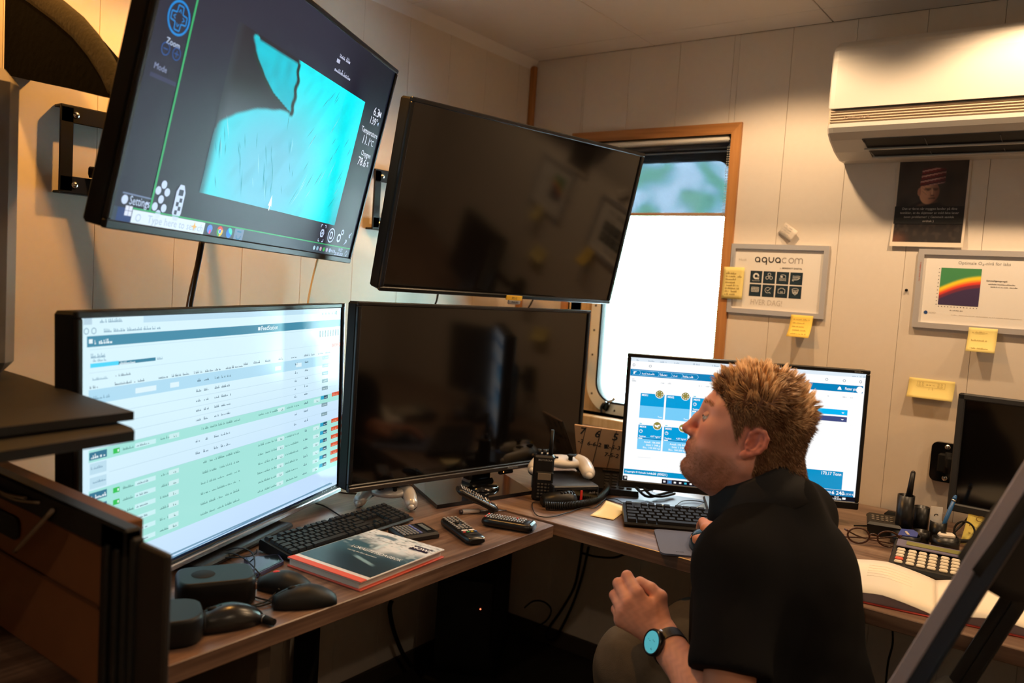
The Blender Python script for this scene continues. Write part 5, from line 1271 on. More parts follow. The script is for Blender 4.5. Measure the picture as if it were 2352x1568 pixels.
# left-hand clutter near the edge
dv = on(495, 1345, 2, .765); t = thing('charging_dock', 'black rounded dock on the left desk under the bright table screen', 'dock', T(dv[0], dv[1], DZ) @ RZ(math.radians(62)))
mb = MB(); mb.loft([[(x*s_, y*s_, z) for x, y in rr(-.062, -.042, .062, .042, .02, 5)] for s_, z in ((.95, .001), (1, .006), (1, .040), (.95, .046), (.90, .047))]); mb.build('case', mat('dock_black', (.004, .004, .0045), .45, spec=.25), t)
MB().lathe([(0, .0478), (.018, .0478), (.019, .047)], 24, T(-.02, 0, 0)).build('button', BLKM, t); MB().box((.06, 0, .030), (.004, .07, .012), r=.002).build('front_band', mat('band_brown', (.10, .055, .04), .35), t)
db = on(374, 1434, 2, .765); t = thing('docking_speaker', 'black slab with rounded end next to the cardboard box', 'speaker', T(db[0]-.012, db[1]-.004, DZ) @ RZ(math.radians(62)))
mb = MB(); mb.loft([[(x*s_, y*s_, z) for x, y in rr(-.10, -.045, .065, .045, .03, 6)] for s_, z in ((.96, .001), (1, .006), (1, .036), (.97, .041), (.92, .042))]); mb.build('case', mat('slab_black', (.006, .007, .009), .5, spec=.25), t)
MB().lathe([(0, .003), (.014, .003), (.016, 0)], 20, T(.066, 0, .02) @ RY(PI/2)).build('port', BLKM, t)
ks = on(432, 1393, 2, .745); t = thing('brass_key', 'small brass key lying beside the black slab', 'key', T(ks[0], ks[1], DZ+.001) @ RZ(1.0)); BR = mat('brass', (.45, .32, .12), .3, .9)
mb = MB(); mb.tube([(.010*math.cos(a), .010*math.sin(a), .002) for a in np.linspace(0, 2*PI, 12, endpoint=False)], .003, 6, closed=True, fine=2); mb.build('bow', BR, t); MB().box((-.024, 0, .002), (.03, .006, .003), r=.0006).build('blade', BR, t)
tb_ = [np.array(on(u, v, 2, .748)[:2]) for u, v in ((590, 1318), (652, 1288), (640, 1272), (560, 1280))]; c_ = sum(tb_)/4
t = thing('tablet', 'thin grey-edged tablet under the cables beside the book', 'tablet', T(c_[0], c_[1], DZ)); MB().prism([tuple(p-c_) for p in tb_], .001, .008).build('body', mat('tablet_blue', S(70, 72, 110), .3, .3), t); MB().prism([tuple((p-c_)*.9) for p in tb_], .0081, .0088).build('glass', BLKG, t)

# cables on the desks
def C3(*p): return [(*on(u, v, 2, z)[:2], z) for u, v, z in p]
z0 = .7435
cable('mouse_cable', C3((650, 1372, .748), (610, 1388, z0), (580, 1392, z0), (555, 1378, z0), (560, 1352, z0), (590, 1335, z0), (598, 1318, z0), (580, 1290, z0)), .0017, RUB, 'thin black lead curling from the round-backed grey mouse')
cable('mouse_cable', C3((641, 1352, .752), (632, 1362, z0), (612, 1380, z0), (570, 1390, z0), (548, 1372, z0), (556, 1358, z0), (590, 1372, z0), (640, 1384, .746)), .0016, RUB, 'thin black lead looping between the grey mice')
cable('mouse_cable', C3((470, 1404, .750), (490, 1385, z0), (540, 1360, z0), (575, 1340, z0), (590, 1316, .748)), .0017, RUB, 'thin black lead running from the black mouse towards the book')
for k, (pts, lab) in enumerate(((((505, 1268, .75), (545, 1258, .76), (578, 1268, .765), (585, 1300, .76), (575, 1330, .75), (560, 1345, z0)), 'thin cable arching over the dock to the tablet'), (((500, 1275, .75), (530, 1270, .755), (560, 1282, .755), (590, 1310, .752), (596, 1325, z0), (575, 1352, z0)), 'thin cable looping low beside the dock'), (((512, 1280, .75), (560, 1279, .755), (585, 1272, .752), (590, 1262, z0)), 'short thin cable under the bright table screen'))):
    cable('loose_cable', C3(*pts), .0013, RUB, lab)
cable('keyboard_cable', C3((722, 1155, z0), (745, 1162, z0), (775, 1180, z0), (790, 1190, .75)), .0017, RUB, 'short black lead from the bright screen to the left keyboard')
cable('screen_cable', C3((778, 1130, z0), (800, 1133, z0), (835, 1134, z0)), .0022, RUB, 'black lead between the bright screen and the television')
cable('radio_wire', C3((1262, 1158, z0), (1230, 1152, z0), (1222, 1160, z0), (1232, 1182, z0), (1262, 1187, z0), (1300, 1178, z0), (1340, 1165, z0), (1365, 1166, z0), (1385, 1150, z0), (1392, 1144, z0)), .0013, RUB, 'thin black wire winding from the microphone across the right desk')
cable('puck_wire', C3((1392, 1145, z0+.001), (1415, 1146, z0+.001), (1435, 1158, z0+.001), (1448, 1166, .748)), .0012, RUB, 'thin wire leading to the round black puck')
cable('white_board_wire', C3((1500, 1172, z0+.002), (1545, 1168, z0+.002), (1556, 1158, z0+.003), (1570, 1150, z0+.003), (1600, 1150, z0+.003), (1650, 1160, z0+.003)), .0013, RUB, 'upper thin wire running over the white paper')
cable('white_board_wire', C3((1556, 1162, z0+.002), (1580, 1164, z0+.003), (1610, 1168, z0+.003), (1650, 1178, z0+.003)), .0013, RUB, 'lower thin wire running over the white paper')
cable('monitor_cable', C3((1462, 1120, .80), (1470, 1128, .762), (1482, 1138, .752), (1496, 1140, .752), (1512, 1136, .752), (1545, 1128, .755)), .004, RUB, 'thick black lead bundle hanging under the lit monitor')
cable('monitor_cable', C3((1480, 1122, .79), (1495, 1136, .757), (1520, 1140, .752), (1550, 1133, .752)), .0036, RUB, 'second thick lead under the lit monitor')
cable('monitor_cable', C3((1385, 1118, z0), (1420, 1130, z0), (1460, 1128, z0), (1500, 1124, z0)), .003, RUB, 'black lead lying from the telephone to the lit monitor')
cable('phone_cable', C3((1352, 1085, .775), (1368, 1098, .765), (1384, 1115, .752), (1400, 1126, z0), (1440, 1128, z0)), .0035, RUB, 'black lead curving down beside the coiled cord')
sc_ = Vector((1.60, -.12, .80))
cable('screen_lead', [(1.545, -.14, .81), (1.525, -.15, .775), (1.508, -.18, .750), (1.51, -.21, .744)], .0028, RUB, 'thin black lead hanging from the right-edge monitor')
cable('ring_lead', [(1.535+.022*math.cos(a), -.20+.006*math.sin(a), .768+.023*math.sin(a)) for a in np.linspace(-1.2, 4.8, 14)], .0026, RUB, 'black lead coiled in a ring beside the organiser', n=6)
cable('power_lead', [(1.52, -.225, .746), (1.56, -.20, .748), (1.62, -.19, .748), (1.72, -.20, .748)], .005, RUB, 'thick black lead lying on the desk below the yellow note')
plg = MB(); plg.box((1.372, -.165, .757), (.05, .03, .03), RZ(0), r=.006); plg.box((1.405, -.18, .750), (.04, .02, .018), r=.004); solo(plg, 'power_adapter', BLKM, 'black plugs heaped at the foot of the lit monitor', 'adapter', base=(1.372, -.165, DZ+.002))
cable('adapter_lead', [(1.30, -.15, .746), (1.34, -.17, .745), (1.38, -.21, .744), (1.33, -.25, .744), (1.30, -.28, .744)], .002, RUB, 'thin lead snaking beside the plugs on the right desk')
# cables behind the wall screens
w_ = lambda u, v, x: tuple(on(u, v, 0, x))
cable('screen_lead', [w_(466, 556, .10), w_(458, 600, .08), w_(446, 660, .07), w_(436, 720, .07), w_(432, 800, .08), (.09, -1.47, .90), (.10, -1.47, .745)], .0045, RUB, 'thick black lead hanging below the turquoise screen')
cable('screen_lead', [w_(460, 556, .09), w_(450, 610, .07), w_(436, 670, .06), w_(428, 720, .06), w_(425, 800, .07), (.08, -1.49, .90), (.09, -1.50, .745)], .003, mat('lead_brown', (.10, .07, .05), .5), 'thin brown lead beside the thick one below the turquoise screen')
cable('white_lead', [w_(731, 590, .06), w_(722, 625, .04), w_(712, 670, .035), w_(706, 710, .035), w_(700, 780, .04)], .003, mat('lead_cream', (.70, .60, .42), .5), 'thin cream lead hanging between the two wall screens')
cable('screen_lead', [w_(1006, 676, .05), w_(1003, 690, .04), w_(998, 706, .04), w_(990, 760, .05), (.06, -.60, .86), (.07, -.60, .745)], .003, RUB, 'short black lead behind the black wall screen')
cable('screen_lead', [tuple(on(1224, 688, 1, -.06)), tuple(on(1218, 700, 1, -.05)), tuple(on(1212, 712, 1, -.05)), tuple(on(1200, 760, 1, -.05))], .003, RUB, 'short black lead in the corner behind the black wall screen')
cable('wall_lead', [w_(806, 930, .012), w_(792, 945, .012), w_(776, 962, .012), w_(760, 985, .012)], .0016, mat('lead_brown', (.10, .07, .05), .5), 'thin brown wire on the wall between the lower screens')

# ------------------------------------------------------------------ papers on the back wall
def XZ(u, v, y=0.0): p = on(u, v, 1, y); return p[0], p[2]
WP = lambda x, z, y=-.001: T(x, y, z) @ RX(PI/2)
def poster_frame(label, x0, x1, z0, z1):
    t = thing('poster_frame', label, 'picture frame', T((x0+x1)/2, -.001, (z0+z1)/2), 'aluminium snap frames')
    W_, H_, b = x1-x0, z1-z0, .0145
    AL = mat('frame_aluminium', (.55, .53, .54), .35, .35)
    for sx in (-1, 1):
        mb = MB(); s0 = [(sx*W_/2, H_/2), (sx*(W_/2-b), H_/2-b), (sx*(W_/2-b), -H_/2+b), (sx*W_/2, -H_/2)]; mb.prism([(a, -c) for a, c in s0], -.011, 0, Matrix(((1, 0, 0, 0), (0, 0, 1, 0), (0, -1, 0, 0), (0, 0, 0, 1)))); mb.build('frame_rail', AL, t)
        mb = MB(); s0 = [(-W_/2, sx*H_/2), (-W_/2+b, sx*(H_/2-b)), (W_/2-b, sx*(H_/2-b)), (W_/2, sx*H_/2)]; mb.prism([(a, -c) for a, c in s0], -.011, 0, Matrix(((1, 0, 0, 0), (0, 0, 1, 0), (0, -1, 0, 0), (0, 0, 0, 1)))); mb.build('frame_rail', AL, t)
    MB().box((0, -.0025, 0), (W_-2*b+.004, .003, H_-2*b+.004)).build('paper', mat('poster_paper', (.80, .77, .74), .5), t)
    return t, Panel(T(0, -.0041, 0) @ RX(PI/2), t), W_, H_
fx0, fx1, fz0, fz1 = .809, 1.103, 1.254, 1.466
t, pn, W_, H_ = poster_frame('aluminium frame with a logo and eight dark tiles beside the window', fx0, fx1, fz0, fz1)
GY = mat('print_logo_grey', (.38, .34, .32), .6); TL = mat('print_teal_black', S(8, 38, 54), .5); HP = mat('pencil_faint', (.52, .48, .44), .8)
def logo(x, y, s):
    k = s; w_ = .0042
    def a(cx, m): pn.ring('lettering', m, cx, y, .0085, w_*.8, .0004, 24); pn.rect('lettering', m, cx+.0052, y-.0085, cx+.0085, y+.003, .0004)
    a(x, INK); pn.ring('lettering', INK, x+.021, y, .0085, w_*.8, .0004, 24); pn.rect('lettering', INK, x+.0262, y-.015, x+.0295, y+.003, .0004)
    pn.ring('lettering', INK, x+.042, y, .0085, w_*.8, .0004, 16, PI, 2*PI); pn.rect('lettering', INK, x+.0335, y, x+.0368, y+.0085, .0004); pn.rect('lettering', INK, x+.0472, y, x+.0505, y+.0085, .0004)
    a(x+.062, INK)
    pn.ring('lettering', GY, x+.082, y, .0085, .0028, .0004, 20, .8, 2*PI-.8); pn.ring('lettering', GY, x+.102, y, .0085, .0028, .0004, 24)
    for dx in (.1185, .1295): pn.ring('lettering', GY, x+dx, y+.002, .0065, .0028, .0004, 12, 0, PI)
    for dx in (.112, .1232, .1333): pn.rect('lettering', GY, x+dx, y-.0085, x+dx+.0028, y+.003, .0004)
logo(-.063, .060, 1)
pn.text('lettering', GY, .012, .0365, .0058, 'by', .0004, 'RIGHT'); pn.text('lettering', INK, .014, .0365, .0066, 'MØRENOT DIGITAL', .0004, bold=.01)
tx0, ty0, ts = -.0815, .0255, .0365; ICW = mat('print_icon', (.72, .72, .70), .6); lw = .0012
for j in range(2):
    for i in range(4):
        x, y = tx0+i*.0405, ty0-j*.0405; pn.rect('print_tile', TL, x, y-ts, x+ts, y, .0004); cx, cy = x+ts/2, y-ts*.44
        if j == 0 and i == 0: pn.ring('icon', ICW, cx, cy, .0095, .0048, .0008, 24); pn.rect('icon', ICW, cx+.0045, cy-.0095, cx+.0095, cy, .0008); pn.text('icon', ICW, cx, y-ts*.82, .0045, 'AQUACOM', .0008, 'CENTER')
        elif j == 0 and i == 1:
            for k in range(3): a = PI/2+k*2*PI/3; pn.ring('icon', ICW, cx+.0068*math.cos(a), cy+.0068*math.sin(a), .0050, lw, .0008, 14)
            pn.ring('icon', ICW, cx, cy, .003, lw, .0008, 12)
        elif j == 0 and i == 2:
            pn.line('icon', ICW, [(cx-.006, cy-.001), (cx-.006, cy+.006), (cx+.002, cy+.008), (cx+.009, cy+.005), (cx+.009, cy-.001)], lw, .0008); pn.rect('icon', ICW, cx-.005, cy-.001, cx, cy+.004, .0008)
            for k in range(3): pn.line('icon', ICW, [(cx-.010, cy-.003-.003*k), (cx-.004, cy-.004-.003*k), (cx+.003, cy-.003-.003*k), (cx+.011, cy-.004-.003*k)], lw*.8, .0008)
        elif j == 0:
            for k in range(2): pn.line('icon', ICW, [(cx-.011, cy+.006-.004*k), (cx-.004, cy+.005-.004*k), (cx+.004, cy+.006-.004*k), (cx+.011, cy+.005-.004*k)], lw, .0008)
            pn.line('icon', ICW, [(cx-.011, cy-.003), (cx+.004, cy-.003), (cx+.011, cy), (cx+.003, cy-.006), (cx-.011, cy-.006), (cx-.011, cy-.009), (cx-.006, cy-.009)], lw, .0008)
        elif i == 0:
            for k in range(6): pn.line('icon', ICW, [(cx-.011+.0044*k, cy-.007), (cx-.011+.0044*k, cy+.007)], lw, .0008)
            for k in range(4): pn.line('icon', ICW, [(cx-.011, cy-.007+.0046*k), (cx+.011, cy-.007+.0046*k)], lw, .0008)
        elif i == 1: pn.ring('icon', ICW, cx-.001, cy, .009, lw, .0008, 24, .9, 5.6); pn.line('icon', ICW, [(cx-.005, cy+.001), (cx-.001, cy-.003), (cx+.009, cy+.008)], lw, .0008); pn.line('icon', ICW, [(cx+.004, cy-.006), (cx+.008, cy-.010)], lw, .0008)
        elif i == 2: pn.line('icon', ICW, [(cx-.006, cy-.007), (cx-.010, cy-.007), (cx-.010, cy+.005), (cx-.005, cy+.005), (cx-.005, cy+.008), (cx+.005, cy+.008), (cx+.005, cy+.005), (cx+.010, cy+.005), (cx+.010, cy-.007), (cx+.006, cy-.007)], lw, .0008); [pn.line('icon', ICW, [(cx+d_, cy-.001), (cx+d_*1.2, cy-.009)], lw, .0008) for d_ in (-.003, 0, .003)]
        else:
            pn.ring('icon', ICW, cx, cy+.006, .0095, lw, .0008, 20) if False else pn.line('icon', ICW, [(cx+.0095*math.cos(a), cy+.006+.003*math.sin(a)) for a in np.linspace(0, 2*PI, 20)], lw, .0008)
            pn.line('icon', ICW, [(cx-.0095, cy+.006), (cx-.007, cy-.004), (cx, cy-.010), (cx+.007, cy-.004), (cx+.0095, cy+.006)], lw, .0008)
            for d_ in (-.006, -.002, .002): pn.line('icon', ICW, [(cx+d_-.002, cy+.001), (cx+d_+.005, cy-.006)], lw, .0008); pn.line('icon', ICW, [(cx-d_+.002, cy+.001), (cx-d_-.005, cy-.006)], lw, .0008)
        if not (j == 0 and i == 0): pn.scrawl('faint_icon_text', mat('print_dim_teal', S(40, 66, 80), .6), cx-.008, y-ts*.82, .016, .0035, .0008, i+4*j)
pn.text('lettering', HP, -.075, -.070, .024, 'HVER DAG!', .0004, wide=.8); pn.text('lettering', HP, -.122, .058, .012, 'Husk', .0004)
pn.done(); pn = Panel(T(-W_/2+.007, -.0113, .05) @ RX(PI/2) @ RZ(PI/2), t); pn.scrawl('lettering', mat('print_grey', (.3, .3, .3), .5), -.03, 0, .05, .003, .0004, 4); pn.done()
# second frame, cut by the edge of the photograph
t, pn, W_, H_ = poster_frame('aluminium frame with a coloured oxygen chart at the right edge', 1.338, 1.338+.305, 1.252, 1.464)
pn.text('lettering', mat('print_grey', (.3, .3, .3), .5), .004, .072, .0115, 'Optimale O₂-nivå for laks', .0004, 'CENTER')
def chart(U, V):
    s_ = V-(.58-.30*U-.09*np.sin(U*2.6)); c = np.stack([np.full_like(U, a) for a in S(62, 138, 86)], -1)
    for a, col in ((-.06, (150, 180, 70)), (-.03, (250, 214, 40)), (.05, (246, 150, 50)), (.10, (226, 62, 42)), (.17, (120, 40, 66)), (.26, (58, 42, 84))): c = lerp3(c, S(*col), sstep(a-.02, a+.03, s_))
    return c
paint('chart', attr_mat('printed_chart', 'tint', .6), t, T(-.047, -.0046, .0085) @ RX(PI/2), .095, .0985, 40, 44, chart)
for k in range(11): pn.rect('tick', INK, -.100, -.041+.0095*k, -.0975, -.0395+.0095*k, .0004)
for k in range(13): pn.rect('tick', INK, -.0935+.0075*k, -.0465, -.0915+.0075*k, -.0445, .0004)
pn.scrawl('lettering', INK, -.065, -.054, .03, .003, .0004, 2); pn.scrawl('lettering', HP, -.06, -.066, .16, .0026, .0004, 3)
pn.text('lettering', INK, .013, .028, .0058, 'Sammelligningsregel:', .0004, bold=.01); pn.scrawl('lettering', INK, .018, .020, .06, .0036, .0004, 6); pn.scrawl('lettering', INK, .024, .013, .06, .0036, .0004, 7)
pn.disc('logo_dot', mat('print_blue', S(30, 70, 130), .5), -.122, -.064, .0048, .0004); pn.text('lettering', HP, -.115, -.064, .006, 'NORD', .0004); pn.done()
pn = Panel(T(-W_/2+.007, -.0113, .05) @ RX(PI/2) @ RZ(PI/2), t); pn.scrawl('lettering', mat('print_red', S(180, 70, 50), .5), -.03, 0, .05, .003, .0004, 4); pn.done()

# printed poster of a man in a knitted cap
pz1, pz0, px0, px1 = 1.727, 1.470, 1.262, 1.442
pt = thing('paper_poster', 'curling printed poster of an old man in a red striped cap', 'poster', T((px0+px1)/2, -.002, (pz0+pz1)/2))
PW_, PH_ = px1-px0, pz1-pz0
def curl(u, v): return (u-.5)*PW_+.012*(.5-v)*0, -(.001+.03*max(0, v-.62)**2*1.6+.02*max(0, u-.86)*v), (.5-v)*PH_
def pfun(U, V):
    n1 = vnoise(U, V, 7, 2); n2 = vnoise(U, V, 22, 6)
    c = lerp3(np.stack([np.full_like(U, a) for a in S(66, 56, 50)], -1), S(34, 29, 27), n1)
    # coat and collar
    bodym = sstep(-.02, .02, V-(.505+.42*np.abs(U-.46)**1.3)); c = lerp3(c, S(30, 24, 24), bodym); c = lerp3(c, S(58, 48, 44), bodym*sstep(.62, .8, n2)*.5)
    c = lerp3(c, S(96, 56, 40), bodym*sstep(.80, .97, V)*sstep(.30, .05, U)); c = lerp3(c, S(84, 60, 50), sstep(.02, .008, np.abs(V-.545+.18*(U-.46)))*sstep(.16, .1, np.abs(U-.46)))
    # face, turned a little to the right, lit from the left
    fx, fy = (U-.475)/.135, (V-.425)/.125; head = np.hypot(fx, fy*(1+.12*fx)); f_ = sstep(1.06, .95, head)*sstep(.325, .345, V)
    skin = lerp3(np.stack([np.full_like(U, a) for a in S(206, 152, 120)], -1), S(122, 80, 62), sstep(-.5, .9, fx+.25*(n2-.5)))
    c = lerp3(c, skin, f_)
    ear = sstep(1.05, .8, np.hypot((U-.338)/.026, (V-.425)/.045)); c = lerp3(c, S(172, 118, 94), ear)
    dk = S(62, 40, 32)
    c = lerp3(c, dk, f_*sstep(.016, .006, np.abs(V-.392-.03*np.abs(U-.5)))*sstep(.105, .085, np.abs(U-.50))*.7)          # brow line
    for ex_ in (.455, .555): c = lerp3(c, dk, f_*sstep(.034, .016, np.hypot(U-ex_, (V-.405)*2.6))*.75)
    c = lerp3(c, S(206, 156, 124), f_*sstep(.014, .005, np.abs(U-.512-.10*(V-.42)))*sstep(.045, .03, np.abs(V-.425))*.8)   # ridge of the nose
    c = lerp3(c, dk, f_*sstep(.012, .005, np.abs(V-.462))*sstep(.03, .018, np.abs(U-.522))*.7)
    c = lerp3(c, dk, f_*sstep(.010, .004, np.abs(V-.492+.05*(U-.51)))*sstep(.055, .035, np.abs(U-.515))*.75)
    for k in range(4): c = lerp3(c, dk, f_*sstep(.006, .002, np.abs((V-.43)-.5*(U-.40-.02*k)**1*1.2+.02*k))*sstep(.05, .02, np.abs(U-.41))*.35)
    # knitted cap leaning to the right with a flat corner
    top_ = .175+.10*np.abs(U-.50)**1.2; hat = sstep(-.006, .006, V-top_)*sstep(.006, -.006, V-(.352-.10*(U-.5)-.16*(U-.5)**2))*sstep(.0, .012, U-(.335+.10*(.36-V)))*sstep(.0, .012, (.675+.05*(.36-V))-U)
    c = lerp3(c, S(112, 36, 42), hat); row = (V+.14*(U-.5))*58
    c = lerp3(c, S(206, 158, 150), hat*(np.abs(np.sin(row)) > .86)*(.6+.4*n2)); c = lerp3(c, S(58, 22, 30), hat*(np.abs(np.sin(row+.8)) > .9)*.8); c = lerp3(c, S(46, 20, 24), hat*sstep(.52, .68, U)*.6)
    mar = ((U < .035) | (U > .965) | (V > .955)) | (V < .012); c = lerp3(c, S(214, 200, 184), mar*1.0)
    return c
mb = MB(); NX, NY = 110, 140; UU, VV = np.meshgrid(np.linspace(0, 1, NX+1), np.linspace(0, 1, NY+1)); mb.v = [curl(u, v) for u, v in zip(UU.ravel(), VV.ravel())]; w1 = NX+1
mb.f = [(j*w1+i, (j+1)*w1+i, (j+1)*w1+i+1, j*w1+i+1) for j in range(NY) for i in range(NX)]; mb.sm = [True]*len(mb.f)
me = mb.mesh('printed_sheet', attr_mat('printed_poster', 'tint', .4)); a = me.color_attributes.new('tint', 'FLOAT_COLOR', 'POINT'); Cc = pfun(UU, VV); a.data.foreach_set('color', np.concatenate([Cc.reshape(-1, 3), np.ones((Cc.shape[0]*Cc.shape[1], 1))], 1).astype(np.float32).ravel()); link('printed_sheet', me, pt)
pn = Panel(T(0, -.0035, 0) @ RX(PI/2), pt); zc = PH_/2-PH_*.665
cap_ = MB(); cap_.grid(lambda u, v: (lambda q: (q[0], q[1]-.0012, q[2]))(curl(.02+.94*u, .575+.185*v)), 8, 8); cap_.build('caption_band', mat('caption_black', (.008, .008, .008), .5), pt)
for k, s_ in enumerate(('Det er først når myggen lander på dine', 'testikler, at du skjønner at vold ikke løser', 'noen problemer! ( Gammelt samisk', 'ordtak )')):
    v = .602+.043*k; yy = curl(.5, v)[1]; pn2 = Panel(T(0, yy-.0026, 0) @ RX(PI/2), pt); pn2.text('lettering', mat('caption_grey', (.50, .48, .46), .6), 0, (.5-v)*PH_, .0085, s_, 0, 'CENTER', .004, wide=1.0); pn2.done()
tp = MB(); tp.box((0, -.002, PH_/2+.001), (.06, .001, .02)); tp.build('tape', mat('tape_beige', (.62, .50, .36), .3), pt)

# sticky notes on the wall
def note(label, u0, v0, u1, v1, y=-.003, curl_=.018, rot=0.0, w=None, h=None, lines=4, drawing=False, seed=0):
    x0, za = XZ(u0, v0, y); x1, zb = XZ(u1, v1, y)
    W_, H_ = (w or abs(x1-x0)), (h or abs(za-zb)); t = thing('sticky_note', label, 'sticky note', T((x0+x1)/2, y, (za+zb)/2) @ RY(rot), 'yellow notes on the wall')
    f = lambda u, v: ((u-.5)*W_, -(.0004+curl_*v*v), (.5-v)*H_)
    MB().sheet(f, 6, 8, -.0005).build('paper', YEL if seed != 2 else mat('note_deep', S(238, 206, 96), .8), t)
    PC = mat('pencil_note', S(150, 124, 62), .8); PN = Panel(T(0, 0, 0), t)
    if drawing:
        P2 = Panel(T(0, -.0075, 0) @ RX(PI/2), t); P2.line('pencil_mark', PC, [(-.034, .004), (.034, .004), (.034, .018), (-.034, .018), (-.034, .004)], .0005, 0)
        for i in (-.028, -.020, .018, .026):
            for j in (.008, .014): P2.ring('pencil_mark', PC, i, j, .0022, .0006, 0, 10)
        for s_ in (-1, 1): P2.line('pencil_mark', PC, [(s_*.004, .004), (s_*.005, -.008), (s_*.014, -.016)], .0005, 0)
        P2.scrawl('pencil_mark', PC, -.012, .011, .02, .004, 0, 4); P2.done()
    else:
        for k in range(lines):
            v = .18+.66*k/max(1, lines-1); P2 = Panel(T(0, f(.5, v)[1]-.0016-.0012*curl_/.018, 0) @ RX(PI/2), t); P2.scrawl('pencil_mark', PC, -W_*.36, (.5-v)*H_, W_*random.Random(seed+k).uniform(.45, .75), H_*.07, 0, seed*9+k); P2.done()
    return t
note('yellow note stuck over the window casing and the left frame', 1660, 606, 1708, 694, y=-.0135, curl_=.004, w=.066, h=.098, lines=8, seed=1)
note('crumpled yellow note hanging under the frame of eight tiles', 1814, 722, 1867, 776, y=-.0135, curl_=.030, w=.064, h=.064, lines=5, seed=2)
note('yellow note hanging under the oxygen chart frame', 2222, 750, 2290, 812, y=-.0135, curl_=.022, w=.066, h=.062, lines=3, seed=3)
note('wide yellow note with a pencil drawing above the wall bracket', 2085, 865, 2194, 922, y=-.003, curl_=.020, w=.112, h=.052, drawing=True, seed=4)
t = thing('sticky_note', 'yellow note stuck to the lower edge of the right-edge monitor', 'sticky note', T(1.565, -.162, .772) @ RX(-.10) @ RY(.12), 'yellow notes on the wall')
MB().sheet(lambda u, v: ((u-.5)*.066, -.002-.014*v*v, (.5-v)*.08), 5, 6, -.0005).build('paper', mat('note_pale_yellow', S(232, 218, 120), .8), t)
P2 = Panel(T(0, -.006, 0) @ RX(PI/2), t); P2.text('pencil_mark', mat('pencil_note', S(150, 124, 62), .8), 0, .024, .022, 'C22', 0, 'CENTER', shear=.4); P2.done()
P2 = Panel(T(0, -.009, 0) @ RX(PI/2), t); P2.scrawl('pencil_mark', mat('pencil_note', S(150, 124, 62), .8), -.025, .004, .04, .006, 0, 3); P2.done(); P2 = Panel(T(0, -.012, 0) @ RX(PI/2), t); P2.scrawl('pencil_mark', mat('pencil_note', S(150, 124, 62), .8), -.022, -.014, .036, .006, 0, 5); P2.done()
# business card and tack
x_, z_ = XZ(1812, 534); t = thing('business_card', 'tilted white card stuck on the wall above the tile frame', 'card', T(x_, -.004, z_) @ RY(.58))
MB().sheet(lambda u, v: ((u-.5)*.050, -.0005-.012*u*u, (.5-v)*.038), 6, 3, -.0005).build('card', mat('card_grey', S(206, 196, 186), .7), t); P2 = Panel(T(0, -.006, 0) @ RX(PI/2), t)
for k in range(5): P2.scrawl('lettering', mat('print_grey', (.3, .3, .3), .5), -.02, .014-.007*k, .03, .003, 0, k)
P2.done()
x_, z_ = XZ(2082, 666); solo(MB().lathe([(0, .008), (.003, .006), (.004, 0)], 10, T(x_, -.001, z_) @ RX(PI/2)), 'tack', BLKM, 'small black tack in the wall left of the oxygen chart', 'tack', base=(x_, -.001, z_))

# ------------------------------------------------------------------ under the desks
bg_ = thing('computer_case', 'black computer case standing in the dark under the corner of the desks', 'computer', T(.165, -.36, 0) @ RZ(.5))
MB().box((0, 0, .20), (.18, .40, .38), r=.008).build('case', BLKM, bg_); MB().box((0, -.202, .20), (.172, .006, .37), r=.003).build('front', BLK, bg_)
MB().ball((.05, -.207, .30), .0022, nu=8, nv=5).build('power_light', mat('led_red', (.1, .01, .01), .4, emit=S(255, 120, 80), es=3), bg_)
b2_ = thing('power_strip_box', 'black battery box on the floor beside the computer case', 'box', T(.36, -.62, 0) @ RZ(.5))
MB().box((0, 0, .055), (.30, .16, .11), r=.01).build('case', BLKM, b2_); MB().ball((-.06, -.082, .07), .0018, nu=8, nv=5).build('status_light', mat('led_green', (.01, .1, .01), .4, emit=S(60, 160, 40), es=1), b2_)
x0c = .03
cable('floor_cable', [tuple(on(900, 1378, 0, .05)), tuple(on(895, 1400, 0, .05)), tuple(on(905, 1450, 0, .05)), tuple(on(925, 1500, 0, .06)), tuple(on(945, 1530, 0, .07))], .007, RUB, 'thick black cable hanging down the wall under the left desk')
cable('floor_cable', [tuple(on(1042, 1322, 0, .06)), tuple(on(1038, 1370, 0, .06)), tuple(on(1052, 1400, 0, .07)), tuple(on(1085, 1430, 0, .10))], .006, RUB, 'black cable curving to the computer case under the left desk')
cable('floor_cable', [tuple(on(u, v, 1, -.05)) for u, v in ((1338, 1245), (1330, 1300), (1318, 1350), (1290, 1400), (1262, 1440), (1255, 1462), (1275, 1465), (1310, 1400), (1335, 1330), (1352, 1255))], .005, RUB, 'looped black cables hanging under the right desk')
cable('floor_cable', [tuple(on(u, v, 1, -.08)) for u, v in ((1338, 1270), (1370, 1278), (1410, 1280), (1435, 1272))], .004, RUB, 'black cable sagging close under the right desk top')
cable('floor_cable', [tuple(on(u, v, 1, -.15)) for u, v in ((1205, 1395), (1225, 1380), (1250, 1382), (1266, 1400), (1255, 1425), (1230, 1440))], .003, RUB, 'thin cable loop above the computer case')
cable('floor_cable', [tuple(on(u, v, 1, -.10)) for u, v in ((2050, 1445), (2050, 1480), (2040, 1520), (2034, 1575))], .003, RUB, 'thin cable hanging on the wall under the right desk')
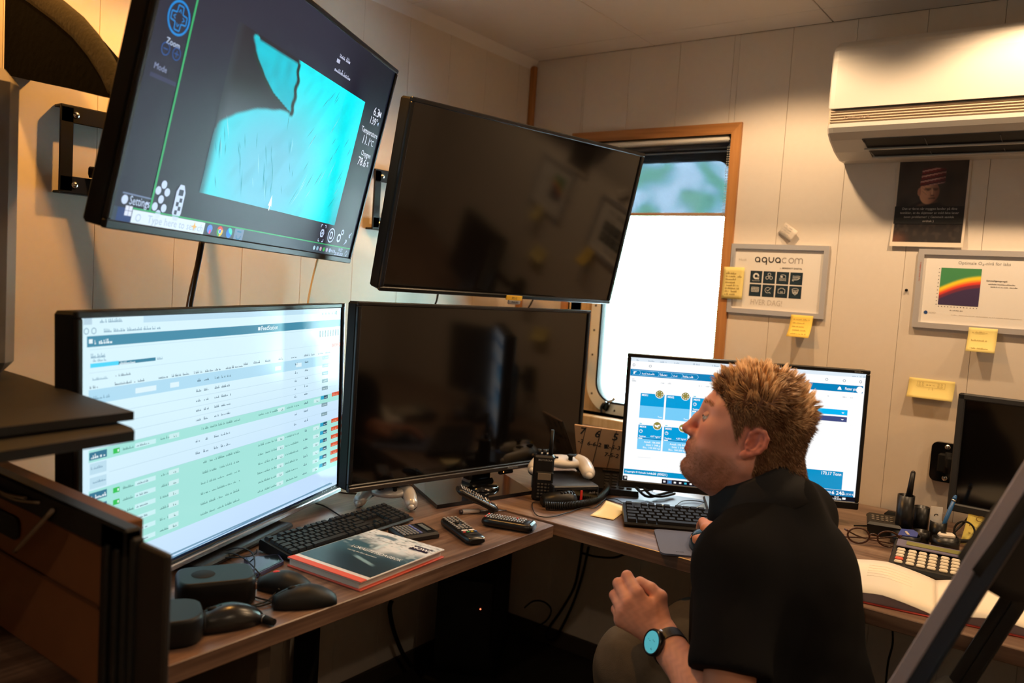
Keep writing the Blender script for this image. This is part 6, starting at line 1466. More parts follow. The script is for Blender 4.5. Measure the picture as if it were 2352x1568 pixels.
# ================================================================== PERSON
def smin(a, b, k):
    h = np.clip(0.5+0.5*(b-a)/k, 0, 1); return b*(1-h)+a*h-k*h*(1-h)
def smax(a, b, k): return -smin(-a, -b, k)
def cap(P, a, b, ra, rb=None):
    rb = ra if rb is None else rb
    a = np.asarray(a, float); b = np.asarray(b, float); ab = b-a
    t = np.clip(((P-a)@ab)/max(ab@ab, 1e-12), 0, 1)
    return np.linalg.norm(P-a-t[:, None]*ab, axis=1)-(ra+(rb-ra)*t)
def ell(P, c, r, R=None):
    q = P-np.asarray(c, float)
    if R is not None: q = q@R
    q = q/np.asarray(r, float); k0 = np.linalg.norm(q, axis=1); k1 = np.linalg.norm(q/np.asarray(r, float), axis=1)
    return k0*(k0-1)/np.maximum(k1, 1e-9)
def chain(P, pts, rad, k=0.004):
    d = None
    for i in range(len(pts)-1):
        c_ = cap(P, pts[i], pts[i+1], rad[i], rad[i+1]); d = c_ if d is None else smin(d, c_, k)
    return d
def surfnet(f, lo, hi, h):
    """surface nets over a grid, refined only near the surface"""
    lo = np.array(lo, float); hi = np.array(hi, float); B = 4
    n = (np.ceil((hi-lo)/h/B).astype(int))*B+1
    ax = [lo[i]+h*np.arange(n[i]) for i in range(3)]
    cx = [a[::B] for a in ax]
    G = np.stack(np.meshgrid(*cx, indexing='ij'), -1); cd = f(G.reshape(-1, 3)).reshape(G.shape[:3])
    near = np.abs(cd) < h*B*2.2
    blk = np.zeros([len(a)-1 for a in cx], bool)
    for dx in (0, 1):
        for dy in (0, 1):
            for dz in (0, 1): blk |= near[dx:dx+blk.shape[0], dy:dy+blk.shape[1], dz:dz+blk.shape[2]]
    D = np.kron(cd[:-1, :-1, :-1], np.ones((B, B, B))); D = np.pad(D, ((0, 1),)*3, mode='edge')
    need = np.kron(blk, np.ones((B, B, B), bool)); need = np.pad(need, ((0, 1),)*3, mode='edge')
    for a in range(3): need |= np.roll(need, 1, a)
    I = np.argwhere(need); P = lo+I*h; v = np.empty(len(P))
    for s in range(0, len(P), 200000): v[s:s+200000] = f(P[s:s+200000])
    D[need] = v
    S_ = D < 0
    c = [(i, j, k) for i in (0, 1) for j in (0, 1) for k in (0, 1)]
    N = [m-1 for m in n]; sub = lambda A, o: A[o[0]:o[0]+N[0], o[1]:o[1]+N[1], o[2]:o[2]+N[2]]
    tot = sum(sub(S_, o).astype(np.int8) for o in c); act = (tot > 0) & (tot < 8)
    idx = -np.ones(N, int); A = np.argwhere(act); idx[act] = np.arange(len(A))
    pos = np.zeros((len(A), 3)); cnt = np.zeros(len(A))
    val = {o: D[A[:, 0]+o[0], A[:, 1]+o[1], A[:, 2]+o[2]] for o in c}
    for o in c:
        for a in range(3):
            if o[a] == 0:
                q = list(o); q[a] = 1; q = tuple(q); u, w = val[o], val[q]; m = (u < 0) != (w < 0)
                t = np.where(m, u/np.where(u-w == 0, 1, u-w), 0); p = np.tile(np.array(o, float), (len(A), 1)); p[:, a] = t
                pos[m] += p[m]; cnt[m] += 1
    V = lo+h*(A+pos/np.maximum(cnt, 1)[:, None])
    F = []
    for a in range(3):
        b, c2 = (a+1) % 3, (a+2) % 3
        s0 = [slice(None)]*3; s1 = [slice(None)]*3; s0[a] = slice(0, -1); s1[a] = slice(1, None)
        E0 = S_[tuple(s0)]; E1 = S_[tuple(s1)]; cr = np.argwhere(E0 != E1)
        ok = (cr[:, b] > 0) & (cr[:, c2] > 0) & (cr[:, b] < n[b]-1) & (cr[:, c2] < n[c2]-1); cr = cr[ok]
        flip = E0[cr[:, 0], cr[:, 1], cr[:, 2]]
        q = []
        for db, dc in ((-1, -1), (0, -1), (0, 0), (-1, 0)):
            r = cr.copy(); r[:, b] += db; r[:, c2] += dc; q.append(idx[r[:, 0], r[:, 1], r[:, 2]])
        q = np.stack(q, 1); good = (q >= 0).all(1); q = q[good]; fl = flip[good]
        q[~fl] = q[~fl][:, ::-1]; F.append(q)
    return V, np.concatenate(F)
def vmesh(name, V, F, m, C=None):
    me = bpy.data.meshes.new(name); me.from_pydata(V.tolist(), [], F.tolist()); me.polygons.foreach_set('use_smooth', np.ones(len(F), bool)); me.materials.append(m)
    if C is not None:
        a = me.color_attributes.new('tint', 'FLOAT_COLOR', 'POINT'); a.data.foreach_set('color', np.concatenate([C, np.ones((len(C), 1))], 1).astype(np.float32).ravel())
    me.update(); return me
def relax(V, F, n=2, w=.5):
    E = np.concatenate([F[:, [0, 1]], F[:, [1, 2]], F[:, [2, 3]], F[:, [3, 0]]])
    for _ in range(n):
        s = np.zeros_like(V); c_ = np.zeros(len(V)); np.add.at(s, E[:, 0], V[E[:, 1]]); np.add.at(c_, E[:, 0], 1); np.add.at(s, E[:, 1], V[E[:, 0]]); np.add.at(c_, E[:, 1], 1)
        V = V*(1-w)+w*s/c_[:, None]
    return V
def normals(V, F):
    n = np.cross(V[F[:, 2]]-V[F[:, 0]], V[F[:, 3]]-V[F[:, 1]]); N = np.zeros_like(V)
    for k in range(4): np.add.at(N, F[:, k], n)
    return N/(np.linalg.norm(N, axis=1, keepdims=True)+1e-12)

person = thing('person', 'seated man with short blond hair in a black shirt, looking up at the wall screens', 'person', T(1.36, -1.05, 0))
PO = np.array([1.36, -1.05, 0])

# ---- head, in its own frame (x face, y left, z up)
HS = .955; HC = at(1714, 990, 1.48)
HR = np.array(Matrix.Rotation(math.radians(203), 3, 'Z') @ Matrix.Rotation(-math.radians(12), 3, 'Y') @ Matrix.Rotation(.05, 3, 'X'))
def h2w(p): return (np.atleast_2d(p)*HS)@HR.T+HC
def w2h(P): return (P-HC)@HR/HS
NBW = at(1778, 1150, 1.47); NB = w2h(NBW[None])[0]
def f_head(P):
    m = P.copy(); m[:, 1] = np.abs(m[:, 1])              # symmetric features
    d = ell(P, (-.012, 0, .032), (.096, .077, .086))
    d = smin(d, ell(P, (.026, 0, -.018), (.060, .064, .088)), .03)
    d = smin(d, ell(P, (.034, 0, -.068), (.054, .052, .044)), .03)
    d = smin(d, cap(m, (-.004, .056, -.058), (.060, .022, -.098), .019, .017), .025)
    d = smin(d, ell(P, (.076, 0, -.096), (.022, .026, .020)), .02)
    d = smin(d, ell(P, (.020, 0, -.100), (.060, .046, .030)), .03)                # under the chin
    d = smin(d, cap(m, (.0765, .0, .028), (.060, .044, .028), .0125, .012), .018)   # brow
    d = smin(d, ell(m, (.060, .044, -.014), (.024, .022, .022)), .02)             # cheekbone
    d = smin(d, ell(m, (.052, .040, -.052), (.030, .024, .030)), .025)            # full cheek
    d = smin(d, ell(P, (.074, 0, -.060), (.022, .030, .030)), .018)               # muzzle
    d = smax(d, -ell(m, (.094, .032, .008), (.016, .019, .011)), .012)            # eye socket
    d = smin(d, ell(m, (.0660, .031, .006), (.0130, .0165, .0130)), .006)         # lids over the ball
    d = smin(d, chain(P, [(.079, 0, .022), (.093, 0, -.002), (.1045, 0, -.026)], [.0085, .0090, .0105], .006), .009)
    d = smin(d, ell(P, (.1040, 0, -.0285), (.0120, .0120, .0100)), .006)
    d = smin(d, ell(m, (.0935, .0130, -.0320), (.0120, .0075, .0085)), .006)
    d = smax(d, -ell(m, (.0985, .0062, -.0395), (.0050, .0030, .0040)), .003)
    d = smin(d, cap(m, (.0950, .0, -.0545), (.084, .020, -.0585), .0060, .0040), .006)   # upper lip
    d = smin(d, cap(m, (.0940, .0, -.0670), (.084, .018, -.0625), .0068, .0040), .006)   # lower lip
    d = smax(d, -cap(m, (.105, 0, -.0605), (.086, .024, -.0608), .0016), .003)
    d = smax(d, -ell(P, (.102, 0, -.081), (.010, .020, .006)), .012)
    # neck
    d = smin(d, cap(P, (-.046, 0, -.035), NB+np.array([-.002, 0, .0]), .063, .064), .03)
    d = smin(d, cap(P, (.010, 0, -.090), NB+np.array([.030, 0, -.02]), .044, .045), .03)
    return d
def f_ear(P):
    m = P.copy(); m[:, 1] = np.abs(m[:, 1])
    # ear frame: e forward-up plane, leaning back
    ca, sa = math.cos(.22), math.sin(.22)
    q = (m-np.array([-.010, .0745, -.010]))/.90; u = q[:, 0]*ca+q[:, 2]*sa; w = -q[:, 0]*sa+q[:, 2]*ca; y = q[:, 1]-.38*np.maximum(0, -u)-.002
    Q = np.stack([u, y, w], 1)
    hel = [(.010, .000, .004), (.012, .003, .016), (.005, .006, .028), (-.008, .007, .031), (-.019, .006, .022), (-.022, .005, .006), (-.017, .005, -.010), (-.006, .004, -.022), (.004, .003, -.030)]
    d = chain(Q, hel, [.0035, .0042, .0046, .0046, .0046, .0044, .0044, .0050, .0062], .003)
    d = smin(d, ell(Q, (-.004, .0005, .002), (.018, .0040, .027)), .006)
    d = smin(d, chain(Q, [(-.006, .006, .020), (-.012, .006, .006), (-.006, .006, -.010), (.004, .005, -.014)], [.003, .0036, .0036, .0038], .003), .004)
    d = smin(d, ell(Q, (.004, .003, -.030), (.0075, .0050, .0085)), .005)
    d = smin(d, ell(Q, (.010, .004, -.004), (.004, .004, .007)), .004)
    d = smax(d, -ell(Q, (-.001, .010, -.001), (.0085, .0085, .011)), .004)
    return d*.90
fh = lambda P: smin(f_head(P), f_ear(P), .005)
V, F = surfnet(fh, (-.16, -.125, -.235), (.14, .125, .135), .0021)
V = relax(V, F, 1, .4); Nn = normals(V, F); FH, VH, NH = F, V, Nn
m_ = V.copy(); m_[:, 1] = np.abs(m_[:, 1]); x, y, z = m_[:, 0], m_[:, 1], m_[:, 2]
SK = S(226, 164, 148)
C = np.tile(np.array(SK), (len(V), 1)); nz = np.sin(V[:, 0]*310+np.sin(V[:, 2]*260)*2)*np.sin(V[:, 1]*290+np.cos(V[:, 2]*240)*2)*.5+.5
def blend(C, col, t): return C*(1-t[:, None])+np.array(col)*t[:, None]
C = blend(C, S(206, 112, 88), sstep(.034, .010, np.sqrt((x-.066)**2+(y-.042)**2+(z+.020)**2))*.6)
C = blend(C, S(202, 100, 80), sstep(.030, .012, np.sqrt((x-.103)**2+y**2+(z+.028)**2))*.6)
C = blend(C, S(196, 100, 84), sstep(.066, .078, y)*sstep(.04, .02, np.abs(z+.01))*sstep(.03, .0, x)*.65)
beard = sstep(-.030, -.062, z+.30*np.maximum(0, .05-x)*0+.55*(np.maximum(0, .055-x)*-1)*0)*sstep(-.012, .018, x-.0)*sstep(-.150, -.112, z)
beard = np.maximum(beard*sstep(.0, .02, -z-.055+.6*np.maximum(0, .075-x)*0+.02), sstep(.012, .004, np.abs(z+.044))*sstep(.082, .088, x)*.8)
beard *= (.60+.40*nz)
C = blend(C, S(126, 84, 56), beard*.70)
C = blend(C, S(188, 104, 96), sstep(.0105, .006, np.sqrt(((z+.0605)*.9)**2+(np.maximum(0, y-.012)*.7)**2))*sstep(.084, .090, x)*.8)
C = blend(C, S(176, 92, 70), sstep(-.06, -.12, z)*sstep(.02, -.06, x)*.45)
C = blend(C, S(60, 34, 28), sstep(.0045, .003, np.sqrt((x+.006)**2+(y-.055)**2+(z+.125)**2)))
# scalp
def hairline(x, y, z):
    front = z-(.060+.012*np.cos(y*38))-.30*(x-.072)                       # above the forehead
    side = sstep(0, 1, np.zeros_like(x))
    a = np.where(x > .045, (z-.066)*1.0+.0*(x), 0)
    lim = np.interp(x, [-.12, -.075, -.045, -.026, -.022, .010, .018, .030, .044, .058, .074, .084, .1], [-.086, -.096, -.092, -.070, -.012, .022, -.018, .004, .030, .046, .058, .066, .085])
    return z-lim
hz = hairline(x, y, z); earz = f_ear(V)
scalp = sstep(-.006, .006, hz)*sstep(.001, .006, earz)*(z > -.105)
C = blend(C, S(104, 70, 42), scalp*.9)
C = blend(C, S(176, 128, 98), sstep(.0055, .002, np.abs(z-.034+.12*(y-.03)**1*0))*sstep(.058, .066, x)*sstep(.008, .014, y)*sstep(.052, .046, y)*.25)
parts = [(h2w(V), F, C)]

# ---- hands
def hand_sdf(J):
    """J: wrist, then per finger (mcp, pip, dip, tip) in world metres; thumb (base, mcp, ip, tip)"""
    wr, wr2 = J['wrist']
    def f(P):
        d = cap(P, wr2, wr, .0285, .0255)
        for k, fg in enumerate(J['fingers']):
            d = smin(d, cap(P, wr, fg[0], .0200, .0122), .016)
        d = smin(d, cap(P, wr, J['thumb'][0], .020, .016), .014)
        d = smin(d, cap(P, J['thumb'][1], (J['fingers'][0][0]*.6+wr*.4), .0105, .013), .012)
        for k, fg in enumerate(J['fingers']):
            r = (.0098, .0100, .0095, .0084)[k]; c_ = chain(P, fg, [r*1.18, r*1.04, r*.93, r*.80], .003); d = smin(d, c_, .0045)
        d = smin(d, chain(P, J['thumb'], [.0155, .0122, .0112, .0092], .004), .006)
        return d
    return f
def cf(r, u, a): return CAM_R[:, 0]*r+CAM_R[:, 1]*u+FWD*a     # right, up, away
WR = at(1520, 1462, 1.45); EL = at(1668, 1668, 1.26)
mm = .78e-3
def hp(du, dv, da): return WR+cf(du*mm, -dv*mm, da*.001)
fing = [[hp(-54, -95, 14), hp(-72, -124, 42), hp(-60, -104, 66), hp(-44, -84, 68)],
        [hp(-76, -74, 10), hp(-93, -107, 40), hp(-80, -90, 66), hp(-60, -70, 70)],
        [hp(-88, -54, 10), hp(-102, -80, 38), hp(-90, -64, 62), hp(-70, -48, 66)],
        [hp(-92, -32, 12), hp(-99, -48, 36), hp(-88, -36, 56), hp(-70, -24, 60)]]
thumb = [hp(0, -42, 14), hp(2, -82, 24), hp(-18, -98, 32), hp(-42, -112, 40)]
JL = dict(wrist=(WR, WR+(EL-WR)*.16), fingers=fing, thumb=thumb)
fhL0 = hand_sdf(JL)
dEL = (EL-WR)/np.linalg.norm(EL-WR)
def fL(P): return smin(fhL0(P), chain(P, [WR, WR+(EL-WR)*.28, WR+(EL-WR)*.62, EL], [.0262, .0285, .0390, .0440], .01), .012)
allp = np.array([p for fg in fing for p in fg]+thumb+[WR, EL])
V, F = surfnet(fL, allp.min(0)-.05, allp.max(0)+.05, .0022); V = relax(V, F, 1, .4)
C = np.tile(np.array(S(224, 164, 144)), (len(V), 1))
for fg in fing:
    for k in (0, 1): C = blend(C, S(190, 108, 84), sstep(.020, .006, np.linalg.norm(V-fg[k], axis=1))*.5)
kn = (fing[0][0]+fing[1][0])/2; C = blend(C, S(192, 116, 82), sstep(.06, .02, np.linalg.norm(V-(kn*.6+WR*.4), axis=1))*.45)
C = C*(1+.05*np.sin(V[:, [0]]*420+np.sin(V[:, [2]]*380)*2))
parts.append((V, F, C))

# ---- torso axes
hd = math.radians(171); TF = np.array([math.cos(hd), math.sin(hd), 0]); TL_ = np.array([-math.sin(hd), math.cos(hd), 0]); TU = np.array([0, 0, 1.0])
NBt = at(1775, 1165, 1.47)
SL = NBt+TL_*.134-TU*.072-TF*.012; SR = NBt-TL_*.175-TU*.05+TF*.03
PC = NBt-TU*.485-TF*.075; CH = NBt-TU*.19+TF*.0
MP = np.array([mpos[0]+.046, mpos[1]+.026, DZ+.026])       # right hand on its mouse
ER = SR-TU*.25+TF*.12-TL_*.03
KL = at(1452, 1528, 1.56); KRn = KL-TL_*.24+TF*.02; KRn[2] = KL[2]-.01
HL = PC+TL_*.095-TU*.01; HRj = PC-TL_*.095-TU*.01
AL_ = KL*[1, 1, 0]+TF*.02+np.array([0, 0, .09]); AR = KRn*[1, 1, 0]+TF*.04+np.array([0, 0, .09])
Rt = np.stack([TF, TL_, TU], 1)
# right hand over the mouse
wrR = MP-TF*.060-TL_*.03+np.array([0, 0, .014]); dF = np.array([-.55, .83, 0]); dF /= np.linalg.norm(dF); sF = np.array([-dF[1], dF[0], 0])
wrR = MP-dF*.075+np.array([0, 0, .012])
fR = []
for k, (o, l) in enumerate(((.024, 1.0), (.006, 1.06), (-.012, .98), (-.028, .82))):
    m0 = wrR+dF*.082+sF*o*1.0+np.array([0, 0, .006-.002*k]); fR.append([m0, m0+dF*.042*l+np.array([0, 0, .004]), m0+dF*.064*l+np.array([0, 0, -.010]), m0+dF*.078*l+np.array([0, 0, -.022])])
thR = [wrR+dF*.025+sF*.030+np.array([0, 0, -.008]), wrR+dF*.052+sF*.044+np.array([0, 0, -.012]), wrR+dF*.078+sF*.046+np.array([0, 0, -.016]), wrR+dF*.100+sF*.040+np.array([0, 0, -.020])]
JR = dict(wrist=(wrR, wrR+(ER-wrR)*.16), fingers=fR, thumb=thR); fhR = hand_sdf(JR)
def fRr(P): return smin(fhR(P), chain(P, [wrR, wrR+(ER-wrR)*.3, wrR+(ER-wrR)*.65, ER], [.0258, .029, .0395, .044], .01), .012)
allp = np.array([p for fg in fR for p in fg]+thR+[wrR, ER]); V, F = surfnet(fRr, allp.min(0)-.05, allp.max(0)+.05, .003); V = relax(V, F, 1, .4)
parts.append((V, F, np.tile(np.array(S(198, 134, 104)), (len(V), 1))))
# ---- trunk, arms and legs beneath the clothes
def f_trunk(P):
    d = ell(P, CH, (.105, .150, .20), Rt); d = smin(d, ell(P, PC+TU*.06+TF*.01, (.110, .150, .17), Rt), .06)
    d = smin(d, cap(P, SL, SR, .050), .05); d = smin(d, cap(P, NBt+TU*.01, NBt-TU*.1, .055, .07), .05)
    d = smin(d, cap(P, SL, EL, .046, .040), .03); d = smin(d, cap(P, SR, ER, .046, .040), .03)
    for hh, kk, aa in ((HL, KL, AL_), (HRj, KRn, AR)): d = smin(d, chain(P, [hh, kk, aa], [.076, .050, .036], .02), .04)
    return d
allp = np.array([NBt, SL, SR, EL, ER, KL, KRn, AL_, AR, HL, HRj]); V, F = surfnet(f_trunk, allp.min(0)-.16, allp.max(0)+.13, .010); V = relax(V, F, 1, .5)
parts.append((V, F, np.tile(np.array(S(190, 134, 108)), (len(V), 1))))
oV, oF, oC, o_ = [], [], [], 0
for V, F, C in parts: oV.append(V-PO); oF.append(F+o_); oC.append(C); o_ += len(V)
SKIN = attr_mat('skin', 'tint', .52, spec=.35, sss=.12, bump=.06, bscale=900)
body = link('body', vmesh('body', np.concatenate(oV), np.concatenate(oF), SKIN, np.clip(np.concatenate(oC), 0, 1)), person)

# eyes
EYE = mat('eye_white', (.62, .58, .55), .15)
for s_ in (1, -1):
    c_ = h2w(np.array([.0740, s_*.031, .0065]))[0]-PO; mb = MB(); mb.ball(tuple(c_), .0128*HS, nu=20, nv=14); e_ = mb.build('eye', EYE, person)
    gd = HR@np.array([.975, s_*.10+.14, .12]); gd /= np.linalg.norm(gd); q_ = Vector(gd).to_track_quat('Z', 'Y').to_matrix().to_4x4()
    for nm, r_, of, m in (('iris', .0060, .0111, mat('iris_blue', S(70, 104, 124), .1)), ('pupil', .0026, .0128, BLKG)):
        MB().lathe([(0, .0014), (r_*.6, .0009), (r_, 0)], 18, T(*(c_+gd*of*HS)) @ q_).build(nm, m, e_)
    # lids
    for lo_, a0, a1 in ((0, .20, 1.35), (1, -1.25, -.36)):
        mb = MB(); mb.grid(lambda u, v: tuple(h2w(np.array([.0740+.0136*math.cos(a0+(a1-a0)*v)*math.cos((u-.5)*2.3), s_*(.031+.0136*math.sin((u-.5)*2.3)), .0065+.0136*math.sin(a0+(a1-a0)*v)*(1-.25*abs(u-.5)*2)]))[0]-PO), 14, 6); mb.build('eyelid', mat('lid_skin', S(206, 148, 130), .5), person)

# ---- shirt
def noise3(P, f, s):
    return np.sin(P[:, 0]*f+s+1.7*np.sin(P[:, 2]*f*.8+s))*np.sin(P[:, 1]*f*1.1+2*s+1.3*np.sin(P[:, 0]*f*.7))*np.cos(P[:, 2]*f*.6-s)
hemd = (EL-SL)/np.linalg.norm(EL-SL); hemL = SL+(EL-SL)*.70
hemr = (ER-SR)/np.linalg.norm(ER-SR); hemR = SR+(ER-SR)*.72
def f_shirt(P):
    d = ell(P, CH-TU*.0-TF*.012, (.130, .172, .215), Rt); d = smin(d, ell(P, PC+TU*.10+TF*.0, (.138, .176, .21), Rt), .08)
    d = smin(d, ell(P, NBt-TU*.14-TF*.075, (.075, .130, .12), Rt), .05)
    d = smin(d, cap(P, SL-TU*.01, SR-TU*.01, .062), .06)
    for s_, sh in ((1, SL), (-1, SR)): d = smin(d, cap(P, NBt+TU*.012-TF*.012, sh+TU*.008, .056, .052), .04)
    aL = smax(cap(P, SL, EL, .064, .066), (P-hemL)@hemd, .006); aR = smax(cap(P, SR, ER, .062, .060), (P-hemR)@hemr, .006)
    d = smin(d, aL, .035); d = smin(d, aR, .035)
    d = smax(d, -((P-(PC-TU*.035))@TU), .01)
    w_ = np.clip((NBt[2]-.06-P[:, 2])/.25, 0, 1)
    return d-.0045*noise3(P, 38, .3)*w_-.0030*noise3(P*[1, 1, .5], 70, 1.1)*w_-.003*np.sin((P@(TF*.55+TU*.8))*95+3*np.sin(P@TL_*16))*w_*np.clip(noise3(P, 16, 2)+.2, 0, 1)
allp = np.array([NBt, SL, SR, hemL, hemR, PC]); V, F = surfnet(f_shirt, allp.min(0)-.22, allp.max(0)+.2, .0062); V = relax(V, F, 1, .5)
# sleeve cuff and neck stay open where the limb comes out
SHM = mat('shirt_black', (.0058, .0060, .0075), .9, spec=.15, bump=.35, bscale=1400)
shirt = link('shirt', vmesh('shirt', V-PO, F, SHM), person, label='black short-sleeved collared shirt')
ax_ = -CAM_R[:, 0]*.30+CAM_R[:, 1]*.95+FWD*.05; ax_ /= np.linalg.norm(ax_); cxd = np.cross(TL_, ax_); cxd /= np.linalg.norm(cxd); cyd = np.cross(ax_, cxd)
CC = at(1742, 1128, 1.475)
mb = MB(); n = 40; rings = []
for r_, h_ in ((.071, -.014), (.070, .020), (.0705, .031), (.0745, .035), (.079, .029), (.088, .004), (.0965, -.022), (.0945, -.0225), (.085, .0), (.0755, .024), (.0725, .024), (.0735, -.014)):
    ring = []
    for k in range(n):
        a = 2*PI*k/n; fr_ = math.cos(a); rr_ = r_*(1.0+.05*fr_); hh = h_-.012*max(0, fr_)**2*(1 if h_ > 0 else .3)+.010*max(0, -fr_)*(1 if h_ > .01 else -.6 if h_ < 0 else .3)
        ring.append(tuple(CC+cxd*rr_*math.cos(a)*1.04+cyd*rr_*math.sin(a)*.98+ax_*hh-PO))
    rings.append(ring)
mb.loft(rings, cap=False); mb.build('collar', mat('collar_highlight', (.012, .0125, .015), .7, spec=.3, bump=.3, bscale=1400), shirt)  # lighter than the shirt: a collar highlight put into the colour

# ---- trousers, belt line, shoes
def f_tr(P):
    d = smax(ell(P, PC-TU*.0+TF*.01, (.135, .172, .125), Rt), ((P-(PC+TU*.05))@TU), .01)
    for hh, kk, aa in ((HL, KL, AL_), (HRj, KRn, AR)):
        d = smin(d, chain(P, [hh, kk, aa], [.092, .068, .066], .03), .04)
    fold = np.sin((P@(TU*.45+TL_*.9))*150+2.5*np.sin(P[:, 2]*30))*np.clip(1-np.linalg.norm(P-KL-TF*(-.02), axis=1)/.16, 0, 1)
    return d-.0042*fold-.004*noise3(P, 34, .7)
allp = np.array([KL, KRn, AL_, AR, HL, HRj, PC]); V, F = surfnet(f_tr, allp.min(0)-.12, allp.max(0)+.16, .0070); V = relax(V, F, 1, .5)
trs = link('trousers', vmesh('trousers', V-PO, F, mat('trouser_olive', S(86, 76, 63), .9, noise=.2, nscale=60, bump=.4, bscale=1200)), person, label='grey-brown work trousers')
for a_, nm in ((AL_, 'shoe'), (AR, 'shoe')):
    mb = MB(); b = a_-TU*a_[2]
    rings = []
    for s_, w_, h_ in ((-.09, .030, .05), (-.075, .038, .085), (-.02, .042, .09), (.05, .046, .065), (.11, .046, .048), (.15, .036, .036), (.165, .018, .022)):
        rings.append([tuple(b+TF*s_+TL_*(w_*math.cos(t))+TU*(h_*.5+h_*.5*math.sin(t))-PO+TU*.002) for t in np.linspace(0, 2*PI, 14, endpoint=False)])
    mb.loft(rings); mb.build(nm, mat('shoe_dark', (.02, .018, .016), .6), person)

# ---- wristwatch
wax = -dEL; nrm = cf(-.62, .18, -.76); nrm -= wax*(nrm@wax); nrm /= np.linalg.norm(nrm); sd = np.cross(wax, nrm)
WC = WR-wax*.026
wt = bpy.data.objects.new('wristwatch', None); COL.objects.link(wt); wt.parent = person; wt['label'] = 'black round watch with a turquoise dial'
mb = MB(); n = 40; rings = []
for k in range(n+1):
    a = 2*PI*k/n; rr_ = .0300; c_ = WC+nrm*(rr_*math.cos(a))+sd*(rr_*1.02*math.sin(a)); o = (nrm*math.cos(a)+sd*math.sin(a))
    rings.append([tuple(c_+wax*.0105-PO), tuple(c_+wax*.0105+o*.003-PO), tuple(c_-wax*.0105+o*.003-PO), tuple(c_-wax*.0105-PO)])
mb.loft(rings, cap=False, smooth=False); mb.build('strap', mat('strap_black', (.014, .014, .016), .5), wt)
WM = Matrix.Translation(WC+nrm*.0315-PO) @ Matrix(np.stack([wax, sd, nrm], 1).tolist()).to_4x4()
MB().lathe([(0, -.004), (.021, -.004), (.0232, -.001), (.0232, .006), (.0222, .0085), (.0195, .0090), (.0192, .0078), (0, .0078)], 40, WM).build('watch_case', mat('watch_black', (.012, .012, .014), .25), wt)
MB().lathe([(0, .0082), (.0190, .0082)], 36, WM).build('dial', mat('dial_glow', (.02, .05, .05), .15, emit=S(84, 176, 186), es=.85), wt)  # dial colour comes mostly from emission
mb = MB(); mb.cyl(tuple(WM @ Vector((.0, .0228, .003))), tuple(WM @ Vector((.0, .0265, .003))), .0028, n=10); mb.build('crown', CHROME, wt)
P2 = Panel(WM @ T(0, 0, .0086), wt)
for i, (a, b, L) in enumerate(((-.008, .006, .008), (.002, .0, .008), (-.010, -.008, .004))): P2.scrawl('dial_print', mat('dial_dark', S(20, 70, 80), .5), a, b, L, .003, 0, i)
P2.done()

# ---- hair
rng = np.random.RandomState(4)
tri = np.concatenate([FH[:, [0, 1, 2]], FH[:, [0, 2, 3]]]); cen = VH[tri].mean(1)
am = np.abs(cen[:, 1]); okh = (hairline(cen[:, 0], am, cen[:, 2]) > 0.0) & (f_ear(cen) > .003) & (cen[:, 2] > -.10)
tri = tri[okh]; area = np.linalg.norm(np.cross(VH[tri[:, 1]]-VH[tri[:, 0]], VH[tri[:, 2]]-VH[tri[:, 0]]), axis=1); NST = 15000
pick = rng.choice(len(tri), NST, p=area/area.sum()); r1, r2 = np.sqrt(rng.rand(NST)), rng.rand(NST)
B = VH[tri[pick, 0]]*(1-r1)[:, None]+VH[tri[pick, 1]]*(r1*(1-r2))[:, None]+VH[tri[pick, 2]]*(r1*r2)[:, None]
Nm = NH[tri[pick, 0]]; Nm /= np.linalg.norm(Nm, axis=1, keepdims=True)
topw = sstep(.015, .100, B[:, 2]+.10*np.maximum(0, -B[:, 0]-.02)+.012*(rng.rand(NST)-.5))
L_ = (.0105+.0185*topw**1.3)*(1-.35*sstep(-.03, -.09, B[:, 2]))*rng.uniform(.75, 1.2, NST)
clump = np.stack([vnoise(B[:, 0]*9+5, B[:, 1]*9+B[:, 2]*9+5, 7, s) for s in (1, 2, 3)], 1)-.5
frontw = sstep(-.02, .07, B[:, 0])
comb = np.stack([topw*(-.35+.75*frontw)+(1-topw)*-.50, .0*B[:, 0], topw*(.60-.30*frontw)+(1-topw)*-.62], 1)
d0 = Nm*(.35+.65*topw)[:, None]+comb*.9+clump*(.35+1.5*topw)[:, None]+rng.normal(0, .10, (NST, 3))
dn = (d0*Nm).sum(1); d0 += Nm*np.maximum(0, .16-dn)[:, None]; d0 /= np.linalg.norm(d0, axis=1, keepdims=True)
d1 = d0+comb*.35+rng.normal(0, .10, (NST, 3))+clump[:, [1, 2, 0]]*(.9*topw)[:, None]; d1 /= np.linalg.norm(d1, axis=1, keepdims=True)
P1 = B+d0*(L_*.5)[:, None]; P2_ = P1+d1*(L_*.5)[:, None]
cid = rng.choice(NST, 520, replace=False); near_ = np.concatenate([((B[i:i+1500, None]-B[cid][None])**2).sum(2).argmin(1) for i in range(0, NST, 1500)])
aw = (.68*sstep(.25, .8, topw))[:, None]; ctip = P2_[cid][near_]+(d1[cid]*(rng.uniform(0, .006, 520))[:, None])[near_]
P2_ = P2_*(1-aw)+ctip*aw; P1 = P1*(1-.45*aw)+(P1[cid][near_])*(.45*aw)
sdv = np.cross(d0, rng.normal(0, 1, (NST, 3))); sdv /= np.linalg.norm(sdv, axis=1, keepdims=True); sd2 = np.cross(d0, sdv)
w0 = (.00055+.00035*topw)
V = []; off = [(1, 0), (-.5, .87), (-.5, -.87)]
for (p, k) in ((B-Nm*.001, 1.0), (P1, .85)):
    for a, b in off: V.append(p+sdv*(w0*k*a)[:, None]+sd2*(w0*k*b)[:, None])
V.append(P2_); V = np.stack(V, 1)                       # NST x 7 x 3
faces = []
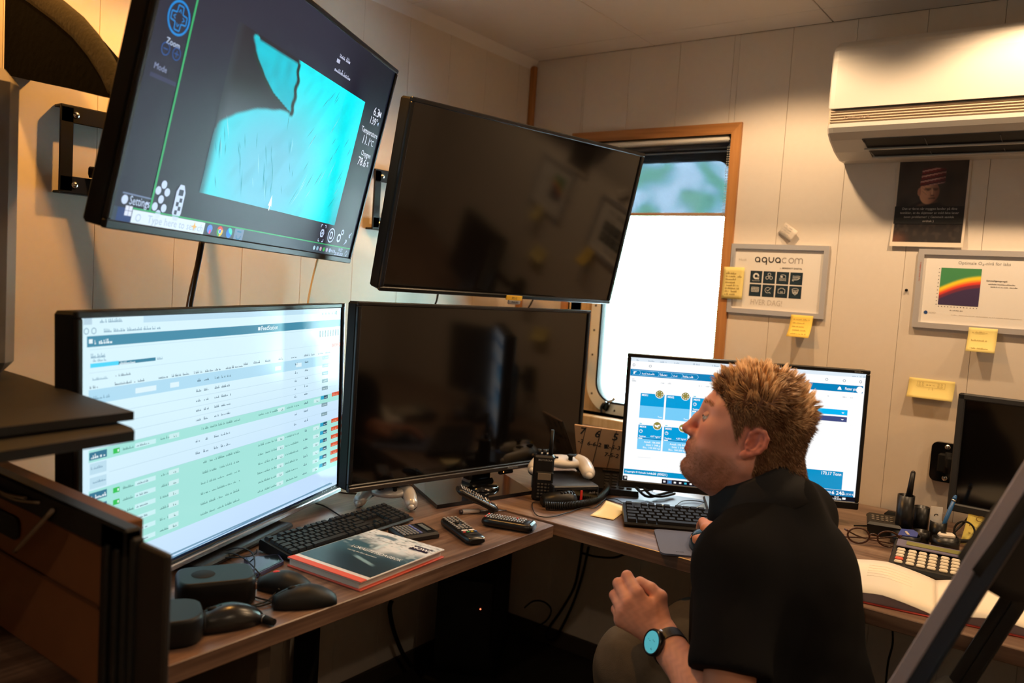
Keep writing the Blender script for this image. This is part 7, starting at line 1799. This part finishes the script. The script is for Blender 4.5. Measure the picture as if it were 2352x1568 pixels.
for i in range(3): j = (i+1) % 3; faces.append((i, j, 3+j, 3+i))
ft_ = [(3+i, 3+(i+1) % 3, 6) for i in range(3)]
bs = (np.arange(NST)*7)[:, None]
Q4 = np.concatenate([bs+np.array(f)[None] for f in faces]); Q3 = np.concatenate([bs+np.array(f)[None] for f in ft_])
me = bpy.data.meshes.new('hair'); VV_ = h2w(V.reshape(-1, 3))-PO; me.from_pydata(VV_.tolist(), [], Q4.tolist()+Q3.tolist())
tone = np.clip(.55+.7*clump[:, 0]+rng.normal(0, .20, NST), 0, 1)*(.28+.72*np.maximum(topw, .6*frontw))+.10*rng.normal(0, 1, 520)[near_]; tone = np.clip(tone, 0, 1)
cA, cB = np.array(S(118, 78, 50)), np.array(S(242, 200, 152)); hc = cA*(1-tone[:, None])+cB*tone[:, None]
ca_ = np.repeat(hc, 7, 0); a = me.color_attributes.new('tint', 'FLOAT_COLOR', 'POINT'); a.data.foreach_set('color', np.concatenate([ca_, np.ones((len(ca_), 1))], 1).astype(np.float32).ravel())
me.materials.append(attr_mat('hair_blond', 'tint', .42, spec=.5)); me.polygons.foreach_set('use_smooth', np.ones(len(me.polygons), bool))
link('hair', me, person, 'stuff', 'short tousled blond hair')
# stubble on chin and jaw, eyebrows
def bristles(name, mask_f, count, L, w, col, lean):
    tri = np.concatenate([FH[:, [0, 1, 2]], FH[:, [0, 2, 3]]]); cen = VH[tri].mean(1); mk = mask_f(cen); tri = tri[mk > .02]; pr = mk[mk > .02]; pr = pr/pr.sum()
    pk = rng.choice(len(tri), count, p=pr); a, b = np.sqrt(rng.rand(count)), rng.rand(count)
    B = VH[tri[pk, 0]]*(1-a)[:, None]+VH[tri[pk, 1]]*(a*(1-b))[:, None]+VH[tri[pk, 2]]*(a*b)[:, None]; N_ = NH[tri[pk, 0]]
    d = N_*.6+np.array(lean)+rng.normal(0, .25, (count, 3)); d /= np.linalg.norm(d, axis=1, keepdims=True); s_ = np.cross(d, rng.normal(0, 1, (count, 3))); s_ /= np.linalg.norm(s_, axis=1, keepdims=True); s2 = np.cross(d, s_)
    V = np.stack([B+s_*w, B-s_*w*.5+s2*w*.87, B-s_*w*.5-s2*w*.87, B+d*(L*rng.uniform(.6, 1.2, count))[:, None]], 1)
    bs = (np.arange(count)*4)[:, None]; Q = np.concatenate([bs+np.array(f)[None] for f in ((0, 1, 3), (1, 2, 3), (2, 0, 3))])
    me = bpy.data.meshes.new(name); me.from_pydata((h2w(V.reshape(-1, 3))-PO).tolist(), [], Q.tolist()); me.materials.append(mat(name+'_hair', col, .6)); link(name, me, person, 'stuff')
def m_beard(c): 
    y = np.abs(c[:, 1]); return sstep(-.052, -.078, c[:, 2]+.0)*sstep(-.004, .03, c[:, 0])*sstep(-.132, -.108, c[:, 2])*sstep(.0, .3, .3)*1.0+sstep(.006, .003, np.abs(c[:, 2]+.0445))*sstep(.088, .094, c[:, 0])*.8
bristles('beard', m_beard, 3200, .0035, .00022, S(150, 104, 66), (.15, 0, -.5))
def m_brow(c): y = np.abs(c[:, 1]); return sstep(.0045, .002, np.abs(c[:, 2]-.033-.10*np.minimum(y-.012, .022)+.25*np.maximum(0, y-.036)))*sstep(.012, .016, y)*sstep(.054, .048, y)*(c[:, 0] > .05)
bristles('eyebrow', m_brow, 260, .006, .00028, S(196, 152, 112), (-.2, 0, .3))

# ---- office chair that he sits on
CM = T(*(PC*[1, 1, 0])) @ RZ(math.radians(170))
chair = thing('office_chair', 'office chair with grey-edged backrest behind the man at the lower right', 'chair', CM)
FAB = mat('chair_grey_fabric', S(156, 152, 168), .85, noise=.12, nscale=700, bump=.5, bscale=1200); CBK = mat('chair_black', (.010, .010, .011), .7)
sz = PC[2]-.124
mb = MB(); mb.box((.02, 0, sz-.04), (.46, .46, .085), r=.035); mb.build('seat', CBK, chair)
Ci = CM.inverted()
def cl(p): return Ci @ Vector(p)
lt0, lt1 = cl(on(2064, 1568, 1, -1.30)), cl(on(2352, 1103, 1, -1.30)); dv_ = (lt1-lt0)
pA = lt0-dv_*.55; pB = lt1+dv_*.28
def strut(y_off, x_off, m1, m2):
    a, b = Vector((pA.x+x_off, pA.y+y_off, pA.z)), Vector((pB.x+x_off, pB.y+y_off, pB.z)); 
    for nm, mt, ofs, wd, th in (('side_rail', m1, 0, .024, .018), ('rail_backing', m2, -.018, .020, .020)):
        mb = MB(); rings = []
        for k in range(13):
            s_ = k/12; p = a.lerp(b, s_); bow = 0; t_ = (b-a).normalized(); nx = Vector((t_.z, 0, -t_.x)); c_ = p+nx*(ofs*1.0+bow)
            rings.append([tuple(c_+Vector((0, sy*wd/2*(1 if abs(q) < .9 else .82), 0))+nx*(q*th/2)) for sy, q in ((-1, -.8), (-.8, -1), (.8, -1), (1, -.8), (1, .8), (.8, 1), (-.8, 1), (-1, .8))])
        mb.loft(rings, smooth=False); mb.build(nm, mt, chair)
    return a, b
EDGE = mat('chair_edge_blue', S(24, 40, 60), .4)
a1, b1 = strut(0, 0, FAB, EDGE); a2, b2 = strut(-.44, -.0, CBK, CBK)
# cushion hung between the rails, rounded at its lower edge
mb = MB(); t_ = (b1-a1).normalized(); nx = Vector((t_.z, 0, -t_.x)); Lr = (b1-a1).length
def cush(u, v):
    low = .63-.10*math.sin(PI*u)**.6; s_ = low+(1.02-low)*v; p = a1.lerp(a2, u)+t_*(Lr*s_); return tuple(p+nx*(.02*math.sin(PI*s_)-.045*math.sin(PI*u)**.7))
mb.sheet(cush, 16, 14, .035); mb.build('backrest_cushion', CBK, chair)
mb = MB(); mb.tube([tuple(a1), tuple(a1.lerp(a2, .5)+Vector((.03, 0, -.02))), tuple(a2)], .018, 8); mb.tube([tuple(a1.lerp(a2, .5)+Vector((.03, 0, -.02))), (-.12, 0, sz-.08), (.0, 0, sz-.09)], .022, 8); mb.build('back_support', CBK, chair)
MB().cyl((0, 0, .10), (0, 0, sz-.08), .026, n=16).build('gas_column', BLK, chair)
lg = MB()
for k in range(5): a = 2*PI*k/5+.3; lg = MB(); lg.tube([(0, 0, .12), (.14*math.cos(a), .14*math.sin(a), .10), (.29*math.cos(a), .29*math.sin(a), .07)], lambda u: .024-.008*u, 8); o = lg.build('leg', BLK, chair); w_ = MB(); w_.cyl((.29*math.cos(a)-.018*math.sin(a), .29*math.sin(a)+.018*math.cos(a), .028), (.29*math.cos(a)+.018*math.sin(a), .29*math.sin(a)-.018*math.cos(a), .028), .028, n=16); w_.build('caster', BLK, o)
# ================================================================== LEFT FOREGROUND
# shelf standing on the left desk
SHB = mat('shelf_dark', (.0055, .0045, .004), .6, noise=.2, nscale=40, spec=.3)
sh = thing('desk_shelf', 'dark shelf board jutting in at the left edge above the cardboard box', 'shelf', T(.42, -2.05, DZ))
e0 = on(320, 988, 2, 1.085); x1 = e0[0]-.42; yb = e0[1]+2.05
MB().prism([(-.38, yb+.045), (-.05, yb+.035), (x1-.022, yb+.002), (x1, yb-.006), (x1+.03, yb-.18), (x1+.03, yb-.45), (-.38, yb-.45)], 1.072-DZ, 1.085-DZ).build('board', SHB, sh)
MB().prism([(-.38, yb+.055), (-.05, yb+.045), (x1-.054, yb+.022), (x1-.030, yb-.18), (x1-.024, yb-.45), (-.38, yb-.45)], 1.088-DZ, 1.099-DZ).build('board', SHB, sh)
MB().box((-.36, yb-.2, (1.072-DZ)/2), (.02, .40, 1.072-DZ), r=.001).build('side_panel', SHB, sh); MB().box((x1-.06, yb-.42, (1.072-DZ)/2), (.10, .02, 1.072-DZ), r=.001).build('side_panel', SHB, sh)
# cardboard box with black edging
ya, yb2 = -1.935, -1.886
c0, c1_, c2_ = on(0, 1050, 1, ya), on(300, 1215, 1, ya), on(366, 1275, 1, ya)
cbx = thing('cardboard_box', 'brown cardboard box with black edging and clear tape at the lower left', 'box', T(.45, ya, DZ))
xL, xR, zT = .02-.45, c1_[0]-.45, c1_[2]-DZ
BRN = mat('box_brown', S(112, 68, 34), .7, noise=.08, nscale=25); EDG = mat('box_edging', (.008, .0075, .007), .55, spec=.3)
MB().box(((xL+xR)/2-.02, .022, zT/2), (xR-xL-.05, .040, zT-.01), r=.002).build('front_sheet', BRN, cbx)
wz = .036
MB().box(((xL+xR)/2, .004, zT-wz/2), (xR-xL, .022, wz), r=.003).build('edging', EDG, cbx); MB().box((xR-wz*.8, .004, zT/2), (wz*1.6, .022, zT-.002), r=.003).build('edging', EDG, cbx)
for k in range(2): MB().box((xR-.012-.022*k, -.010, zT/2-.01), (.010, .006, zT-.03), r=.002).build('edge_rib', EDG, cbx)
MB().box((xR+.004, .006, zT/2-.004), (.010, .016, zT-.012), r=.003).build('edging', EDG, cbx)
xr2 = c2_[0]-.45; zt2 = c2_[2]-DZ; MB().box(((xR+xr2)/2, .010, zt2/2), (xr2-xR+.01, .010, zt2), r=.003).build('corner_flap', mat('flap_brown_black', (.012, .008, .006), .6), cbx)
MB().prism(rr(-.22, zT-.088, .110, zT-.055, .014), 0, .002, T(0, -.0012, 0) @ RX(PI/2)).build('hand_hole_patch', mat('hole_shade', (.004, .004, .004), .8), cbx)  # black plate on the solid front, standing in for the hole's shade
TAPE = mat('clear_tape', (.30, .24, .18), .08, spec=.9)
for (u0, v0), (u1, v1), w_ in (((55, 1262), (142, 1168), .012), ((0, 1110), (80, 1140), .008), ((20, 1128), (110, 1150), .007)):
    p, q = on(u0, v0, 1, ya), on(u1, v1, 1, ya); mb = MB(); mb.tube([tuple(p-[.45, ya, DZ]-[0, .012, 0]), tuple((p+q)/2-[.45, ya, DZ]-[0, .015, .003]), tuple(q-[.45, ya, DZ]-[0, .012, 0])], w_*.28, 6); mb.build('tape_strip', TAPE, cbx)
MB().box(((xL+xR)/2-.03, -.0005, zT-.118), (xR-xL-.08, .002, .004)).build('crease', mat('box_crease', S(84, 48, 22), .7), cbx)
# tall white case on the shelf
w0 = on(45, 862, 2, 1.10); pwt = thing('white_case', 'tall pale grey plastic case with rounded corners standing on the shelf', 'case', T(w0[0], w0[1], 1.0995))
z1 = on(8, 175, 1, w0[1])[2]-1.0995
MB().box((-.16, -.18, z1/2), (.32, .36, z1), r=.022).build('shell', mat('case_white', S(128, 123, 120), .45), pwt)
MB().box((-.16, -.362, z1*.5), (.24, .004, z1*.7), r=.001).build('front_panel', mat('case_grey', S(112, 108, 104), .5), pwt)
# dark bag with an olive edge on top of it
zb = 1.60; yy = -1.745
bag = thing('bag', 'black bag with an olive green edge hanging on the wall above the pale grey case', 'bag', T(.15, yy, zb))
tip = on(296, 224, 1, yy); low = on(12, 172, 1, yy)
prof = [on(u, v, 1, yy)-np.array([.15, yy, zb]) for u, v in ((296, 222), (285, 178), (262, 128), (232, 82), (196, 40), (150, 2), (90, -40), (20, -80))]
lowp = [on(u, v, 1, yy)-np.array([.15, yy, zb]) for u, v in ((290, 231), (235, 222), (130, 196), (70, 184), (14, 172))]
pl = [(p[0], p[2]) for p in prof]; lw_ = [(p[0], p[2]) for p in lowp]
inner = [(x-.022, z-.026) for x, z in pl[1:]]
XZM = Matrix(((1, 0, 0, 0), (0, 0, 1, 0), (0, 1, 0, 0), (0, 0, 0, 1)))
mb = MB(); mb.prism([pl[0]]+inner+lw_[::-1], -.004, .045, XZM); mb.build('side', mat('bag_black', (.0006, .0006, .0005), .9, spec=.05, bump=.4, bscale=60), bag)
mb = MB(); 
def rim(u, v):
    k = u*(len(pl)-1); i = min(int(k), len(pl)-2); f = k-i; x = pl[i][0]*(1-f)+pl[i+1][0]*f; z = pl[i][1]*(1-f)+pl[i+1][1]*f; s_ = min(1, u*6); return (x-.028*s_*(1-v), -.004*math.sin(PI*v)-.008+.03*max(0, v-.8), z-.032*s_*(1-v))
mb.sheet(rim, 40, 6, .006); mb.build('edge_band', mat('bag_olive', S(32, 26, 11), .9, noise=.5, nscale=18, bump=.5, bscale=120), bag)
